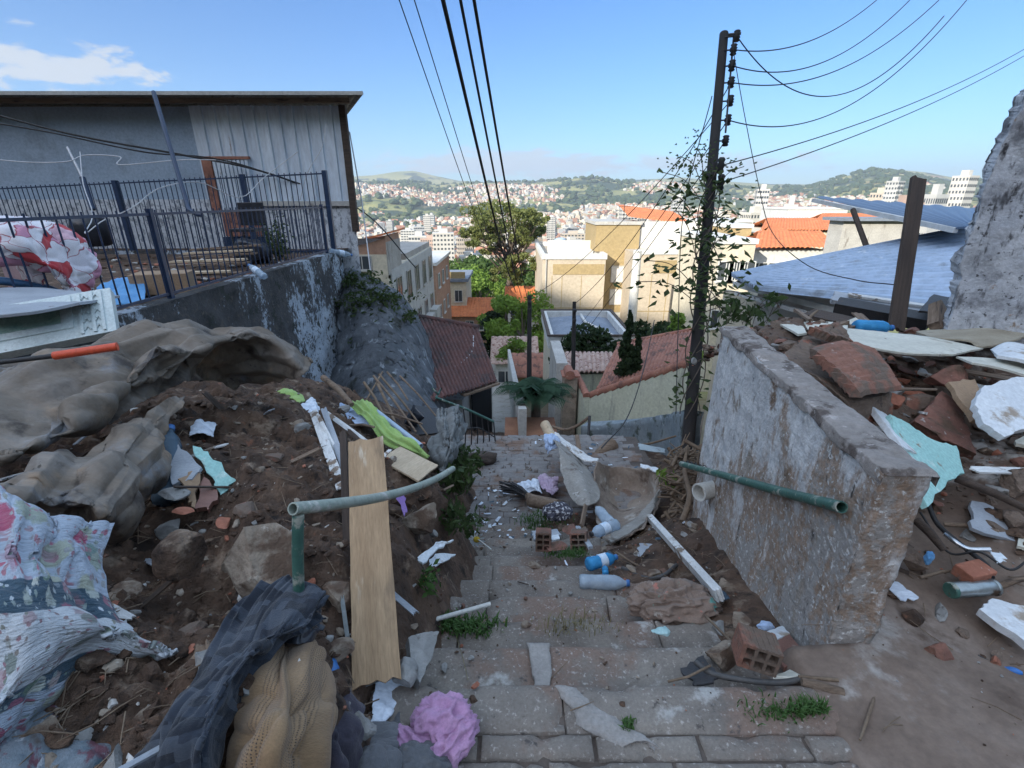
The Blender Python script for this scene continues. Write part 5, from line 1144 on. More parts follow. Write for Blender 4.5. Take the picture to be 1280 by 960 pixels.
# green pipe handrail pushed into the wall
P = [W(852, 580, 3.75), W(900, 593, 3.0), W(975, 614, 2.25), W(1052, 634, 1.73)]
T('handrail_stub', 'green painted pipe rail sticking along the whitewashed wall', 'pipe', Mb().tube(catm(np.array([tuple(p) for p in P]), 24, 0), [.022]*24, 14, hollow=.8), M_['greenpipe'])
rs = random.Random(3); wr = Mb(); ax0, ax1 = P[0], P[1]
for i in range(5):
    t0 = .05+.12*i; c_ = ax0.lerp(ax1, t0); pts = [c_+V(.004*k, 0, 0)+V(0, .027*math.cos(k*.9), .027*math.sin(k*.9)) for k in range(14)]; wr.tube(pts, .0035, 4)
T('wrapped_wire', 'rusty wire wound round the far end of the green pipe', 'wire', wr, M_['iron'])
M = frame(W(893, 611, 3.35), W(862, 618, 3.25)-W(893, 611, 3.35)); pp = Mb(); pp.tube([M @ V(-.05, 0, 0), M @ V(.15, 0, 0)], [.058, .062], 18, hollow=.82); T('pipe_stub', 'broken white drain pipe end poking out of the whitewashed wall', 'pipe', pp, M_['whitepvc'])

# leaning white wall at the right edge
out = [(1187, 398), (1196, 372), (1203, 350), (1199, 335), (1212, 300), (1226, 262), (1230, 240), (1243, 215), (1250, 190), (1262, 165), (1275, 138), (1296, 95), (1420, 60), (1420, 470), (1180, 470), (1178, 430)]
o0 = W(1180, 430, 3.9); nn = V(-.45, -.9, 0).normalized(); wp = []
for (u, v) in out:
    q = W(u, v, 1.0)-V(0, 0, CZ); k = (o0-V(0, 0, CZ)).dot(nn)/q.dot(nn); wp.append(V(0, 0, CZ)+q*k)
M = frame(o0, V(.9, -.45, 0), V(0, 0, 1)); Mi = M.inverted(); L2 = [Mi @ p for p in wp]
def polygrid(L2, th, seed, amp, res=.03):
    """closed outline (local XZ) filled by a fine displaced grid clipped to the outline by columns"""
    zs_ = np.linspace(min(p.z for p in L2), max(p.z for p in L2), 120); left = []
    pts = [p for p in L2]
    xr = max(p.x for p in pts)
    lz = sorted([(p.z, p.x) for p in pts if p.x < xr-.3]); xs_l = np.interp(zs_, [a for a, _ in lz], [b for _, b in lz])
    xs_l = xs_l+fbm(np.stack([zs_*9, 0*zs_, 0*zs_], -1), 5, seed, .65)*.022
    P = np.array([[(xs_l[i]+(xr-xs_l[i])*t, 0, zs_[i]) for t in np.linspace(0, 1, 90)] for i in range(len(zs_))])
    P[..., 1] -= fbm(P*1.6, 4, seed)*amp+fbm(P*9, 4, seed+2)*amp*.35
    mb = Mb(); mb.grid(P[:, ::-1] if 0 else P, -th if 0 else th); return mb
mbw = polygrid(L2, .16, 5, .03)
sg = (M.to_3x3() @ V(0, 1, 0)).dot(nn); mbw2 = Mb(); mbw2.join(mbw, M if sg < 0 else M @ Matrix.Scale(-1, 4, V(0, 1, 0)))
T('broken_wall', 'tall leaning white wall with ragged left edge at the right of the view', 'wall', mbw2, mat('grimy_whitewash', [(.40, .42, .46), (.58, .60, .63)], 4, stains=[((.05, .05, .055), 8, .53, .66, (1.5, 1.5, .5)), ((.15, .155, .17), 2.5, .50, .66), ((.30, .22, .16), 5, .64, .7), ((.08, .08, .085), 22, .60, .66)], rough=.93, bump=.9, bscale=35, bdist=.012))

# ---------------------------------------------------------------- right: blue metal roofs and what is under them
def R3(u, v, s): return W(u, v, s)
b = root('metal_roof_shed', 'low shed with a broad blue ribbed metal roof beyond the rubble', 'shed', (5, 7, -2))
TL, TR, BR, BL = W(918, 345, 11.0), W(1255, 262, 9.5), W(1290, 402, 5.2), W(1108, 392, 5.6)
# far edge rises to the right, near edge runs along the rubble
FL, FR, NR, NL = W(916, 344, 10.5), W(1220, 283, 10.0), W(1300, 400, 5.0), W(945, 366, 8.2)
NR = W(1250, 396, 5.6)
part('roof', roofmb(W(1230, 281, 10.2), W(1260, 398, 5.4), W(942, 362, 8.3), W(914, 345, 10.4), 15, 0, .09, 0, .01, 'trap'), M_['roofblue'], b)
part('edge_beam', Mb().join(boxmb((0, -.03, -.10), ((W(1110, 397, 6.4)-W(918, 350, 10.0)).length, .03, 0)), frame(W(918, 352, 10.0), W(1110, 397, 6.4)-W(918, 350, 10.0))), M_['white'], b)
part('edge_beam', Mb().join(boxmb((0, -.03, -.07), ((W(1050, 398, 7.2)-W(920, 362, 9.4)).length, .03, 0)), frame(W(920, 364, 9.4), W(1050, 398, 7.2)-W(920, 362, 9.4))), M_['whitepaint'], b)
q0, q1 = W(944, 385, 9.4), W(1040, 402, 8.6)
part('wall', wallbox(q0, q1, (.0+q0.z+.45, q1.z+.4), -4, .1), M_['white'], b)
q0, q1 = W(905, 362, 10.8), W(950, 372, 9.6); part('gable_wall', wallbox(V(q0.x, q0.y, 0), V(q1.x, q1.y, 0), (q0.z, q1.z), -5, .1), M_['cream'], b)
b = root('upper_metal_roof', 'raised dark blue metal roof on a slanting prop above the ribbed roof', 'roof', (7, 9, 0))
part('roof', roofmb(W(1018, 246, 12.5), W(1235, 262, 11.5), W(1225, 283, 8.2), W(1195, 286, 8.4), 9, 0, .03, 0, .01, 'trap'), mat('dull_blue_sheet', [(.10, .15, .23), (.16, .22, .31)], 1, rough=.5, metal=.3, bump=.1), b)
part('edge_beam', Mb().join(boxmb((0, -.04, -.09), ((W(1196, 286, 8.4)-W(1017, 249, 12.4)).length, .04, 0)), frame(W(1017, 248, 12.4), W(1196, 286, 8.4)-W(1017, 249, 12.4))), M_['white'], b)
part('prop', Mb().tube([W(1066, 262, 10.8), W(1086, 316, 10.2)], .055, 6), M_['darkwood'], b)
0 and part('tray', boxmb((W(1015, 246, 12.6).x, 12.2, W(1015, 246, 12.6).z-.02), (W(1060, 262, 12.6).x, 12.6, W(1015, 246, 12.6).z+.12)), M_['steel'], b)
# white block with stained zinc wall behind, orange roofs beyond
q0, q1 = VY(1050, 300, 26), VY(1130, 300, 26); b = root('zinc_walled_house', 'house with stained pale metal wall between the orange roofs and the blue roof', 'house', (q0.x, 26, -8))
part('wall', boxmb((q0.x, 26, -11), (q1.x+.6, 27.2, VY(1050, 276, 26).z)), M_['concrete'], b); part('roof', boxmb((q0.x-.3, 25.7, VY(1050, 276, 26).z), (q1.x+.8, 27.4, VY(1050, 276, 26).z+.15)), M_['bluegrey'], b)
0 and bwin(b, (q0.x+1.4, 25.96, VY(1050, 285, 26).z), .9, .8, (0, -1, 0), fr='white')
def orange_house(label, u0, u1, vr, ve, Y, wm, depth):
    b = root('orange_roofed_house', label, 'house', (VY((u0+u1)/2, ve, Y).x, Y, -16)); a, c = VY(u0, ve, Y), VY(u1, ve, Y); r0, r1 = VY(u0+8, vr, Y+depth), VY(u1-22, vr, Y+depth)
    part('roof', roofmb(r0, r1, c, a, int((c.x-a.x)/.3), 16, .08, .03), M_['orangeroof'], b); part('rear_roof', roofmb(r0, r1, r1+V(0, depth, -1.6), r0+V(0, depth, -1.6), int((c.x-a.x)/.3), 8, .08, .03), M_['orangeroof'], b)
    part('wall', boxmb((a.x+.5, Y+.5, -17), (c.x-.5, Y+2*depth-.5, a.z-.15)), M_[wm], b)
    for k in range(4): bwin(b, (a.x+(k+.7)*(c.x-a.x)/4.6, Y+.44, a.z-1.5), 1.2, 1.1, (0, -1, 0), fr='white')
orange_house('near orange tiled roof with white walls left of the zinc walled house', 940, 1048, 289, 310, 32, 'white', 5)
orange_house('long farther orange tiled roof above the nearer one', 950, 1110, 273, 288, 46, 'cream', 6)
orange_house('flat long orange roof at the back behind the zinc walled house', 1020, 1110, 267, 274, 58, 'white', 6)
orange_house('small orange roof just right of the utility pole', 955, 990, 282, 291, 40, 'cream', 4)
for (label, u0, u1, vt, Y, wm) in (('cream flat roofed house right of the utility pole', 905, 945, 305, 30, 'cream'), ('brown and yellow house behind the creeper', 912, 940, 285, 42, 'ochre'), ('white flat roofed house with terrace left of the orange roofs', 925, 985, 300, 48, 'white'), ('long white terrace building behind the utility pole', 860, 930, 292, 58, 'white'), ('grey rendered house above the long terrace building', 885, 940, 278, 75, 'blockwall'), ('white house behind the farther orange roof', 985, 1060, 262, 75, 'white')):
    a, c = VY(u0, vt, Y), VY(u1, vt, Y); b = root('flat_roofed_house', label, 'house', ((a.x+c.x)/2, Y, -18))
    part('wall', boxmb((a.x, Y, -20), (c.x, Y+8, a.z)), M_[wm], b); part('parapet', boxmb((a.x-.1, Y-.1, a.z), (c.x+.1, Y+8.1, a.z+.3)), M_['white'], b)
    for k in range(3): bwin(b, (a.x+(k+.5)*(c.x-a.x)/3, Y-.04, a.z-1.6), 1.0, 1.2, (0, -1, 0), fr='white'); bwin(b, (a.x+(k+.5)*(c.x-a.x)/3, Y-.04, a.z-4.6), 1.0, 1.2, (0, -1, 0), fr='white')
# ---------------------------------------------------------------- left rubble heap
def ctl(l): return [tuple(W(*a)) for a in l]
LC = ctl([(300, 496, 3.4), (380, 500, 3.8), (250, 520, 2.9), (260, 570, 2.45), (330, 590, 2.3), (195, 640, 2.25), (200, 720, 2.05), (235, 800, 1.75), (300, 800, 1.5), (330, 660, 2.0), (420, 700, 1.86), (410, 640, 2.2),
          (510, 640, 2.65), (515, 690, 2.25), (560, 625, 3.2), (545, 600, 3.6), (480, 585, 3.4), (430, 545, 3.3), (540, 560, 4.7), (450, 495, 5.2), (400, 480, 5.6), (500, 530, 5.2), (560, 560, 5.6), (330, 470, 5.2),
          (250, 460, 4.6), (150, 560, 2.7), (60, 640, 1.9), (100, 760, 1.45), (60, 880, 1.2), (220, 880, 1.25), (330, 880, 1.18), (420, 860, 1.32), (100, 500, 3.4), (0, 480, 3.6), (-80, 560, 2.6), (-60, 700, 1.7), (-80, 900, 1.2)])
LC += [(-.46, .7, .05), (-.50, 1.1, .04), (-.42, 1.4, -.10), (-.36, 1.7, -.28), (-.36, 2.0, -.44), (-.34, 2.3, -.60), (-.30, 2.6, -.75), (-.30, 2.9, -.92), (-.35, 3.3, -1.10), (-.42, 3.8, -1.42), (-.55, 4.4, -1.62), (-.75, 5.2, -1.68), (-.8, 6.4, -1.82), (-1.4, 6.6, -1.5),
       (-.2, 1.5, -.5), (-.1, 2.4, -1.0), (-.1, 3.4, -1.7), (-.1, 5, -2.1), (-.2, 7, -2.4), (-.3, .9, -.3), (-.2, .4, -.3), (-3.6, 4, .1), (-3.8, 6, -.6), (-3.6, 8, -1.5), (-2.5, 8, -1.8), (-1.5, 8.5, -2.6), (-3.8, 10, -2.5), (-1.5, 10.5, -3.6), (-4.2, 2.5, .35), (-4.2, .8, .2), (-1.4, .2, .2)]
LF = rbf(LC)
def lheap(x, y, fine=True):
    x = np.asarray(x, float); y = np.asarray(y, float); P = np.stack([x, y, 0*x+.7], -1)
    k = sst(-x, .28, .60)
    z = LF(x, y)+fbm(P*2.1, 3, 2)*.085*k
    if fine: z = z+fbm(P*7, 4, 3, .6)*.085*k+np.abs(fbm(P*18, 4, 4, .65))*.060*k-.01*k-np.maximum(fbm(P*4+9, 3, 5)-.1, 0)*.16*k
    return z
xs = np.concatenate([np.linspace(-4.3, -2.2, 90), np.linspace(-2.18, -.18, 210)]); ys = np.geomspace(.9, 11.7, 330)-.65
X_, Y_ = np.meshgrid(xs, ys); Z_ = lheap(X_, Y_); lz = gridf(xs, ys, Z_); S('earth_mound', Mb().grid(np.stack([X_, Y_, Z_], -1)), M_['soil'])
def LZ(u, v, s0, off=0):        # where the sight line meets the heap, starting the search near s0
    best = None
    for s in np.linspace(s0*.7, s0*1.4, 80):
        p = W(u, v, s); d = abs(p.z-float(lheap(p.x, p.y)))+abs(s-s0)*.02
        if best is None or d < best[0]: best = (d, p)
    return best[1]+V(0, 0, off)
RKC = {}
def scatter(name, label, heap, region, n, smin, smax, mats, seed, twigs=0, w=None):
    rs = random.Random(seed); mb = Mb(); nm = len(mats)
    for i in range(n):
        x, y = region(rs); z = float(heap(x, y)); s = smin*(smax/smin)**(rs.random()**2.2)
        m = rs.choices(range(nm), w)[0]
        kk = (1 if s < .02 else 2, rs.randrange(14))
        if kk not in RKC: RKC[kk] = rockmb((1, 1, 1), kk[1]*7+1, kk[0], .45, 9)
        mb.join(RKC[kk], Matrix.Translation((x, y, z+s*.2)) @ Matrix.Rotation(rs.uniform(0, 6.28), 4, 'Z') @ Matrix.Rotation(rs.uniform(-.6, .6), 4, 'X') @ Matrix.Diagonal((s*rs.uniform(.7, 1.3), s*rs.uniform(.5, 1.0), s*rs.uniform(.3, .7), 1)), m)
    for i in range(twigs):
        x, y = region(rs); z = float(heap(x, y)); a = rs.uniform(0, 6.28); L = rs.uniform(.03, .15); d = V(math.cos(a), math.sin(a), rs.uniform(-.3, .4))
        p = V(x, y, z+.01); q = [p-d*L*.5, p+V(0, 0, rs.uniform(0, .02)), p+d*L*.5+V(0, 0, rs.uniform(-.02, .03))]; mb.tube(q, [.0022, .002, .001], 4, nm)
    return tag(S(name, mb, list(mats)+[M_['twig']], 'stuff'), label, 'rubble')
def reg_l(rs):
    while 1:
        v = rs.uniform(485, 980); u = rs.uniform(20, 560); s = rs.uniform(1.0, 4.6); x, y = W(u, v, s)[:2]
        z = lz(x, y)
        if abs(z-W(u, v, s).z) < .12 and x < -.36: return x, y
scatter('soil_rubble', 'clods, pebbles, brick crumbs and roots all over the left earth mound', lz, reg_l, 3600, .004, .036, [M_['soil'], M_['stone'], M_['brick'], M_['greystone'], M_['ceramic']], 5, 420, [74, 13, 5, 5, 3])
def chunk(name, label, cat, u, v, s, size, mt, seed, rot=0, tilt=0, rough=.25, cuts=9, sub=4, group=None, up=0):
    c = W(u, v, s)+V(0, 0, up); return T(name, label, cat, rockmb(size, seed, sub, rough, cuts), M_[mt], M=Matrix.Translation(c) @ Matrix.Rotation(rot, 4, 'Z') @ Matrix.Rotation(tilt, 4, 'X'), group=group)
chunk('boulder', 'large flat faced dusty boulder set in the earth mound behind the green post', 'rock', 338, 702, 1.74, (.22, .12, .23), 'stone', 12, .25, -.5, .10, 12, 5)
chunk('rock', 'rounded grey brown rock lying at the top right of the mound', 'rock', 378, 545, 3.1, (.12, .1, .11), 'stone', 4, .3, .2)
chunk('rock', 'dark earth coated rock at the left edge of the mound hollow', 'rock', 232, 700, 1.75, (.10, .09, .12), 'soil', 8)
chunk('rock', 'pale rock half buried above the boulder', 'rock', 300, 590, 2.5, (.07, .06, .04), 'greystone', 9)
chunk('rock', 'brown clod beside the plywood board on the stair side', 'rock', 525, 648, 2.6, (.12, .10, .10), 'stone', 22)
chunk('rock', 'smooth brown clod below the small beige board', 'rock', 508, 628, 2.75, (.09, .08, .07), 'soil', 23)
slab3('rock', 'pale pointed grey stone at the foot of the plywood board beside the steps', 'rock', [W(509, 800, 1.80), W(530, 792, 1.84), W(549, 790, 1.86), W(541, 820, 1.76), W(526, 852, 1.66), W(518, 836, 1.69)], .05, M_['greystone'], 5, .004, .006)
chunk('rock', 'small grey stone left of the pointed stone', 'rock', 504, 842, 1.66, (.05, .06, .035), 'greystone', 33)
for i, (u, v, s, lb) in enumerate(((392, 588, 2.55, 'flat red brick piece above the handrail post'), (372, 608, 2.4, 'small pinkish brick crumb near the handrail post'), (338, 606, 2.35, 'brick crumb below the mint shard'), (282, 655, 2.02, 'dull red brick piece above the boulder'), (230, 642, 2.05, 'small red brick piece left of the brick crumbs'), (526, 556, 4.3, 'dark red brick piece by the lime cloth end'))):
    chunk('brick_piece', lb, 'brick piece', u, v, s, (.05, .035, .014), 'brick', 40+i, i*.7, .2, .15, 8, 3, up=.01)
rs = random.Random(78)
for i in range(80):
    x, y = reg_l(rs); z = lz(x, y); s = rs.uniform(.025, .085); mt = rs.choice(['soil', 'soil', 'stone', 'soil', 'brickdirty', 'greystone', 'stone'])
    T('clod', 'one of the earth clods and stones sticking out of the left earth mound', 'stone', rockmb((s, s*rs.uniform(.6, .95), s*rs.uniform(.5, .8)), 500+i, 3, .3, 8), M_[mt], M=Matrix.Translation((x, y, z+s*.1)) @ Matrix.Rotation(rs.uniform(0, 6), 4, 'Z'), group='clods and stones in the left mound')
for i in range(36):
    x, y = reg_l(rs); z = lz(x, y); L = rs.uniform(.10, .3); a = rs.uniform(0, 6.28)
    plank('board_piece', 'one of the thin wood splinters and strips sticking out of the left earth mound', 'board', V(x, y, z), V(x+math.cos(a)*L, y+math.sin(a)*L, z+rs.uniform(.0, .10)), rs.uniform(.012, .04), .006, M_[rs.choice(['wood', 'darkwood', 'whitepaint', 'greyboard'])], seed=600+i, rag=.01, group='splinters in the left mound')
# hollow bricks: real channels
def brickmb(L=.22, w=.12, h=.17, nx=2, nz=3):
    L, w, h = L*KS, w*KS, h*KS; mb = Mb(); t = .011; y0, y1 = -w/2, w/2
    cw = (w-t*(nx+1))/nx; ch = (h-t*(nz+1))/nz
    for i in range(nx+1): y = y0+i*(cw+t); mb.box((0, y, 0), (L, y+t, h))
    for j in range(nz+1):
        z = j*(ch+t)
        for i in range(nx): y = y0+t+i*(cw+t); mb.box((.001, y-.0005, z), (L-.001, y+cw+.0005, z+t))
    for k in range(6):      # ribs on the outer faces
        y = y0+(k+.5)*w/6
        mb.box((.002, y-.004, h), (L-.002, y+.004, h+.0025))
    for k in range(8):
        z = (k+.5)*h/8
        for s in (y0-.0025, y1): mb.box((.002, s, z-.004), (L-.002, s+.0025, z+.004))
    return mb
def hbrick(label, p, x, up, mt='brick', **k): return T('hollow_brick', label, 'brick', brickmb(**k), M_[mt], M=frame(p, x, up))
hbrick('hollow brick at the far top of the mound behind the pale blue cloth', W(392, 506, 5.2), V(.9, -.2, 0), V(0, .1, 1))
# curled muddy tarpaulin / sheet
rows = [[W(-60, 455, 2.6), W(60, 440, 2.7), W(150, 418, 2.8), W(240, 404, 2.9), W(310, 405, 3.0), W(352, 425, 3.1), W(388, 455, 3.2)],
        [W(-60, 480, 2.3), W(60, 470, 2.35), W(130, 450, 2.5), W(220, 432, 2.65), W(300, 418, 2.85), W(340, 430, 3.0), W(378, 470, 3.1)],
        [W(-60, 545, 1.98), W(40, 530, 2.05), W(110, 510, 2.2), W(180, 470, 2.4), W(240, 445, 2.65), W(290, 440, 3.0), W(340, 472, 3.3)],
        [W(-60, 580, 1.80), W(20, 565, 1.86), W(70, 540, 2.0), W(130, 500, 2.25), W(190, 462, 2.5), W(235, 452, 2.8), W(300, 472, 3.3)],
        [W(-60, 590, 1.86), W(20, 575, 1.95), W(80, 560, 2.1), W(150, 525, 2.3), W(210, 485, 2.55), W(250, 475, 2.9), W(290, 480, 3.3)]]
P = patch(rows, 170, 260); nn_ = nrm(P); 
P = crumple(P, .17, 2.4, 3, 7, .05); P = crumple(P, .06, 7, 3, 8, .05); P = P+nrm(P)*(fbm(P*5, 3, 9)*.008)[..., None]; P = ragged(P, .03, 9, 3)
T('tarpaulin', 'big muddy grey brown tarpaulin sheet draped over the mound with a dark curled end', 'tarpaulin', Mb().grid(P, -.004), M_['tarp'])
rows = [[W(-70, 600, 1.62), W(20, 590, 1.75), W(90, 560, 1.95), W(160, 520, 2.2), W(205, 500, 2.4), W(232, 495, 2.5)],
        [W(-70, 620, 1.55), W(20, 608, 1.62), W(100, 590, 1.78), W(160, 555, 2.0), W(200, 530, 2.25), W(215, 520, 2.4)],
        [W(-70, 640, 1.60), W(20, 628, 1.60), W(100, 612, 1.70), W(150, 600, 1.85), W(190, 570, 2.1), W(205, 540, 2.35)],
        [W(-60, 660, 1.72), W(30, 650, 1.66), W(100, 640, 1.68), W(148, 646, 1.78), W(185, 600, 2.05), W(206, 560, 2.35)],
        [W(-60, 690, 1.82), W(30, 680, 1.80), W(100, 672, 1.85), W(146, 652, 1.95), W(180, 606, 2.15), W(200, 575, 2.45)]]
P = patch(rows, 150, 220); P = crumple(P, .15, 2.8, 3, 17, .05); P = crumple(P, .05, 7, 3, 18, .05)
T('tarpaulin', 'lower crumpled fold of muddy sheeting hanging just above the floral quilt', 'tarpaulin', Mb().grid(P, -.004), M_['tarp'])
# quilt
rows = [[W(-90, 600, 1.40), W(0, 606, 1.45), W(50, 632, 1.50), W(105, 644, 1.58), W(146, 650, 1.65)],
        [W(-90, 680, 1.22), W(0, 668, 1.28), W(55, 672, 1.36), W(100, 684, 1.46), W(138, 705, 1.55)],
        [W(-90, 760, 1.12), W(0, 752, 1.16), W(70, 742, 1.24), W(120, 745, 1.36), W(166, 760, 1.45)],
        [W(-90, 840, 1.06), W(0, 835, 1.10), W(80, 800, 1.20), W(150, 790, 1.32), W(218, 818, 1.40)],
        [W(-90, 900, 1.0), W(-5, 890, 1.04), W(60, 870, 1.16), W(115, 845, 1.30), W(180, 838, 1.42)],
        [W(-90, 935, .98), W(-10, 940, 1.0), W(25, 925, 1.12), W(70, 885, 1.28), W(118, 850, 1.44)]]
P = patch(rows, 220, 220); P = pfold(P, .035, 3, 2, 61); P = P+nrm(P)*(fbm(P*np.array([3.2, 3.2, 3.2]), 3, 27, .5, True)*.035+fbm(P*14, 2, 5)*.004)[..., None]
T('quilt', 'white floral quilt with a dark blue flowered band draped at the left edge', 'quilt', Mb().grid(P, -.012, uvs=(1.0, 1.25)), M_['quilt'])
rows = [[W(-60, 900, 1.12), W(20, 880, 1.2), W(80, 850, 1.30), W(140, 830, 1.42)],
        [W(-60, 950, 1.04), W(30, 930, 1.1), W(90, 900, 1.2), W(160, 880, 1.34)],
        [W(-60, 1020, .98), W(30, 990, 1.02), W(110, 970, 1.1), W(182, 945, 1.24)],
        [W(-60, 1080, .98), W(40, 1060, 1.0), W(120, 1040, 1.06), W(176, 1000, 1.2)]]
P = patch(rows, 130, 150); P = P+nrm(P)*(fbm(P*5, 3, 37, .5, True)*.04)[..., None]
T('quilt', 'second darker faded floral quilt bunched under the white quilt', 'quilt', Mb().grid(P, -.012, uvs=(.8, .7)), mat('faded_quilt', [(.13, .17, .20), (.24, .27, .30)], 9, coord='UV', stains=[((.16, .07, .09), 7, .55, .62), ((.10, .19, .24), 5, .56, .66), ((.42, .44, .46), 13, .6, .66), ((.12, .1, .09), 3, .6, .7)], bump=.5, bscale=120))
# camouflage cloth, knit, bag
rows = [[W(330, 735, 1.55), W(372, 738, 1.52), W(404, 755, 1.48), W(412, 778, 1.45)],
        [W(285, 790, 1.42), W(330, 780, 1.38), W(378, 782, 1.36), W(392, 802, 1.38)],
        [W(235, 850, 1.27), W(290, 830, 1.20), W(330, 820, 1.20), W(352, 830, 1.28)],
        [W(195, 905, 1.17), W(245, 880, 1.10), W(290, 870, 1.09), W(318, 885, 1.18)],
        [W(165, 960, 1.10), W(215, 945, 1.02), W(262, 935, 1.0), W(288, 945, 1.1)],
        [W(150, 1060, 1.05), W(205, 1040, .98), W(255, 1030, .96), W(280, 1040, 1.05)]]
P = patch(rows, 170, 120); P = pfold(P, .035, 4.5, 2, 47); P = pfold(P, .008, 12, 7, 48); P[..., 2] += .035
T('camouflage_cloth', 'dark blue camouflage trousers twisted diagonally over the mound', 'clothing', Mb().grid(P, -.006, uvs=(.45, 1.1)), M_['camo'])
rows = [[W(345, 815, 1.40), W(370, 812, 1.42), W(400, 832, 1.44), W(425, 862, 1.42)],
        [W(322, 850, 1.26), W(362, 850, 1.20), W(398, 868, 1.24), W(424, 890, 1.34)],
        [W(300, 890, 1.18), W(345, 895, 1.09), W(385, 905, 1.10), W(420, 915, 1.26)],
        [W(285, 935, 1.12), W(330, 950, 1.01), W(375, 960, 1.02), W(410, 955, 1.18)],
        [W(272, 1010, 1.08), W(320, 1030, .98), W(370, 1040, .98), W(402, 1020, 1.14)]]
P = patch(rows, 170, 150); P = pfold(P, .038, 3.0, 1.5, 53); P[..., 2] += .055
T('knit_jumper', 'brown openwork knitted jumper crumpled at the bottom of the mound', 'clothing', Mb().grid(P, -.01, uvs=(.36, .6)), M_['knit'])
tri = [W(374, 822, 1.27), W(392, 858, 1.22), W(354, 859, 1.20)]; slab3('tile_shard', 'triangular pale tile shard lying on the brown jumper', 'tile shard', tri, .008, M_['ceramic'], 3, .003, .001)
rows = [[W(372, 738, 1.50), W(392, 735, 1.55), W(410, 772, 1.5)], [W(350, 775, 1.40), W(380, 772, 1.40), W(408, 785, 1.44)], [W(345, 800, 1.40), W(372, 805, 1.36), W(396, 800, 1.42)]]
P = wrinkle(patch(rows, 60, 60), .02, 8, 5); T('plastic_bag', 'glossy black plastic bag wrapped at the foot of the green post', 'bag', Mb().grid(P, -.003), M_['darkplastic'])
rows = [[W(420, 855, 1.44), W(440, 860, 1.5), W(452, 880, 1.5)], [W(405, 900, 1.28), W(430, 900, 1.3), W(452, 905, 1.4)], [W(395, 965, 1.2), W(425, 970, 1.2), W(452, 960, 1.3)], [W(390, 1030, 1.16), W(420, 1030, 1.16), W(450, 1020, 1.25)]]
P = wrinkle(patch(rows, 90, 70), .03, 9, 6); T('dark_garment', 'very dark purple black garment between the jumper and the torn paper', 'clothing', Mb().grid(P, -.005), cl('dark_purple_cloth', [(.02, .018, .03), (.05, .045, .065)]))
rows = [[W(452, 905, 1.5), W(478, 900, 1.55), W(500, 890, 1.6)], [W(440, 940, 1.36), W(470, 930, 1.36), W(500, 915, 1.46)], [W(425, 985, 1.26), W(465, 975, 1.25), W(505, 960, 1.36)], [W(425, 1040, 1.2), W(465, 1040, 1.2), W(505, 1030, 1.3)]]
P = wrinkle(patch(rows, 90, 70), .03, 8, 16); T('grey_rag', 'dirty grey rag left of the lilac cloth', 'cloth', Mb().grid(P, -.006), M_['greycloth'])
bt = Mb(); M = frame(W(412, 846, 1.46), W(408, 792, 1.62)-W(412, 846, 1.46))
def bottle(label, p, q, r=.035, body='pet', lab=True, cap='cap', crush=.12, seed=0, name='bottle'):
    r *= KS; p, q = Vector(p), Vector(q); L = (q-p).length; z = (q-p).normalized(); x = z.orthogonal().normalized(); y = z.cross(x); M = Matrix.Translation(p) @ Matrix((x, y, z)).transposed().to_4x4()
    prof = [(.0, .004), (r*.75, 0), (r*.95, .012), (r, .03), (r*.93, L*.22), (r, L*.25), (r*.94, L*.32), (r, L*.36), (r, L*.62), (r*.93, L*.66), (r*.98, L*.70), (r*.8, L*.80), (r*.45, L*.89), (r*.36, L*.91), (r*.36, L*.94)]
    b = Mb(); b.lathe(prof, 20); A = np.array(b.v); ang = fbm(A*18+seed*5, 3, seed)*crush; A[:, :2] *= (1+ang[:, None]*1.5); b.v = [tuple(a) for a in A]
    c = Mb(); c.lathe([(r*.42, L*.935), (r*.44, L*.94), (r*.44, L*.995), (r*.38, L)], 14)
    ps = [('body', b, M_[body])]
    if cap: ps.append(('cap', c, M_[cap]))
    if lab: l = Mb(); l.lathe([(r*1.02, L*.38), (r*1.025, L*.385), (r*1.025, L*.60), (r*1.02, L*.605)], 20); A = np.array(l.v); A[:, :2] *= (1+fbm(A*18+seed*5, 3, seed)*crush*1.5)[:, None]*1.02; l.v = [tuple(a) for a in A]; ps.append(('label', l, M_['label']))
    return T(name, label, 'bottle', ps, M=M)
bottle('dark blue bottle standing between the jumper and the plywood board', W(416, 856, 1.50), W(404, 795, 1.66), .028, 'cap', False, 'cap')
bottle('dusty clear bottle with blue cap standing in the hollow under the tarpaulin', W(208, 628, 2.2), W(211, 533, 2.42), .060, 'petdark', False, 'cap', .05)
bottle('crushed clear bottle caught at the railing foot on top of the moulded wall', W(331, 346, 7.0), W(311, 331, 7.2), .05, 'pet', True, 'greenpipe' if 0 else 'cap', .1, 3)
bottle('flat clear bottle lying on the right corner of the moulded wall', W(412, 314, 10.6), W(440, 319, 11.0), .07, 'pet', True, 'cap', .1, 4)
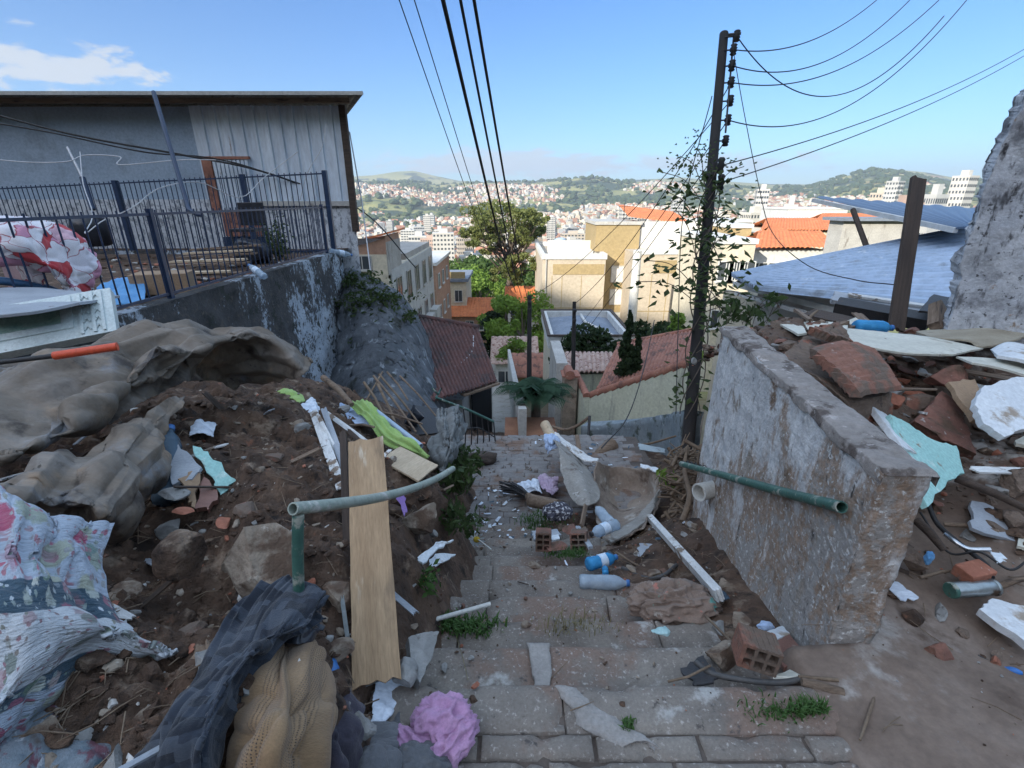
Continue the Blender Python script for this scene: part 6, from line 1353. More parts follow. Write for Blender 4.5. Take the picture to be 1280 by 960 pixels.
# shards in the hollow
slab3('painted_block', 'broken block corner with grey upper face and tan side in the mound hollow', 'rubble block', [W(205, 566, 2.28), W(222, 553, 2.36), W(252, 584, 2.25), W(240, 600, 2.20), W(215, 605, 2.18)], .02, M_['greyboard'], 2)
slab3('painted_block', 'tan and brown broken block face below the grey one', 'rubble block', [W(222, 600, 2.19), W(250, 584, 2.26), W(243, 634, 2.12), W(234, 620, 2.14)], .02, M_['tanside'], 3)
slab3('painted_block', 'dark red brown block side between tan block and mint shard', 'rubble block', [W(252, 586, 2.26), W(273, 622, 2.2), W(262, 636, 2.14), W(243, 634, 2.13)], .03, M_['ceramicbrown'], 4)
slab3('plaster_shard', 'small mint green plaster shard standing in the left mound', 'plaster shard', [W(241, 558, 2.32), W(262, 570, 2.32), W(297, 598, 2.28), W(276, 620, 2.22), W(258, 590, 2.26)], .015, M_['mint'], 5)
chunk('rock', 'flat grey layered stone under the dusty bottle', 'rock', 216, 618, 2.12, (.07, .05, .025), 'greystone', 77)
rows = [[W(238, 533, 2.75), W(252, 524, 2.8), W(270, 528, 2.85)], [W(236, 545, 2.68), W(252, 540, 2.7), W(268, 545, 2.75)]]; T('paper_scrap', 'grey white paper scrap at the top of the hollow', 'paper', Mb().grid(wrinkle(patch(rows, 20, 30), .02, 12, 3), -.003), M_['paper'])
# decorated tiles under a board, far left; sledge handle
tc0 = [W(-60, 398, 3.2), W(148, 380, 3.5), W(150, 418, 3.4), W(-60, 460, 3.05)]
M = frame(tc0[3], tc0[2]-tc0[3], (tc0[0]-tc0[3])); Mi = M.inverted(); LL = (tc0[2]-tc0[3]).length; HH = (Mi @ tc0[0]).z; 
tb_ = Mb(); tb_.box((0, -.05, 0), (LL, .02, HH*.98)); mo_ = Mb(); pn = Mb(); yf = 1 if (M.to_3x3() @ V(0, 1, 0)).y < 0 else -1
def fbx(m, x0, x1, z0, z1, y=.012): 
    a, c = (.02, .02+y) if yf > 0 else (-.05-y, -.05); m.box((x0, a, z0), (x1, c, z1))
for i in range(4):
    x0 = i*LL*.17+.02 if i < 4 else 0; w_ = LL*.5
fbx(pn, LL*.10, LL*.66, HH*.38, HH*.80, .004)
for (x0, x1, z0, z1) in ((LL*.05, LL*.74, HH*.82, HH*.92), (LL*.05, LL*.74, HH*.22, HH*.34), (LL*.68, LL*.74, HH*.34, HH*.82), (LL*.78, LL*.80, HH*.05, HH*.95), (LL*.86, LL*.88, HH*.05, HH*.95), (LL*.92, LL*.94, HH*.05, HH*.95)): fbx(mo_, x0, x1, z0, z1)
for i in range(14):
    x = LL*(.07+.048*i); 
    c_ = Mb(); a = (.026 if yf > 0 else -.056)
    c_.tube([V(x-.02, a, HH*.26), V(x, a, HH*.31), V(x+.025, a, HH*.25)], .006, 6); mo_.join(c_)
for i in range(5):
    for (xa) in (.825, .90): z = HH*(.12+.17*i); mo_.tube([V(LL*xa-.02, .026 if yf > 0 else -.056, z), V(LL*xa, .026 if yf > 0 else -.056, z+.03), V(LL*xa+.018, .026 if yf > 0 else -.056, z)], .006, 6)
T('decorative_block', 'white moulded tile panel with marbled green centre under the grey board', 'tile panel', [('body', tb_, M_['tilewhite'], .004), ('marbled_panel', pn, M_['tilepattern']), ('moulding', mo_, M_['tilewhite'])], M=M)
rows = [[W(-80, 368, 3.9), W(40, 362, 3.9), W(150, 372, 3.9)], [W(-80, 384, 3.4), W(40, 380, 3.35), W(128, 377, 3.5)], [W(-80, 405, 3.05), W(20, 396, 3.05), W(100, 381, 3.25)]]
T('board', 'grey warped board lying over the green tile panel', 'board', Mb().grid(wrinkle(patch(rows, 30, 60), .01, 3, 5, False), .018), M_['greyboard'])
h0, h1, h2 = W(-60, 460, 2.06), W(66, 445, 2.19), W(147, 433, 2.28)
T('tool', 'tool with black shaft and bright orange red grip lying on the tarpaulin', 'tool', [('shaft', Mb().tube([h0, h1], .011, 10), M_['iron']), ('grip', Mb().tube(catm(np.array([tuple(h1), tuple(h1.lerp(h2, .1)), tuple(h1.lerp(h2, .5)), tuple(h1.lerp(h2, .95)), tuple(h2)]), 20, 0), [.014]+[.019]*17+[.021, .017], 12), M_['orange'])])
# things hanging on the railing at the left edge
rows = [[W(-60, 268, 4.1), W(20, 262, 4.3), W(70, 272, 4.6), W(110, 296, 4.9)],
        [W(-60, 280, 3.9), W(20, 276, 4.0), W(78, 290, 4.3), W(119, 312, 4.7)],
        [W(-60, 300, 3.8), W(25, 300, 3.9), W(80, 322, 4.2), W(123, 338, 4.6)],
        [W(-60, 320, 3.8), W(40, 325, 3.95), W(88, 350, 4.2), W(122, 360, 4.6)],
        [W(-60, 330, 3.9), W(60, 345, 4.1), W(98, 372, 4.3), W(119, 370, 4.7)]]
P = patch(rows, 110, 110); P = P+nrm(P)*(fbm(P*np.array([3, 3, 3]), 3, 57, .5, True)*.08)[..., None]; T('blanket', 'white blanket with pink and red print thrown over the left end of the railing', 'blanket', Mb().grid(P, -.015, uvs=(1.2, 1.1)), M_['pinkprint'])
rows = [[W(10, 305, 4.2), W(30, 310, 4.2), W(52, 325, 4.2)], [W(18, 335, 4.2), W(36, 345, 4.2), W(52, 350, 4.2)], [W(30, 365, 4.3), W(42, 370, 4.3), W(50, 368, 4.3)]]
T('blanket', 'narrow pink printed blanket end hanging under the larger blanket', 'blanket', Mb().grid(wrinkle(patch(rows, 50, 40), .05, 5, 3), -.012, uvs=(.4, .6)), M_['pinkprint'])
T('blue_roll', 'blue plastic roll lying across the railing below the blanket', 'roll', Mb().tube([W(-60, 345, 4.0), W(10, 352, 4.1), W(60, 360, 4.3), W(76, 364, 4.4)], [.035, .035, .03, .012], 10), mat('blue_plastic', [(.03, .10, .22), (.06, .16, .32)], 7, rough=.4))
plank('board', 'purplish brown board leaning behind the railing under the blanket', 'board', W(28, 368, 4.6), W(4, 292, 4.8), .16, .03, mat('purple_brown_board', [(.16, .10, .11), (.25, .17, .17)], 4, (1, 5, 5)), up=V(.3, -1, 0))

# handrail with its post on the left of the steps
hr = [W(366, 636, 1.36), W(420, 630, 1.55), W(478, 621, 1.9), W(520, 609, 2.3), W(548, 597, 2.7), W(566, 586, 3.05)]
hp_ = catm(np.array([tuple(p) for p in hr]), 40, 0)
T('handrail', 'bent pale green pipe handrail on a dark green post at the left of the steps', 'handrail', [('rail', Mb().tube(hp_, .0185, 14, hollow=.78), M_['palepipe']), ('post', Mb().tube([W(372, 640, 1.375)+V(0, 0, -.01), W(372, 690, 1.41), W(374, 752, 1.48), W(374, 800, 1.54)], .0165, 14), M_['greenpipe'])])
# plywood board, small beige board, sticks and strips
plank('plywood_board', 'tall warped plywood board standing upright behind the bent handrail', 'board', W(472, 855, 1.60), W(458, 552, 2.26), .155, .012, M_['ply'], up=V(.25, -1, .25), seed=3, warp=.01)
plank('board', 'dark edge board standing just left of the plywood board', 'board', W(440, 800, 1.82), W(430, 545, 2.45), .03, .04, M_['darkwood'], up=V(.25, -1, .2), seed=4)
plank('metal_strip', 'black and white punched metal strip left of the plywood board', 'strip', W(443, 858, 1.62), W(428, 748, 1.72), .014, .006, M_['steel'], up=V(.25, -1, .2), seed=5)
plank('metal_strip', 'bent pale metal strip under the foot of the plywood board', 'strip', W(440, 862, 1.62), W(505, 835, 1.72), .02, .006, M_['steel'], up=V(.1, -.5, 1), seed=6)
slab3('board', 'small clean beige board lying on the debris right of the plywood', 'board', [W(473, 571, 3.1), W(500, 560, 3.35), W(548, 581, 3.25), W(523, 601, 2.98)], .014, M_['palewood'], 4, .004)
for i, (a, c, w_, mt, lb) in enumerate((((392, 515, 3.3), (428, 612, 2.4), .05, 'whitepaint', 'white painted slat leaning left of the plywood board'), ((405, 512, 3.35), (436, 600, 2.5), .035, 'greyboard', 'grey blue slat beside the white slat'), ((410, 518, 3.5), (482, 572, 3.0), .03, 'whitepaint', 'long peeling white strip running right from the slats'), ((435, 538, 3.2), (478, 580, 3.0), .025, 'darkwood', 'thin dark strip along the top of the plywood'), ((400, 530, 3.2), (410, 580, 2.9), .03, 'paper', 'short torn white strip among the slats'), ((398, 520, 3.15), (424, 572, 2.75), .02, 'whitepaint', 'narrow white splinter between the slats'))):
    plank('slat', lb, 'slat', W(*a), W(*c), w_, .008, M_[mt], up=V(.2, -.6, .8), seed=10+i, warp=.01)
for i, (a, c, r, mt, lb) in enumerate((((404, 472, 4.2), (440, 506, 3.9), .028, 'wood', 'thick brown stick pointing up left of the lime cloth'), ((455, 478, 4.6), (480, 520, 4.3), .014, 'twig', 'pale stick crossing behind the lime cloth'), ((472, 480, 5.2), (500, 545, 4.6), .016, 'twig', 'first of the long thin sticks leaning on the rock'), ((467, 470, 5.4), (520, 540, 4.7), .014, 'wood', 'second long thin stick leaning on the rock'), ((474, 468, 5.5), (535, 545, 4.9), .013, 'twig', 'third long stick ending at the grey sheeting'), ((478, 465, 5.6), (458, 500, 5.0), .012, 'twig', 'short stick forming the left side of the stick fan'), ((484, 465, 5.6), (510, 500, 5.2), .012, 'wood', 'short stick forming the right side of the stick fan'), ((437, 618, 2.3), (466, 593, 2.25), .004, 'iron', 'thin black rod crossing the plywood board'), ((462, 512, 4.4), (528, 530, 4.5), .012, 'wood', 'flat lying stick under the fan of sticks'), ((436, 532, 3.7), (468, 534, 3.6), .012, 'wood', 'short dark stick beside the pale blue cloth'), ((500, 470, 6.2), (545, 520, 5.8), .013, 'wood', 'thin pole lying along the foot of the dark rock'))):
    a, c = W(*a), W(*c); m_ = a.lerp(c, .5)+V(.01, 0, .015); T('stick', lb, 'stick', Mb().tube([a, m_, c], [r, r*.9, r*.75], 7), M_[mt])
T('pipe', 'pale blue plastic pipe lying right of the lime cloth', 'pipe', Mb().tube([W(471, 515, 4.1), W(526, 558, 3.75)], .024, 12, hollow=.85), M_['bluepvc'])
rows = [[W(438, 507, 4.1), W(446, 500, 4.2), W(458, 500, 4.3)], [W(460, 525, 3.8), W(468, 515, 3.9), W(476, 512, 4.1)], [W(478, 550, 3.6), W(488, 540, 3.65), W(496, 537, 3.8)], [W(510, 566, 3.5), W(518, 558, 3.5), W(524, 556, 3.6)], [W(532, 574, 3.5), W(536, 570, 3.5), W(538, 566, 3.55)]]
P = patch(rows, 110, 60); P = P+nrm(P)*(fbm(P*4, 2, 3, .5, True)*.03+np.sin(np.linspace(0, 1, 60)*22)[None, :]*.012)[..., None]; T('lime_cloth', 'long lime green striped cloth lying over the debris towards the steps', 'cloth', Mb().grid(P, -.01), M_['lime'])
rows = [[W(346, 488, 3.9), W(355, 485, 3.95), W(364, 486, 4.0)], [W(362, 496, 3.8), W(370, 492, 3.85), W(378, 493, 3.9)], [W(374, 502, 3.7), W(378, 500, 3.75), W(382, 499, 3.8)]]
T('lime_cloth', 'short lime green strip at the top of the earth mound', 'cloth', Mb().grid(wrinkle(patch(rows, 40, 24), .015, 10, 3), -.01), M_['lime'])
rows = [[W(424, 505, 4.2), W(436, 506, 4.3)], [W(434, 520, 4.0), W(452, 512, 4.1)], [W(448, 530, 3.8), W(464, 528, 3.9)]]
T('blue_cloth', 'pale blue cloth tucked under the lime cloth', 'cloth', Mb().grid(wrinkle(patch(rows, 50, 40), .03, 9, 3), -.008), M_['paleblue'])
rows = [[W(366, 505, 3.7), W(392, 498, 3.9), W(406, 515, 3.8)], [W(368, 515, 3.6), W(392, 512, 3.6), W(408, 525, 3.6)]]
T('rag', 'wrinkled pale rag on the mound crest left of the slats', 'cloth', Mb().grid(wrinkle(patch(rows, 40, 60), .05, 8, 13), -.008), M_['paper'])
slab3('purple_scrap', 'small purple cloth scrap under the handrail right of the plywood', 'cloth', [W(495, 620, 2.55), W(503, 618, 2.6), W(510, 638, 2.5), W(505, 642, 2.48)], .004, M_['purple'], 2)
# grey sheeting heap, dark junk, sack, lower handrail
rows = [[W(546, 508, 5.3), W(560, 505, 5.4), W(575, 512, 5.5), W(588, 525, 5.5)], [W(540, 535, 4.9), W(556, 530, 4.8), W(572, 535, 4.9), W(586, 545, 5.1)], [W(535, 560, 4.6), W(552, 565, 4.4), W(568, 562, 4.5), W(580, 560, 4.9)], [W(535, 580, 4.5), W(550, 588, 4.3), W(564, 585, 4.4), W(574, 575, 4.8)]]
P = patch(rows, 90, 90); P = pfold(P, .10, 4, 1.5, 57); P = crumple(P, .05, 5, 3, 9); T('sheeting', 'heap of dirty grey plastic sheeting at the end of the handrail', 'sheeting', Mb().grid(P, -.01), M_['greytarp'])
slab3('panel', 'black sheet panel lying between the rock and the grey sheeting', 'panel', [W(510, 505, 6.2), W(548, 510, 6.2), W(556, 540, 5.6), W(515, 545, 5.4)], .02, M_['iron'], 5)
chunk('rubber_tyre_scrap', 'dark rounded lump of junk beside the sticks', 'scrap', 520, 520, 5.6, (.16, .14, .14), 'darkplastic', 61)
T('sack', 'dark brown stuffed sack lying on the pavers by the old railing', 'sack', rockmb((.27, .17, .12), 71, 4, .25, 3, smooth=True), M_['darkwood'], M=Matrix.Translation(W(597, 572, 6.5)) @ Matrix.Rotation(.1, 4, 'Z'))
rl = Mb(); a = W(545, 497, 6.6); c = W(617, 527, 7.1); rl.tube([a, a.lerp(c, .5)+V(0, 0, .02), c], .018, 8); c2 = W(612, 556, 7.0); rl.tube([W(540, 485, 6.6), W(548, 493, 6.6), W(552, 485, 6.9), a], .014, 6)
bs = [('rail', rl, M_['greenpipe'])]
for k in range(7):
    q = a.lerp(c, .35+.65*k/6); m = Mb().tube([q, q+V(.02, 0, -.34), q+V(0, 0, -.62)], .010, 6); bs.append(('bar', m, M_['iron']))
cr_ = Mb().tube(catm(np.array([tuple(a.lerp(c, .5)+V(0, 0, -.3)), tuple(a.lerp(c, .75)+V(0, -.1, -.15)), tuple(c+V(0, 0, -.25))]), 12, 0), .010, 6); bs.append(('brace', cr_, M_['iron']))
T('old_railing', 'low rusty iron railing at the head of the lower flight', 'railing', bs)
# plants at the heap edge
def ground_leaves(label, pts, n, size, mt, seed, R=.1, name='plant', L=.22):
    rs = random.Random(seed); mb = Mb()
    tips = []
    for i in range(n//9+3):
        p = Vector(rs.choice(pts))+V(rs.uniform(-R, R), rs.uniform(-R, R), 0); q = p+V(rs.uniform(-.5, .5)*L, rs.uniform(-.5, .5)*L, L*rs.uniform(.3, 1)); mb.tube([p, p.lerp(q, .6)+V(0, 0, .03), q], .003, 4); tips += [q, p.lerp(q, .6)]
    leaves(n, tips, [[R*.7]*3]*len(tips), size, seed, mb, .45, 1, up=.8)
    return T(name, label, 'plant', mb, [M_['bark'], M_[mt]])
ground_leaves('leafy dark green weed growing at the far end of the bent handrail', [W(575, 600, 4.9), W(578, 585, 5.2), W(572, 612, 4.5), W(585, 590, 5.4)], 620, .042, 'vine', 5, .12)
ground_leaves('green leafy weeds on the mound edge above the foam pieces', [W(565, 655, 3.1), W(578, 665, 3.5), W(588, 655, 3.9), W(560, 645, 3.2)], 260, .03, 'vine', 6, .09, L=.1)
ground_leaves('small green plant under the white foam pieces', [W(533, 733, 2.22), W(538, 728, 2.25)], 60, .022, 'grass', 7, .05, L=.06)
def tuft(label, pts, n, L, seed, mt='grass', R=.05, grp=None, w=.004, kind=None):
    rs = random.Random(seed); mb = Mb()
    for i in range(n):
        p = Vector(rs.choice(pts))+V(rs.gauss(0, R), rs.gauss(0, R*.5), 0); a = rs.uniform(0, 6.28); d = V(math.cos(a), math.sin(a), 0); l = L*rs.uniform(.4, 1.2); s = d.cross(V(0, 0, 1))*w*rs.uniform(.6, 1.4)
        k = rs.uniform(.2, .9); q1 = p+d*l*k*.4+V(0, 0, l*.6); q2 = p+d*l*k+V(0, 0, l*.75)
        mb.add([p-s, p+s, q1+s*.8, q1-s*.8, q2], [(0, 1, 2, 3), (3, 2, 4)])
    return T('grass_tuft', label, 'grass tuft', mb, M_[mt], group=grp, kind=kind)
tuft('bright green weed tuft on the third step at the left', [G(u, v, -.32) for u, v in ((555, 786), (570, 782), (585, 786), (548, 780), (600, 788))], 420, .055, 3, w=.005, kind='stuff')
tuft('sparse dry grass tuft in the middle of the third step', [G(u, v, -.30) for u, v in ((690, 785), (710, 783), (735, 785), (755, 784), (725, 778))], 200, .06, 4, 'drygrass', .05, w=.002, kind='stuff')
tuft('small green weed growing in the landing joint at the right', [G(u, v, .0) for u, v in ((955, 893), (972, 890), (985, 895))], 150, .04, 5, R=.035, w=.003)
tuft('larger green weed tuft near the right end of the landing edge', [G(u, v, .0) for u, v in ((1000, 892), (1012, 888), (1020, 890))], 220, .05, 6, R=.018, w=.003)
tuft('tiny weed between two landing stones', [G(u, v, .0) for u, v in ((784, 912), (786, 905))], 60, .03, 7, R=.008, w=.003)
tuft('low green weeds beside the hollow bricks on the steps', [W(u, v, 3.5) for u, v in ((700, 694), (712, 692), (722, 694))], 300, .05, 8, R=.05)
tuft('grass patch right of the ramp below the printed cloth', [W(u, v, 4.55) for u, v in ((662, 652), (680, 645), (670, 660), (692, 652))], 420, .06, 9, 'grass', .07, kind='stuff')
# foam pieces, daisy, pipe, crumbs on the steps
slab3('foam_piece', 'torn flat white foam piece pointing onto the steps', 'foam', [W(508, 712, 2.45), W(536, 690, 2.75), W(572, 690, 3.0), W(560, 700, 2.85), W(520, 725, 2.4)], .012, M_['styro'], 6, .01)
slab3('foam_piece', 'narrow curved white foam strip above the flat foam piece', 'foam', [W(520, 700, 2.45), W(545, 676, 2.6), W(568, 672, 2.65), W(545, 688, 2.54), W(528, 705, 2.42)], .012, M_['styro'], 7, .01)
KS = 1.35; fl_ = Mb(); q = W(596, 673, 4.0)
for k in range(11): a = k*.571; fl_.add([q, q+V(math.cos(a)*.065-.01, -.01, math.sin(a)*.065), q+V(math.cos(a+.3)*.078, -.012, math.sin(a+.3)*.078), q+V(math.cos(a+.5)*.04, -.01, math.sin(a+.5)*.04)], [(0, 1, 2, 3)])
yc = rockmb((.022, .012, .022), 3, 2, .1, 0); T('plastic_flower', 'plastic daisy with yellow centre and white stem on the step edge', 'flower', [('petals', fl_, M_['styro']), ('centre', Mb().join(yc, Matrix.Translation(q+V(0, -.015, 0))), mat('yellow', [(.6, .42, .04), (.7, .5, .06)], 5)), ('stem', Mb().tube([q, W(614, 687, 3.75)], .005, 6), M_['whitepvc'])]); KS = 1.0
T('pipe_piece', 'short white plastic pipe lying across the left of the third step', 'pipe', Mb().tube([G(542, 775, -.27), G(613, 755, -.28)], .011, 12, hollow=.8), M_['whitepvc'])
def crumb(label, u, v, z, size, mt, seed, name='stone', cat='stone'):
    return T(name, label, cat, rockmb(size, seed, 3, .25, 9), M_[mt], M=Matrix.Translation(G(u, v, z)+V(0, 0, size[2]*.6)) @ Matrix.Rotation(seed*1.3, 4, 'Z'))
crumb('long salmon brick crumb at the front edge of the first step', 594, 857, .0, (.028, .012, .009), 'brick', 3, 'brick_piece', 'brick piece')
crumb('triangular dusty stone in the middle of the third step', 659, 782, -.32, (.03, .03, .012), 'stone', 5)
crumb('small dark stone near the white pipe piece', 579, 760, -.46 , (.02, .015, .02), 'brickdark', 6)
crumb('small red brown stone in the middle of the fourth step', 657, 750, -.48, (.018, .016, .012), 'brickdark', 7)
crumb('round pale pebble on the fifth step', 713, 744, -.64, (.02, .015, .012), 'greystone', 8)
crumb('flat brown stone on the far steps left of the bottles', 668, 708, -.80, (.05, .035, .012), 'stone', 9)
T('stick', 'tiny dark stick on the fifth step', 'stick', Mb().tube([G(647, 727, -.63), G(661, 731, -.63)], .004, 5), M_['darkwood'])
T('stick', 'thin pale straw lying on the first step', 'stick', Mb().tube([G(570, 795, -.15), G(578, 820, -.15), G(585, 850, -.14)], .0015, 4), M_['drygrass'])
# torn paper and lilac cloth in the front
rows = [[W(474, 842, 1.72), W(495, 842, 1.76), W(510, 848, 1.78)], [W(468, 865, 1.62), W(490, 870, 1.64), W(505, 875, 1.66)], [W(466, 890, 1.55), W(482, 895, 1.56), W(494, 888, 1.6)], [W(460, 920, 1.48), W(468, 918, 1.5), W(476, 905, 1.54)]]
T('torn_paper', 'torn bluish white sheet of paper lying beside the lilac cloth', 'paper', Mb().grid(ragged(wrinkle(patch(rows, 60, 40), .012, 14, 3), .012, 25), -.003), M_['paper'])
c = G(552, 912, .05); lb_ = Mb(); lb_.join(bundle((.08, .07, .055), 5, .36, 5, 2.1), Matrix.Translation((0, .03, .045))); lb_.join(bundle((.09, .05, .045), 7, .38, 5, 2.1), Matrix.Translation((.03, -.035, .035)) @ Matrix.Rotation(.9, 4, 'Z')); lb_.join(bundle((.085, .04, .035), 9, .34, 5, 1.8), Matrix.Translation((-.07, -.045, .03)) @ Matrix.Rotation(-.6, 4, 'Z'))
T('lilac_cloth', 'twisted lilac cloth bundled on the landing stones', 'cloth', lb_, M_['lilac'], M=Matrix.Translation(V(c.x, c.y-.0, .0)))
c = G(522, 958, .05); T('grey_rag', 'dark blue grey cloth in front of the lilac cloth', 'cloth', bundle((.10, .07, .05), 15), M_['greycloth'], M=Matrix.Translation(c+V(0, -.02, 0)))
# ---------------------------------------------------------------- pile at the right of the steps and ramp
Wn = W
def W(u, v, s): return Wn(u, v, s*float(np.interp(v, [540, 600, 650, 700, 760, 800, 850], [1.3, 1.3, 1.25, 1.2, 1.17, 1.10, 1.04])))
CC = ctl([(700, 640, 4.0), (740, 640, 4.7), (790, 640, 4.7), (835, 650, 3.9), (770, 675, 3.6), (860, 592, 4.3), (820, 584, 4.9), (760, 576, 5.3), (700, 568, 5.6), (862, 572, 4.9), (760, 692, 3.15), (800, 700, 2.8), (840, 720, 2.6), (700, 600, 4.9), (660, 590, 4.9)])
CC += [(.42, 2.6, -.98), (.36, 3.2, -1.32), (.3, 3.8, -1.62), (.15, 4.5, -1.72), (.2, 5.5, -1.75), (.2, 6.5, -1.85), (.4, 2.6, -.92), (.6, 2.3, -.62), (.7, 2.6, -.74), (.85, 2.0, -.44), (1.0, 1.7, -.28), (1.2, 2.5, -.55), (1.4, 3, -.6), (.5, 2.2, -.9), (.2, 2.6, -1.15), (.6, 1.9, -.6), (2.2, 4.5, -1.1), (2.2, 6.5, -2.2), (1.2, 7.5, -2.6), (.4, 7.5, -2.4), (2.6, 3.4, -.3), (.05, 4.5, -1.9), (.0, 3.4, -1.6)]
CF = rbf(CC)
def cheap(x, y):
    x = np.asarray(x, float); y = np.asarray(y, float); P = np.stack([x, y, 0*x+3.7], -1)
    return CF(x, y)-.02+fbm(P*3, 3, 2)*.05+fbm(P*9, 4, 3, .6)*.035
X_, Y_ = np.meshgrid(np.linspace(.02, 2.7, 170), np.linspace(1.5, 7.7, 240)); Zc = cheap(X_, Y_); cz = gridf(np.linspace(.02, 2.7, 170), np.linspace(1.5, 7.7, 240), Zc); S('debris_mound', Mb().grid(np.stack([X_, Y_, Zc], -1)), M_['soil'])
def reg_c(rs):
    while 1:
        x = rs.uniform(.3, 1.7); y = rs.uniform(1.9, 6.6)
        if rs.random() < 1.4-y*.1 and x < 1.0+.12*y: return x, y
scatter('step_rubble', 'crumbled soil, pebbles and brick bits along the right side of the steps', cz, reg_c, 1100, .006, .06, [M_['soil'], M_['stone'], M_['brick'], M_['greystone'], M_['ceramic']], 15, 500, [40, 30, 12, 12, 3])
def reg_s(rs): 
    y = rs.uniform(1.1, 6.5); return (rs.choice([rs.gauss(-.32, .14), rs.gauss(.35, .25), rs.uniform(-.5, .8)]), y)
scatter('step_grit', 'grit, small stones and soil scattered over the steps and ramp', lambda x, y: stair(y)+.004, reg_s, 1500, .003, .022, [M_['soil'], M_['stone'], M_['brick'], M_['greystone']], 25, 60, [50, 25, 10, 15])
KS = 1.22
rs = random.Random(79)
for i in range(46):
    x, y = reg_c(rs); z = cz(x, y); s = rs.uniform(.02, .065); mt = rs.choice(['soil', 'stone', 'brickdirty', 'brickdark', 'greystone', 'stone', 'brick'])
    T('rubble_lump', 'one of the stones and brick lumps along the right side of the steps', 'stone', rockmb((s, s*rs.uniform(.5, .9), s*rs.uniform(.4, .7)), 700+i, 3, .25, 10), M_[mt], M=Matrix.Translation((x, y, z+s*.3)) @ Matrix.Rotation(rs.uniform(0, 6), 4, 'Z'), group='lumps along the right of the steps')
lt = Mb()
for i in range(130):
    x, y = rs.gauss(-.05, .22), rs.uniform(3.6, 5.0)
    if rs.random() < .5: x, y = reg_c(rs)
    z = max(cz(x, y), float(stair(y)))+.012; a = rs.uniform(0, 6.28); L = rs.uniform(.012, .045); d = V(math.cos(a), math.sin(a), rs.uniform(-.2, .3))*L; e = V(-math.sin(a), math.cos(a), rs.uniform(-.3, .3))*L*rs.uniform(.2, .6); p = V(x, y, z+.01)
    lt.add([p-d-e, p+d-e*.6, p+d*.8+e, p-d*.7+e], [(0, 1, 2, 3)], rs.choice([0, 0, 1, 2]))
tag(S('litter', lt, [M_['paper'], M_['styro'], M_['petdark']], 'stuff'), 'torn scraps of paper, foam and plastic littering the ramp and steps', 'litter')
def sheet3(name, label, cat, rows, M, N, th, mt, amp=.0, sc=3, seed=1, rag=0, uvs=(1, 1), ridge=True, mt2=None):
    P = patch([[W(*a) for a in r] for r in rows], M, N)
    if amp: P = P+nrm(P)*(fbm(P*sc, 4, seed, .5, ridge)*amp)[..., None]
    if rag: P = ragged(P, rag, 10, seed)
    return T(name, label, cat, Mb().grid(P, th, uvs=uvs), M_[mt] if isinstance(mt, str) else mt)
ac = mat('dirty_curled_sheet', [(.20, .15, .115), (.31, .26, .215)], 3, stains=[((.40, .37, .33), 4, .55, .66), ((.09, .06, .045), 3, .56, .68), ((.40, .40, .38), 15, .62, .7)], rough=.9, bump=.5, bscale=40)
sheet3('curled_sheet', 'large dirty curled fibre sheet standing hollow side up beside the steps', 'sheet', [
    [(745, 577, 4.3), (770, 583, 4.5), (800, 585, 4.4), (826, 592, 4.1)],
    [(742, 600, 4.2), (772, 612, 4.5), (808, 618, 4.4), (824, 622, 4.0)],
    [(742, 630, 4.0), (772, 640, 4.2), (800, 640, 4.0), (818, 640, 3.7)],
    [(748, 655, 3.8), (768, 660, 3.8), (790, 660, 3.6), (806, 655, 3.45)],
    [(752, 668, 3.6), (762, 676, 3.5), (775, 676, 3.4), (790, 668, 3.3)]], 90, 80, .012, ac, .03, 3, 4, .03)
sheet3('curled_sheet', 'long pale folded fibre sheet in front of the hollow curled one', 'sheet', [
    [(688, 545, 4.8), (694, 543, 4.9), (702, 552, 4.95)],
    [(697, 560, 4.5), (712, 568, 4.6), (728, 578, 4.7)],
    [(702, 590, 4.2), (722, 592, 4.1), (742, 598, 4.3)],
    [(712, 620, 3.9), (732, 618, 3.8), (750, 616, 4.0)],
    [(722, 632, 3.75), (736, 632, 3.7), (748, 626, 3.8)]], 90, 60, .012, 'asbestos', .02, 3, 6, .02)
sheet3('curled_sheet', 'white edged broken rim of the curled sheets arching to the pile', 'sheet', [
    [(688, 545, 4.85), (706, 560, 4.7), (728, 575, 4.6), (745, 578, 4.5)],
    [(694, 540, 4.9), (714, 556, 4.8), (736, 570, 4.7), (748, 574, 4.6)]], 12, 70, .014, 'whitepaint', .02, 6, 8, .02)
slab3('tile_strip', 'pale bluish strip lying on the upper right rim of the curled sheet', 'strip', [W(800, 578, 4.35), W(823, 586, 4.15), (W(820, 590, 4.1)), W(800, 583, 4.3)], .01, M_['slabwhite'], 4)
sheet3('curled_sheet', 'pale lower lip of the curled sheet curving under the bottles', 'sheet', [
    [(822, 625, 3.95), (812, 645, 3.6), (795, 662, 3.4), (762, 680, 3.25)],
    [(824, 612, 4.0), (806, 636, 3.75), (786, 655, 3.55), (764, 668, 3.4)]], 16, 60, .014, 'asbestos', .015, 5, 18, .015)
T('post_stump', 'thick pale broken post end sticking out of the sheets', 'post', Mb().tube([W(692, 552, 4.85), W(681, 530, 5.05)], [.06, .055], 12), M_['palewood'])
sheet3('cloth', 'white bluish cloth hanging over the post stump', 'cloth', [[(680, 543, 4.75), (690, 540, 4.75), (698, 545, 4.8)], [(680, 555, 4.7), (690, 553, 4.65), (700, 556, 4.7)], [(684, 568, 4.7), (690, 562, 4.65), (700, 560, 4.7)]], 40, 40, .006, 'paleblue', .05, 8, 3)
plank('slat', 'short broken grey slat standing behind the curled sheet', 'slat', W(725, 572, 5.0), W(721, 545, 5.3), .05, .02, M_['wood'], up=V(0, -1, .2))
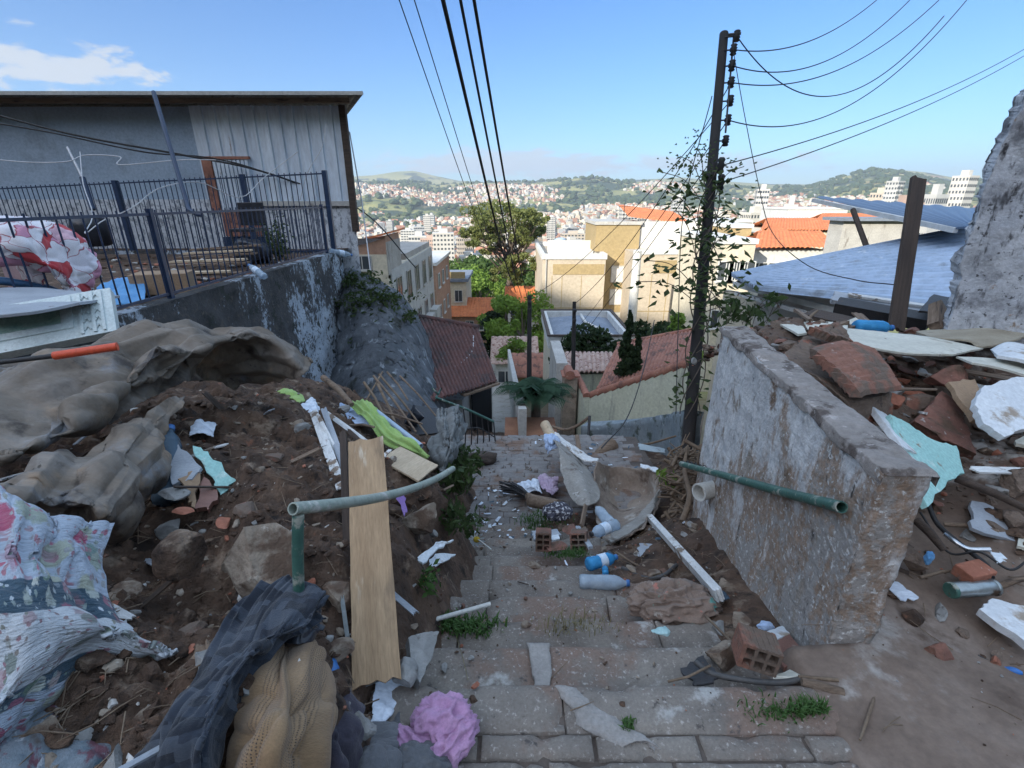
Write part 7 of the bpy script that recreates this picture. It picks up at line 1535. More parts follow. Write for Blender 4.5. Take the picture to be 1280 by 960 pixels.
T('log', 'broken tree log lying behind the curled sheet', 'log', Mb().tube(catm(np.array([tuple(W(738, 575, 5.2)), tuple(W(752, 565, 5.3)), tuple(W(766, 556, 5.4))]), 14, 0), [.04+.004*i for i in range(14)], 9), M_['wood'])
T('pipe_rail', 'low bent pipe rail with a thin dark post in front of the garden wall', 'railing', [('rail', Mb().tube(catm(np.array([tuple(W(690, 533, 6.8)), tuple(W(706, 537, 6.7)), tuple(W(720, 533, 6.5)), tuple(W(737, 521, 6.3))]), 20, 0), .022, 8), M_['wood']), ('post', Mb().tube([W(737, 520, 6.3), W(734, 572, 6.1)], .02, 8), M_['iron'])])
sheet3('cloth', 'white and grey patterned cloth lying on the ramp', 'cloth', [[(643, 603, 4.4), (660, 598, 4.5), (672, 596, 4.55)], [(646, 612, 4.3), (662, 606, 4.3), (676, 606, 4.4)], [(655, 615, 4.25), (668, 612, 4.3), (678, 612, 4.3)]], 50, 60, .006, 'paper', .06, 7, 3)
sheet3('cloth', 'small pink mauve cloth beside the white patterned cloth', 'cloth', [[(672, 596, 4.45), (684, 592, 4.5), (698, 594, 4.5)], [(676, 606, 4.3), (688, 602, 4.3), (699, 604, 4.4)], [(684, 614, 4.2), (692, 616, 4.2), (698, 612, 4.3)]], 50, 50, .006, cl('mauve_cloth', [(.36, .26, .38), (.48, .38, .48)]), .06, 8, 4)
rs = random.Random(4); bm_ = Mb()
for i in range(30):
    p = W(664, 622+rs.uniform(-3, 3), 4.15); q = W(626+rs.uniform(-3, 14), 605+rs.uniform(-4, 10), 4.35); m_ = p.lerp(q, .5)+V(0, 0, rs.uniform(0, .06)); bm_.tube([p, m_, q], .006, 5)
T('broom', 'broom head of black bristles lying on the ramp', 'broom', [('bristles', bm_, M_['iron']), ('head', Mb().tube([W(660, 620, 4.12), W(676, 628, 4.0)], [.035, .045], 8), M_['wood'])])
T('log', 'short stout log behind the broom head', 'log', Mb().tube([W(664, 626, 4.0), W(698, 632, 3.8)], [.06, .05], 10), M_['wood'])
T('rag', 'black and white printed rag crumpled below the log', 'cloth', bundle((.10, .08, .06), 9), mat('printed_rag', [(.03, .03, .05), (.08, .08, .1)], 9, stains=[((.5, .5, .52), 34, .54, .58)], bump=.4), M=Matrix.Translation(W(697, 640, 3.6)))
hbrick('dirty hollow brick lying left of the white chip on the steps', W(679, 690, 2.9), V(.10, .9, -.35), V(0, .35, 1), 'brickdark', L=.12, w=.09, h=.11, nz=3)
hbrick('hollow brick showing its channels under the curled sheet', W(724, 690, 2.95), V(.25, .9, -.4), V(-.1, .4, 1), 'brickdirty', L=.13, w=.10, h=.11, nz=3)
slab3('plaster_chip', 'small white plaster chip between two hollow bricks', 'chip', [W(687, 669, 3.0), W(698, 668, 3.02), W(700, 673, 2.98), W(690, 675, 2.96)], .012, M_['styro'], 3, .002)
slab3('board', 'pale grey board scrap behind the dirty hollow brick', 'board', [W(664, 664, 3.15), W(696, 660, 3.25), W(702, 668, 3.15), W(668, 674, 3.0)], .015, M_['greyboard'], 7)
chunk('brick_piece', 'flat broken brick at the edge of the step right of the dirty hollow brick', 'brick piece', 696, 684, 2.9, (.07, .05, .02), 'brickdark', 91, .5)
chunk('brick_piece', 'pinkish brick slab piece leaning under the pale folded sheet', 'brick piece', 712, 662, 3.25, (.09, .05, .04), 'brickdark', 92, .5)
plank('slat', 'grey white slat leaning in front of the second hollow brick', 'slat', W(722, 660, 3.2), W(738, 686, 2.85), .03, .015, M_['greyboard'], up=V(0, -.5, 1))
plank('slat', 'vertical bark strip rising from the debris beside the bottles', 'slat', W(726, 658, 3.3), W(731, 632, 3.45), .03, .015, M_['wood'], up=V(0, -1, .2))
bottle('upper clear bottle lying in the hollow of the curled sheet', W(764, 656, 3.35), W(745, 633, 3.55), .042, 'pet', False, None, .12, 5)
bottle('clear bottle with label and dark cap lying below the upper one', W(772, 655, 3.2), W(738, 668, 3.12), .040, 'pet', True, 'iron', .08, 6)
bottle('blue bottle lying on the step edge with its blue cap to the right', W(734, 706, 2.72), W(771, 696, 2.78), .036, 'petblue', True, 'cap', .15, 7)
bottle('large clear crushed bottle in front of the blue bottle', W(724, 727, 2.52), W(787, 729, 2.50), .038, 'pet', False, 'cap', .12, 8)
bottle('small upright blue drink bottle between the two lying bottles', W(757, 718, 2.64), W(756, 708, 2.70), .018, 'petblue', False, 'cap', .05, 9)
T('hose', 'bent grey hose lying behind the large clear bottle', 'hose', Mb().tube(catm(np.array([tuple(W(*a)) for a in ((778, 710, 2.75), (805, 722, 2.62), (828, 720, 2.58), (846, 706, 2.62))]), 24, 0), .011, 8), M_['darkhose'])
T('hose', 'thin brown root curving above the grey hose', 'root', Mb().tube(catm(np.array([tuple(W(*a)) for a in ((770, 690, 2.9), (800, 708, 2.75), (830, 714, 2.68))]), 20, 0), .006, 6), M_['twig'])
slab3('paper_scrap', 'standing pale grey paper scrap below the curled sheet', 'paper', [W(799, 678, 2.95), W(817, 681, 2.95), W(812, 704, 2.8), W(797, 695, 2.85)], .004, M_['greyboard'], 8)
plank('beam', 'long white painted timber leaning from the pile down to the last steps', 'timber', W(814, 652, 3.15), W(902, 752, 2.05), .035, .05, M_['whitepaint'], up=V(-.3, -.3, 1), seed=7)
# tangled branches in front of the white wall
rs = random.Random(14); tw = Mb()
for i in range(150):
    p = W(rs.uniform(838, 872), rs.uniform(560, 655), rs.uniform(3.3, 4.4)); p.z = max(p.z, cz(p.x, p.y)-.02); a = rs.uniform(-.9, .9); d = V(math.cos(a), math.sin(a)*.8, rs.uniform(-.25, .5)); L = rs.uniform(.2, .8); r = rs.uniform(.004, .016)
    d.x *= .6
    tw.tube([p-d*L*.3, p+V(rs.uniform(-.05, .05), 0, rs.uniform(-.05, .05)), p+d*L*.4+V(0, 0, rs.uniform(-.08, .08)), p+d*L*.7], [r, r*.9, r*.7, r*.3], 5)
tag(S('branch_tangle', tw, M_['twig'], 'stuff'), 'tangle of dry branches and roots piled against the far end of the white wall', 'branches')
for i, (pts, r, lb) in enumerate(((((853, 652, 3.0), (862, 620, 3.05), (856, 590, 3.2), (858, 560, 3.4)), .022, 'thick pale root climbing the edge of the white wall'), (((845, 590, 3.6), (870, 628, 3.1), (885, 640, 2.9)), .014, 'curved branch across the pipe stub'), (((760, 548, 6.0), (800, 556, 5.5), (845, 545, 5.2)), .018, 'long thin branch over the low wall'))):
    T('branch', lb, 'branch', Mb().tube(catm(np.array([tuple(W(*a)) for a in pts]), 20, 0), [r*(1-.02*k) for k in range(20)], 7), M_['twig'])
slab3('metal_scrap', 'pale folded metal scrap behind the branches', 'scrap', [W(797, 555, 5.0), W(832, 560, 4.9), W(832, 566, 4.85), W(800, 562, 4.9)], .01, M_['steel'], 8)
ground_leaves('yellow green leaves among the branches by the green pipe', [W(838, 600, 3.6), (W(828, 605, 3.7))], 70, .03, 'leafbright', 9, .08, L=.1)
# cluster on the first steps beside the white wall
KS = 1.15
c = W(843, 757, 2.12)
sk = bundle((.165, .11, .075), 33, .34, 6, 2.4)
T('cloth_bundle', 'muddy brown patterned cloth bundle lying on the steps by the white timber', 'cloth bundle', sk, M_['browncloth'], M=Matrix.Translation(c))
T('rag', 'small aqua cloth scrap under the muddy bundle', 'cloth', rockmb((.035, .025, .012), 6, 4, .6, 2, smooth=True), mat('aqua_cloth', [(.30, .50, .52), (.42, .6, .6)], 9), M=Matrix.Translation(W(826, 789, 1.96)))
chunk('rock', 'squarish tan rock between the cloth bundle and the wall foot', 'rock', 927, 776, 1.98, (.055, .045, .035), 'stone', 51, .4)
chunk('rock', 'large rounded earthy stone left of the hollow brick', 'rock', 903, 820, 1.80, (.07, .06, .045), 'stone', 52, .2)
chunk('rock', 'grey lump behind the rounded stone', 'rock', 898, 786, 1.95, (.05, .04, .025), 'greystone', 53, .2)
hbrick('clay hollow brick with six openings lying on the first step', W(949, 846, 1.66), V(.30, 1.0, .12), V(.1, -.1, 1), 'brick', L=.11, w=.085, h=.085, nx=2, nz=2) if 0 else None
M = frame(W(945, 840, 1.66), V(.25, 1.0, -.15), V(.22, .25, 1)); T('hollow_brick', 'clay hollow brick with six openings facing the camera on the first step', 'brick', brickmb(.10, .115, .085, 3, 2), M_['brickdirty'], M=M)
slab3('floor_tile', 'brown ribbed tile with pale corner leaning on the hollow brick', 'tile', [W(963, 803, 1.80), W(986, 795, 1.88), W(1013, 822, 1.76), W(980, 833, 1.70)], .018, M_['ceramicbrown'], 3, .003)
slab3('tile_shard', 'white blank tile piece above the brown ribbed tile', 'tile', [W(951, 792, 1.86), W(978, 781, 1.92), W(988, 792, 1.87), W(964, 802, 1.81)], .012, M_['slabwhite'], 4, .003)
slab3('floor_tile', 'cream and blue grey tile fragment lying below the brown tile', 'tile', [W(966, 846, 1.66), W(985, 838, 1.70), W(1012, 826, 1.76), W(1028, 834, 1.72), W(1026, 842, 1.69), W(990, 846, 1.66)], .015, M_['creamboard'], 5, .003)
T('rag', 'small crumpled blue cloth behind the white tile piece', 'cloth', rockmb((.03, .02, .02), 8, 4, .6, 2, smooth=True), M_['paleblue'], M=Matrix.Translation(W(957, 783, 1.92)))
T('hose', 'dark curved hose running along the first step edge to the landing', 'hose', Mb().tube(catm(np.array([tuple(W(*a)) for a in ((870, 828, 1.74), (890, 842, 1.70), (930, 850, 1.665), (975, 853, 1.655), (1020, 846, 1.67), (1040, 842, 1.68))]), 30, 0), .009, 10), M_['darkhose'])
T('log', 'thick short bark log at the end of the dark hose', 'log', Mb().tube([W(1002, 852, 1.64), W(1030, 860, 1.62), W(1054, 868, 1.60)], [.012, .016, .018], 9), M_['wood'])
T('stick', 'pale stick lying over the end of the dark hose', 'stick', Mb().tube([W(998, 846, 1.66), W(1048, 850, 1.63)], .006, 7), M_['twig'])
T('stick', 'slim twig in front of the hollow brick', 'stick', Mb().tube([W(835, 852, 1.68), W(860, 846, 1.68), W(888, 832, 1.7)], .004, 6), M_['twig'])
T('stick', 'long thin stick running from the timber end to the hollow brick', 'stick', Mb().tube([W(882, 770, 1.98), W(918, 806, 1.80)], .005, 6), M_['twig'])
slab3('tile_shard', 'black broken roof felt piece on the first step', 'scrap', [W(850, 832, 1.73), W(880, 822, 1.77), (W(898, 846, 1.69)), W(870, 858, 1.66)], .008, M_['iron'], 9)
crumb('orange red brick crumb left of the black scrap', 846, 832, -.16, (.022, .014, .012), 'brick', 21, 'brick_piece', 'brick piece')
sheet3('plastic_scrap', 'greenish plastic scraps at the foot of the white timber', 'plastic', [[(893, 735, 2.2), (905, 738, 2.2)], [(898, 748, 2.1), (912, 750, 2.1)]], 20, 20, .003, 'petdark', .03, 15, 3)

# ---------------------------------------------------------------- right ground and rubble behind the white wall
W = Wn; KS = 1.0
RC = ctl([(1180, 800, 1.90), (1280, 800, 1.95), (1150, 740, 2.12), (1250, 700, 2.15), (1180, 690, 2.3), (1260, 640, 2.35), (1180, 600, 2.6), (1280, 580, 2.5), (1200, 540, 2.95), (1130, 520, 3.05), (1100, 470, 3.3), (1040, 420, 3.45), (980, 400, 3.9), (1150, 470, 3.6), (1250, 470, 3.5), (1180, 418, 4.0), (1080, 414, 3.9), (1270, 426, 3.8)])
RC += [(1.1, .3, .02), (1.6, .3, .02), (2.2, .3, .03), (3.4, .3, .05), (1.25, .9, .02), (1.8, 1.0, .03), (2.6, 1.0, .05), (1.3, 1.3, .02), (3.8, 1.2, .1), (3.8, 2.5, .5), (4.5, 4, .4), (3.5, 4.5, .3), (2.4, 4.9, 0), (1.6, 4.4, .1), (2, 6, -1.2), (4, 6, -.8), (1.3, 5.2, -1), (1.0, .9, .0), (1.0, -.6, 0), (3.4, -1, 0)]
RF = rbf(RC)
def rheap(x, y):
    x = np.asarray(x, float); y = np.asarray(y, float); P = np.stack([x, y, 0*x+5.7], -1); z = RF(x, y); k = sst(z, .06, .3)
    return z+fbm(P*2.5, 3, 2)*(.012+.06*k)+fbm(P*9, 4, 3, .6)*(.004+.045*k)+fbm(P*30, 3, 8)*(.003+.01*k)
xs = np.linspace(.98, 4.6, 230); ys = np.linspace(-1, 6.2, 300); X_, Y_ = np.meshgrid(xs, ys); Z_ = rheap(X_, Y_); rz = gridf(xs, ys, Z_)
# keep the ground out of the stub wall and stairs: it only starts behind the wall's near end
edge = np.where(Y_ < 1.38, 1.06+.06*fbm(np.stack([X_*0, Y_*3, 0*X_], -1), 3, 4), 1.32+(Y_-1.37)*.12); edge = np.where(Y_ > 2.95, np.maximum(edge, Y_*.465), edge); Z_ = np.where((X_ < edge) & (Y_ > 1.40), -2.6, Z_); Z_ = np.where((X_ < edge) & (Y_ <= 1.40), np.minimum(Z_, .0)-np.clip((edge-X_)*1.8, 0, .6), Z_)
S('mud_ground', Mb().grid(np.stack([X_, Y_, Z_], -1)), M_['mud'])
def reg_r(rs):
    while 1:
        x = rs.uniform(1.45, 3.6); y = rs.uniform(1.3, 4.6); z = rz(x, y)
        if x > 1.3+(y-1.3)*.15 and (z > .10 or rs.random() < .15): return x, y
scatter('wall_rubble', 'crumbled brick, mortar and soil filling the pile behind the white wall', rz, reg_r, 2300, .008, .085, [M_['soil'], M_['masonry'], M_['brick'], M_['greystone'], M_['brickdark']], 35, 260, [34, 30, 8, 10, 16])
def reg_m(rs): return rs.uniform(1.2, 2.8), rs.uniform(.3, 1.9)
scatter('ground_grit', 'grit and splinters on the muddy ground at the right', rz, reg_m, 350, .003, .014, [M_['soil'], M_['stone'], M_['greystone'], M_['brick']], 45, 50, [45, 25, 20, 8])
rs = random.Random(77); bl = []
for i in range(34):
    x, y = reg_r(rs); z = rz(x, y); s = rs.uniform(.05, .13); mt = rs.choice(['masonry', 'brickdirty', 'brickdark', 'greystone', 'masonry'])
    T('masonry_chunk', 'one of the broken brick and mortar lumps strewn through the pile behind the white wall', 'masonry chunk', rockmb((s, s*rs.uniform(.5, .9), s*rs.uniform(.35, .7)), 300+i, 3, .22, 11), M_[mt], M=Matrix.Translation((x, y, z+s*.15)) @ Matrix.Rotation(rs.uniform(0, 6), 4, 'Z') @ Matrix.Rotation(rs.uniform(-.6, .6), 4, 'X'), group='brick and mortar lumps behind the white wall')
for i in range(44):
    x, y = reg_r(rs); z = rz(x, y); L = rs.uniform(.18, .5); a = rs.uniform(0, 6.28); w_ = rs.uniform(.03, .12)
    plank('board_piece', 'one of the broken laths and board ends strewn through the pile behind the white wall', 'board', V(x, y, z+.03), V(x+math.cos(a)*L, y+math.sin(a)*L, z+rs.uniform(-.02, .12)), w_, rs.uniform(.008, .02), M_[rs.choice(['wood', 'darkwood', 'greyboard', 'creamboard', 'whitepaint', 'wood'])], seed=400+i, rag=.02, group='laths and board ends behind the white wall')
# masonry chunk with brick ribs on the wall top
def blockchunk(name, label, cat, pts_top, down, mt, seed, amp=.02):
    mb = Mb(); tp = [Vector(p) for p in pts_top]; n = len(tp); rows_ = [tp, [p+Vector(down)*.5+V(0, 0, 0) for p in tp], [p+Vector(down) for p in tp]]
    b = Mb(); b.prism([p+Vector(down) for p in tp], -Vector(down)); me = mesh_of(b, M_[mt], 'tmp'); bm = bmesh.new(); bm.from_mesh(me)
    bmesh.ops.subdivide_edges(bm, edges=bm.edges[:], cuts=5, use_grid_fill=True); bmesh.ops.triangulate(bm, faces=bm.faces[:]); bmesh.ops.subdivide_edges(bm, edges=bm.edges[:], cuts=2, use_grid_fill=True)
    A = np.array([v.co[:] for v in bm.verts]); N_ = np.array([v.normal[:] for v in bm.verts]); A2 = A+N_*(fbm(A*6, 4, seed)*amp*1.6+fbm(A*22, 3, seed+2)*amp*.5)[:, None]
    out_ = Mb(); out_.add(A2, [tuple(v.index for v in f.verts) for f in bm.faces]); bm.free(); bpy.data.meshes.remove(me); return T(name, label, cat, out_, M_[mt])
b1 = [W(975, 448, 2.75), W(1010, 418, 3.1), W(1040, 412, 3.15), W(1078, 445, 3.0), W(1112, 492, 2.55), W(1062, 505, 2.35), W(1020, 470, 2.5)]
blockchunk('masonry_chunk', 'big broken lump of brick masonry lying on top of the whitewashed wall', 'masonry chunk', b1, (0.02, -.03, -.13), 'masonry', 5)
rb = []
for i in range(5):
    a = W(1030+8*i, 478-4.5*i+0, 2.44+.07*i); c = W(1100-1*i, 490-9.5*i, 2.56+.09*i); rb.append(a)
    plank('brick_rib', 'rib of clay brick face in the big masonry lump', 'x', a, c, .016, .02, M_['brick'], up=V(-.3, -.5, 1), seed=i) if 0 else None
P = patch([[W(1010, 452, 2.62), W(1050, 440, 2.75), W(1082, 447, 2.85)], [W(1038, 478, 2.45), W(1072, 468, 2.56), W(1098, 470, 2.66)], [W(1060, 500, 2.34), W(1086, 494, 2.44), W(1112, 490, 2.52)]], 60, 50)
t = np.linspace(0, 1, 60)[:, None]; P = P+nrm(P)*0; P[..., 2] += .018+.012*np.where(((t*7) % 1) > .35, 1, 0)+fbm(P*14, 3, 4)*.012
T('hollow_brick', 'ribbed face of a clay hollow brick bedded in the masonry lump', 'brick', Mb().grid(P, .05, smooth=False), M_['brickdirty'])
P = patch([[W(1008, 422, 3.0), W(1040, 413, 3.1)], [W(1030, 432, 2.95), W(1062, 440, 2.95)]], 20, 20); P[..., 2] += .03
T('brick_piece', 'smooth orange brick face on the back of the masonry lump', 'brick piece', Mb().grid(wrinkle(P, .015, 12, 4), .05), M_['brickdirty'])
slab3('plaster_slab', 'large mint green plaster slab hanging down behind the white wall corner', 'plaster slab', [W(1108, 520, 2.45), W(1130, 525, 2.45), W(1165, 548, 2.45), W(1205, 552, 2.5), W(1210, 590, 2.35), W(1182, 602, 2.25), W(1150, 638, 2.05), W(1140, 600, 2.1), W(1128, 560, 2.25)], .03, M_['mint'], 3, .008)
slab3('plaster_slab', 'grey white plaster strip between masonry lump and mint slab', 'plaster slab', [W(1085, 505, 2.5), W(1108, 508, 2.55), W(1145, 568, 2.28), W(1128, 560, 2.22)], .03, M_['slabwhite'], 4, .006)
blockchunk('masonry_chunk', 'slanting slab of brickwork with pink and red bricks behind the mint slab', 'masonry chunk', [W(1143, 526, 2.75), W(1178, 487, 2.95), W(1200, 505, 2.9), W(1222, 568, 2.6), W(1185, 550, 2.6)], (.05, .08, -.10), 'brickdark', 8, .015)
slab3('white_slab', 'pale eight sided broken slab standing at the right edge of the pile', 'slab', [W(1216, 508, 2.55), W(1228, 484, 2.65), W(1262, 474, 2.7), W(1310, 470, 2.7), W(1310, 520, 2.5), W(1282, 536, 2.45), W(1258, 545, 2.4), W(1232, 528, 2.45)], .04, M_['slabwhite'], 5, .008)
slab3('brown_slab', 'dull brown slab behind the pale eight sided slab', 'slab', [W(1182, 480, 2.9), W(1225, 468, 2.95), W(1235, 530, 2.65), W(1216, 525, 2.65)], .03, M_['tanside'], 6, .01)
chunk('masonry_chunk', 'dark red masonry lump at the foot of the wall end', 'masonry chunk', 1132, 695, 2.24, (.12, .10, .10), 'masonry', 83, .3)
chunk('masonry_chunk', 'brownish rubble lump under the mint slab', 'masonry chunk', 1230, 620, 2.5, (.14, .10, .08), 'masonry', 84, .9)
chunk('masonry_chunk', 'round grey lump behind the pipes', 'masonry chunk', 1215, 665, 2.35, (.10, .08, .05), 'greystone', 85, .9)
chunk('masonry_chunk', 'dark brick lump under the long white board', 'masonry chunk', 1180, 470, 3.1, (.14, .10, .09), 'brickdark', 86, .2)
chunk('masonry_chunk', 'small clay lump in the hollow under the boards', 'masonry chunk', 1115, 500, 2.9, (.07, .06, .06), 'brick', 87, .2)
chunk('masonry_chunk', 'dark earthy lump at the far right of the pile', 'masonry chunk', 1268, 600, 2.4, (.13, .1, .09), 'masonry', 88, .2)
# boards across the top of the pile
sheet3('board', 'long pale cream board lying across the top of the rubble', 'board', [[(1032, 410, 3.35), (1090, 415, 3.5), (1160, 422, 3.5), (1228, 437, 3.35)], [(1050, 428, 3.0), (1085, 436, 3.02), (1140, 444, 3.02), (1190, 446, 3.1)]], 20, 70, .012, 'creamboard', .012, 2, 4, .012, ridge=False)
sheet3('board', 'brown stained board lying right of the cream board', 'board', [[(1145, 416, 3.9), (1190, 412, 3.9), (1236, 403, 3.9), (1290, 418, 3.7)], [(1165, 424, 3.5), (1210, 428, 3.4), (1228, 436, 3.35), (1275, 424, 3.5)]], 20, 70, .012, mat('stained_board', [(.26, .22, .16), (.40, .36, .28)], 3, (1, 2, 2), stains=[((.13, .10, .08), 4, .55, .68)], bump=.4), .015, 2, 6, .012, ridge=False)
sheet3('board', 'narrow cream board running to the right edge under the others', 'board', [[(1195, 447, 3.1), (1240, 450, 3.1), (1300, 460, 3.05)], [(1215, 455, 2.95), (1250, 462, 2.9), (1300, 476, 2.85)]], 14, 50, .012, 'creamboard', .01, 2, 7, .01, ridge=False)
sheet3('board', 'small white fragment at the right edge above the pale slab', 'board', [[(1240, 440, 3.2), (1262, 430, 3.2), (1300, 440, 3.1)], [(1245, 448, 3.0), (1270, 452, 2.95), (1300, 460, 2.9)]], 14, 40, .02, 'slabwhite', .01, 2, 8, .01, ridge=False)
sheet3('board', 'short pale board piece at the left end of the pile top', 'board', [[(974, 406, 3.8), (1000, 404, 3.9)], [(998, 420, 3.45), (1008, 418, 3.5)]], 14, 24, .015, 'creamboard', .01, 2, 9, .01, ridge=False)
sheet3('board', 'thin cream strip crossing behind the masonry lump', 'board', [[(1000, 402, 3.9), (1060, 406, 3.8)], [(1012, 416, 3.6), (1058, 412, 3.6)]], 14, 30, .015, 'creamboard', .02, 3, 11, .01)
plank('timber', 'tall dark leaning timber standing in front of the blue roof', 'timber', W(1118, 412, 4.2), W(1146, 224, 4.45), .13, .035, M_['darkwood'], up=V(-.1, -1, .1), seed=8)
plank('timber', 'short split wood stump right of the leaning timber', 'timber', W(1166, 416, 4.0), W(1168, 388, 4.15), .17, .08, M_['wood'], up=V(0, -1, .1), seed=9, rag=.03)
bottle('squat pale blue bottle lying on the boards left of the leaning timber', W(1068, 408, 3.8), W(1116, 410, 3.8), .055, 'petblue', False, 'cap', .1, 15)
for i, (a, c, w_, th, mt, lb) in enumerate((((1040, 374, 5.4), (1170, 398, 4.9), .22, .05, 'greyboard', 'grey flat panel jutting from under the blue roof'), ((1045, 388, 5.2), (1160, 410, 4.7), .18, .12, 'iron', 'dark box section under the grey panel'), ((1060, 370, 5.3), (1180, 388, 4.9), .05, .03, 'whitepaint', 'white strip lying at the edge of the blue roof'), ((1010, 396, 4.9), (1070, 410, 4.5), .2, .06, 'darkwood', 'dark plank end left of the grey panel'))):
    plank('panel', lb, 'panel', W(*a), W(*c), w_, th, M_[mt], up=V(0, -.4, 1), seed=20+i)
slab3('panel', 'black bent sheet between the timber and the broken wall', 'panel', [W(1148, 390, 4.5), W(1168, 366, 4.8), W(1192, 372, 4.7), W(1186, 392, 4.4)], .02, M_['iron'], 8)
for i, (a, c, r, mt, lb) in enumerate((((1008, 402, 3.9), (1022, 388, 4.0), .012, 'twig', 'curved root stub on top of the pile'), ((1050, 490, 2.5), (1170, 487, 2.8), .012, 'wood', 'stick lying in the dark gap below the boards'), ((1195, 598, 2.4), (1290, 640, 2.25), .022, 'darkwood', 'long dark lath sloping at the right of the mint slab'), ((1145, 650, 2.25), (1180, 688, 2.15), .02, 'darkwood', 'short dark timber below the mint slab'), ((1180, 655, 2.35), (1248, 664, 2.25), .012, 'wood', 'flat brown lath above the chrome pipe'), ((1150, 722, 2.1), (1200, 712, 2.15), .008, 'twig', 'forked twig on the mud near the wall end'), ((1245, 735, 2.05), (1285, 722, 2.05), .014, 'wood', 'wood end beside the metal canister'), ((1100, 850, 1.72), (1075, 925, 1.5), .006, 'twig', 'thin twig on the mud at the bottom right'))):
    T('lath' if mt != 'twig' else 'stick', lb, 'stick', Mb().tube([W(*a), W(*a).lerp(W(*c), .5)+V(0, 0, .01), W(*c)], [r, r, r*.7], 6), M_[mt])
T('chrome_pipe', 'bent chrome pipe lying in the debris at the right', 'pipe', Mb().tube(catm(np.array([tuple(W(*a)) for a in ((1182, 668, 2.25), (1192, 676, 2.2), (1210, 686, 2.17), (1238, 687, 2.14))]), 24, 0), .011, 10), mat('chrome', [(.5, .52, .55), (.6, .62, .64)], 5, metal=.9, rough=.28, bump=0))
T('hose', 'black rubber hose curving past the chrome pipe', 'hose', Mb().tube(catm(np.array([tuple(W(*a)) for a in ((1160, 630, 2.35), (1172, 655, 2.3), (1200, 680, 2.2), (1232, 706, 2.1), (1240, 722, 2.05))]), 30, 0), .011, 8), M_['black'])
T('cable', 'thin black cable tangled above the canister', 'cable', Mb().tube(catm(np.array([tuple(W(*a)) for a in ((1150, 640, 2.3), (1185, 690, 2.2), (1225, 690, 2.12), (1262, 712, 2.05), (1285, 700, 2.05))]), 30, 0), .005, 6), M_['black'])
rb_ = Mb(); M = frame(W(1216, 717, 2.08), V(1, .25, 0), V(0, -.1, 1)); rb_.box((-.07, -.04, -.02), (.07, .04, .035)); T('brick', 'solid red brick lying behind the metal canister', 'brick', rb_, M_['brick'], M=M, bevel=.008)
cn_ = Mb(); q0, q1 = W(1188, 738, 2.02), W(1245, 734, 2.04); L = (q1-q0).length; z = (q1-q0).normalized(); x = z.orthogonal().normalized(); M = Matrix.Translation(q0) @ Matrix((x, z.cross(x), z)).transposed().to_4x4()
lid = Mb().lathe([(.030, -.004), (.033, 0), (.033, .012), (.030, .016)], 20); rg = Mb().lathe([(.033, L-.02), (.0345, L-.018), (.0345, L-.008), (.033, L-.006)], 20); bd = Mb().lathe([(.026, .0), (.0315, .008), (.0315, L-.01), (.028, L)], 24)
T('canister', 'dented steel canister with green end lying on the mud', 'canister', [('body', bd, M_['steel']), ('lid', lid, M_['greenpipe']), ('rim', rg, M_['steel'])], M=M)
slab3('white_slab', 'broken speckled white slab with thick dark underside at the right edge', 'slab', [W(1224, 760, 1.95), W(1240, 748, 2.0), W(1300, 762, 1.95), W(1300, 815, 1.78)], .035, M_['slabwhite'], 9, .006)
slab3('paper_scrap', 'folded bluish paper with yellow patch at the wall end', 'paper', [W(1106, 728, 2.12), W(1122, 728, 2.14), W(1148, 748, 2.06), W(1126, 750, 2.04)], .004, M_['paper'], 10)
slab3('paper_scrap', 'small white scrap left of the chrome pipe end', 'paper', [W(1238, 690, 2.14), W(1250, 688, 2.14), W(1258, 702, 2.08), (W(1246, 704, 2.07))], .004, M_['styro'], 11)
slab3('tile_shard', 'grey blue flat panel leaning in the dark corner at the right', 'panel', [W(1212, 628, 2.4), W(1290, 640, 2.35), W(1290, 685, 2.2), W(1215, 660, 2.25)], .02, M_['greyboard'], 12)
T('blue_cloth', 'small bright blue striped cloth by the masonry lump', 'cloth', rockmb((.02, .015, .035), 8, 4, .6, 2, smooth=True), M_['blueshirt'], M=Matrix.Translation(W(1161, 697, 2.14)))
hd = []
p0, p1, p2 = W(1222, 820, 1.84), W(1246, 832, 1.80), W(1278, 842, 1.76); g1 = W(1262, 848, 1.74)
T('pliers', 'black pliers with a blue grip lying on the mud', 'pliers', [('jaw', Mb().tube([p0, p1], [.007, .006], 8), M_['iron']), ('handle', Mb().tube([p1, g1], [.005, .003], 8), M_['iron']), ('grip', Mb().tube(catm(np.array([tuple(p1.lerp(p2, .2)), tuple(p1.lerp(p2, .6)), tuple(p2)]), 10, 0), [.004, .005, .007, .010, .012, .013, .013, .012, .010, .007], 10), M_['bluegrip'])])
T('spark_plug', 'small black metal piece beside the jaw of the pliers', 'scrap', Mb().tube([W(1221, 816, 1.86), W(1226, 824, 1.83)], [.008, .006], 8), M_['iron'])

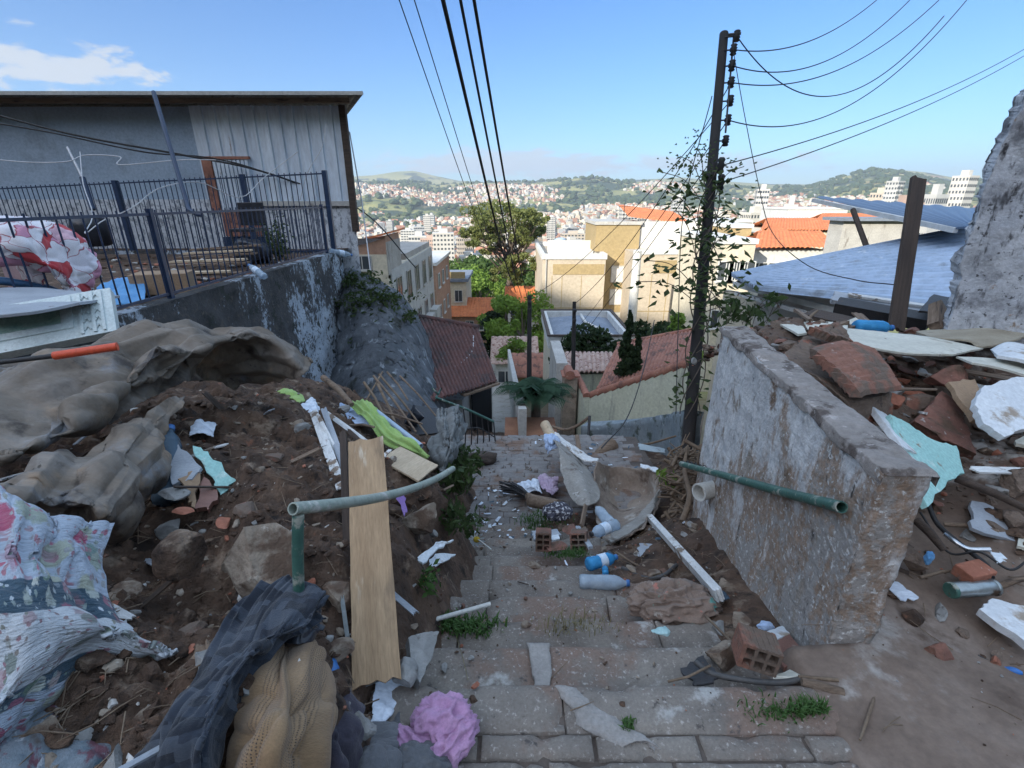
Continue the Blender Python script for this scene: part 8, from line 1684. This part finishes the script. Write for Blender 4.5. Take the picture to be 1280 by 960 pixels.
# ---------------------------------------------------------------- utility pole, creeper, cables
pb, pt = W(863, 520, 6.6), W(905, 42, 7.3); pb2 = pb+(pb-pt)*.35
d = (pt-pb).normalized(); side = V(.92, -.38, 0).normalized(); prt = []
sh = Mb().tube([pb2, pb, pb.lerp(pt, .5), pt], [.09, .085, .075, .065], 12); prt.append(('shaft', sh, M_['poleblack']))
bk = Mb(); a = pb.lerp(pt, .995)+side*.09; c = pb.lerp(pt, .60)+side*.09
bk.tube([a+side*.05, pb.lerp(pt, .72)+side*.14], .014, 6); prt.append(('bracket', bk, M_['iron']))
arm = Mb().tube([pt+side*.06-d*.03, pt+side*.24-d*.03], .02, 6); prt.append(('bracket', arm, M_['iron']))
ins = []
for (u, v) in ((921, 45), (917, 62), (915, 82), (914, 103), (913, 126), (910, 150), (907, 176)):
    q = W(u, v, 7.15); m = Mb(); m.lathe([(.03, -.075), (.05, -.06), (.035, -.035), (.055, -.02), (.04, .0), (.055, .02), (.035, .035), (.05, .06), (.03, .075)], 12, Matrix.Translation(q)); m.tube([q, q-side*.16], .012, 5); prt.append(('insulator', m, M_['black'])); ins.append(q)
for (u, v) in ((901, 207), (901, 228)):
    q = W(u, v, 6.9); m = Mb(); m.lathe([(.03, -.11), (.055, -.08), (.04, -.04), (.06, 0), (.04, .04), (.055, .08), (.03, .11)], 12, Matrix.Translation(q)); prt.append(('insulator', m, M_['black'])); ins.append(q)
T('utility_pole', 'tall black wooden utility pole with a column of insulators and a creeper', 'pole', prt)
# creeper
rs = random.Random(31); vb = Mb(); tips = []
ax = lambda t: pb.lerp(pt, t)
for k in range(4):
    pts = [ax(t)+V(math.cos(t*18+k*1.3)*.14, math.sin(t*18+k*1.3)*.14, 0) for t in np.linspace(0, .62, 40)]; vb.tube(pts, .008, 4); tips += [(p, .13) for p in pts[::1]]
def spray(u0, v0, s0, u1, v1, s1, n, sp, w_):
    p, q = W(u0, v0, s0), W(u1, v1, s1); m_ = p.lerp(q, .5)+V(0, 0, .12); cv = catm(np.array([tuple(p), tuple(m_), tuple(q)]), 14, 0); vb.tube(cv, .006, 4)
    for a_ in cv: 
        for _ in range(n): tips.append((Vector(a_)+V(rs.gauss(0, sp), rs.gauss(0, sp), rs.gauss(0, sp)), w_))
for a in ((880, 240, 6.8, 850, 195, 6.6), (882, 260, 6.8, 828, 215, 6.5), (880, 230, 6.8, 870, 185, 6.8), (885, 250, 6.8, 930, 208, 6.9), (875, 290, 6.7, 835, 240, 6.4), (878, 300, 6.7, 915, 262, 6.5), (872, 330, 6.6, 925, 290, 6.3)): spray(*a, 2, .10, .07)
for a in ((872, 330, 6.5, 845, 262, 6.2), (870, 360, 6.5, 805, 325, 5.9), (872, 380, 6.4, 795, 352, 5.8), (875, 350, 6.4, 935, 330, 5.9), (878, 380, 6.3, 940, 372, 5.6), (880, 390, 6.2, 935, 405, 5.2), (875, 360, 6.4, 905, 400, 5.6), (870, 300, 6.5, 902, 330, 6.1)): spray(*a, 2, .09, .09)
lf_ = Mb(); lf_.join(vb, None, 0)
def leaf3(mb, p, L, rs, m=1):
    a = rs.uniform(0, 6.28); d = V(math.cos(a), math.sin(a), rs.uniform(-1.1, .2)).normalized(); s = d.cross(V(0, 0, 1)).normalized(); n_ = s.cross(d)
    pts = [p, p+d*L*.35+s*L*.30-n_*.02, p+d*L, p+d*L*.35-s*L*.30-n_*.02, p+d*L*.4+n_*L*.06]
    mb.add(pts, [(0, 1, 4), (1, 2, 4), (2, 3, 4), (3, 0, 4)], m)
for (p, w_) in tips:
    up_ = p.z > 2.0
    for _ in range(3 if up_ else 1): leaf3(lf_, p+V(rs.gauss(0, w_), rs.gauss(0, w_), rs.gauss(0, w_)), rs.uniform(.03, .06) if up_ else rs.uniform(.08, .16), rs)
T('creeper', 'leafy climbing creeper with loose hanging sprays on the utility pole', 'creeper', lf_, [M_['bark'], M_['vine']])
ground_leaves('dark bush at the foot of the creeper behind the white wall', [W(u, v, 4.6) for u, v in ((905, 402), (925, 404), (940, 405))], 130, .045, 'vine', 19, .15, L=.3)
# overhead cables along the lane
F0 = W(640, 420, 40)
def span(label, a, c, r, sag=.0, n=60, mt='black', grp=None):
    a, c = Vector(a), Vector(c); t = np.linspace(0, 1, n)[:, None]; P = np.array(a)[None]*(1-t)+np.array(c)[None]*t; P[:, 2] -= (4*sag*t*(1-t))[:, 0]
    return T('overhead_cable', label, 'cable', Mb().tube(P, r, 6), M_[mt], group=grp)
p18 = W(662, 373, 18)
for (u0, s0, u1, v1, s1, r, sag, lb) in ((553, 3.0, 645, 366, 17.5, .016, .25, 'thickest dark cable running from the top of the view down over the lane'), (575, 3.2, 652, 372, 17.6, .012, .22, 'dark cable just right of the thickest lane cable'), (592, 3.2, 660, 376, 17.8, .013, .20, 'rightmost twisted dark cable over the lane'), (498, 5.0, 636, 362, 19, .007, .35, 'leftmost thin cable over the lane'), (517, 5.0, 640, 366, 19, .007, .32, 'second thin cable from the left over the lane')):
    a = W(u0, -3, s0); dd = a-W(u0+ (u0-640)*.0, 40, s0); c = W(u1, v1, s1); back = a+(a-c)*.25+V(0, 0, .3); 
    t = np.linspace(0, 1, 70); P = catm(np.array([tuple(back), tuple(a), tuple(a.lerp(c, .5)+V(0, 0, -sag)), tuple(c)]), 90, 0); T('overhead_cable', lb, 'cable', Mb().tube(P, r, 6), M_['black'])
for i, (a, c, sag, lb) in enumerate(((ins[1], W(1105, -8, 9), .3, 'highest cable leaving the pole towards the upper right'), (ins[2], W(1145, -8, 9), .5, 'second cable leaving the pole towards the upper right'), (ins[3], W(1182, -8, 9), .5, 'third cable leaving the pole towards the upper right'), (ins[5], W(1215, -8, 9), .8, 'fourth, most sagging cable leaving the pole towards the upper right'), (ins[7], W(1300, 50, 12), .25, 'upper of two close cables running to the right edge'), (ins[8], W(1300, 58, 12), .22, 'lower of two close cables running to the right edge'), (ins[0], W(1180, 20, 8.5), 1.0, 'loose cable looping down from the pole top'))): span(lb, a, c, .0085, sag)
for i, (u, v, s) in enumerate(((640, 520, 30), (700, 430, 34), (660, 372, 18), (718, 380, 13.6))):
    span(['far lane cable dropping left from the pole', 'service cable running down to the beige building', 'cable from the pole to the first slim lane pole', 'cable from the pole to the second slim lane pole'][i], ins[6-i], W(u, v, s), .008, .4)
wire('drop wire hanging from the pole top down to the blue roof and timber', [(917, 66, 7.1), (930, 140, 7.0), (948, 230, 7.0), (965, 290, 6.8), (1010, 332, 6.2), (1070, 350, 5.6), (1120, 356, 4.8)], .006)
wire('thin dark cable falling from the clay roof to the low wall', [(818, 400, 11), (805, 460, 9.5), (785, 520, 8), (752, 560, 6.2)], .010)
wire('straight thin cable beside the utility pole down to the low wall', [(890, 120, 7.1), (855, 260, 7.3), (848, 400, 7.6), (845, 517, 7.0)], .007)
# ---------------------------------------------------------------- haze over the valley
hz = Mb(); hz.box((-7500, -7500, -200), (7500, 7500, 420)); ho = S('haze', hz, M_['dark'], 'stuff'); tag(ho, 'pale bluish haze over the valley', 'haze')
hm_ = bpy.data.materials.new('haze'); hm_.use_nodes = True; nt = hm_.node_tree; nt.nodes.clear(); pv = nt.nodes.new('ShaderNodeVolumePrincipled'); ou = nt.nodes.new('ShaderNodeOutputMaterial')
pv.inputs['Color'].default_value = (.80, .88, 1, 1); pv.inputs['Density'].default_value = .00016; pv.inputs['Anisotropy'].default_value = .2; nt.links.new(pv.outputs[0], ou.inputs['Volume']); ho.data.materials[0] = hm_
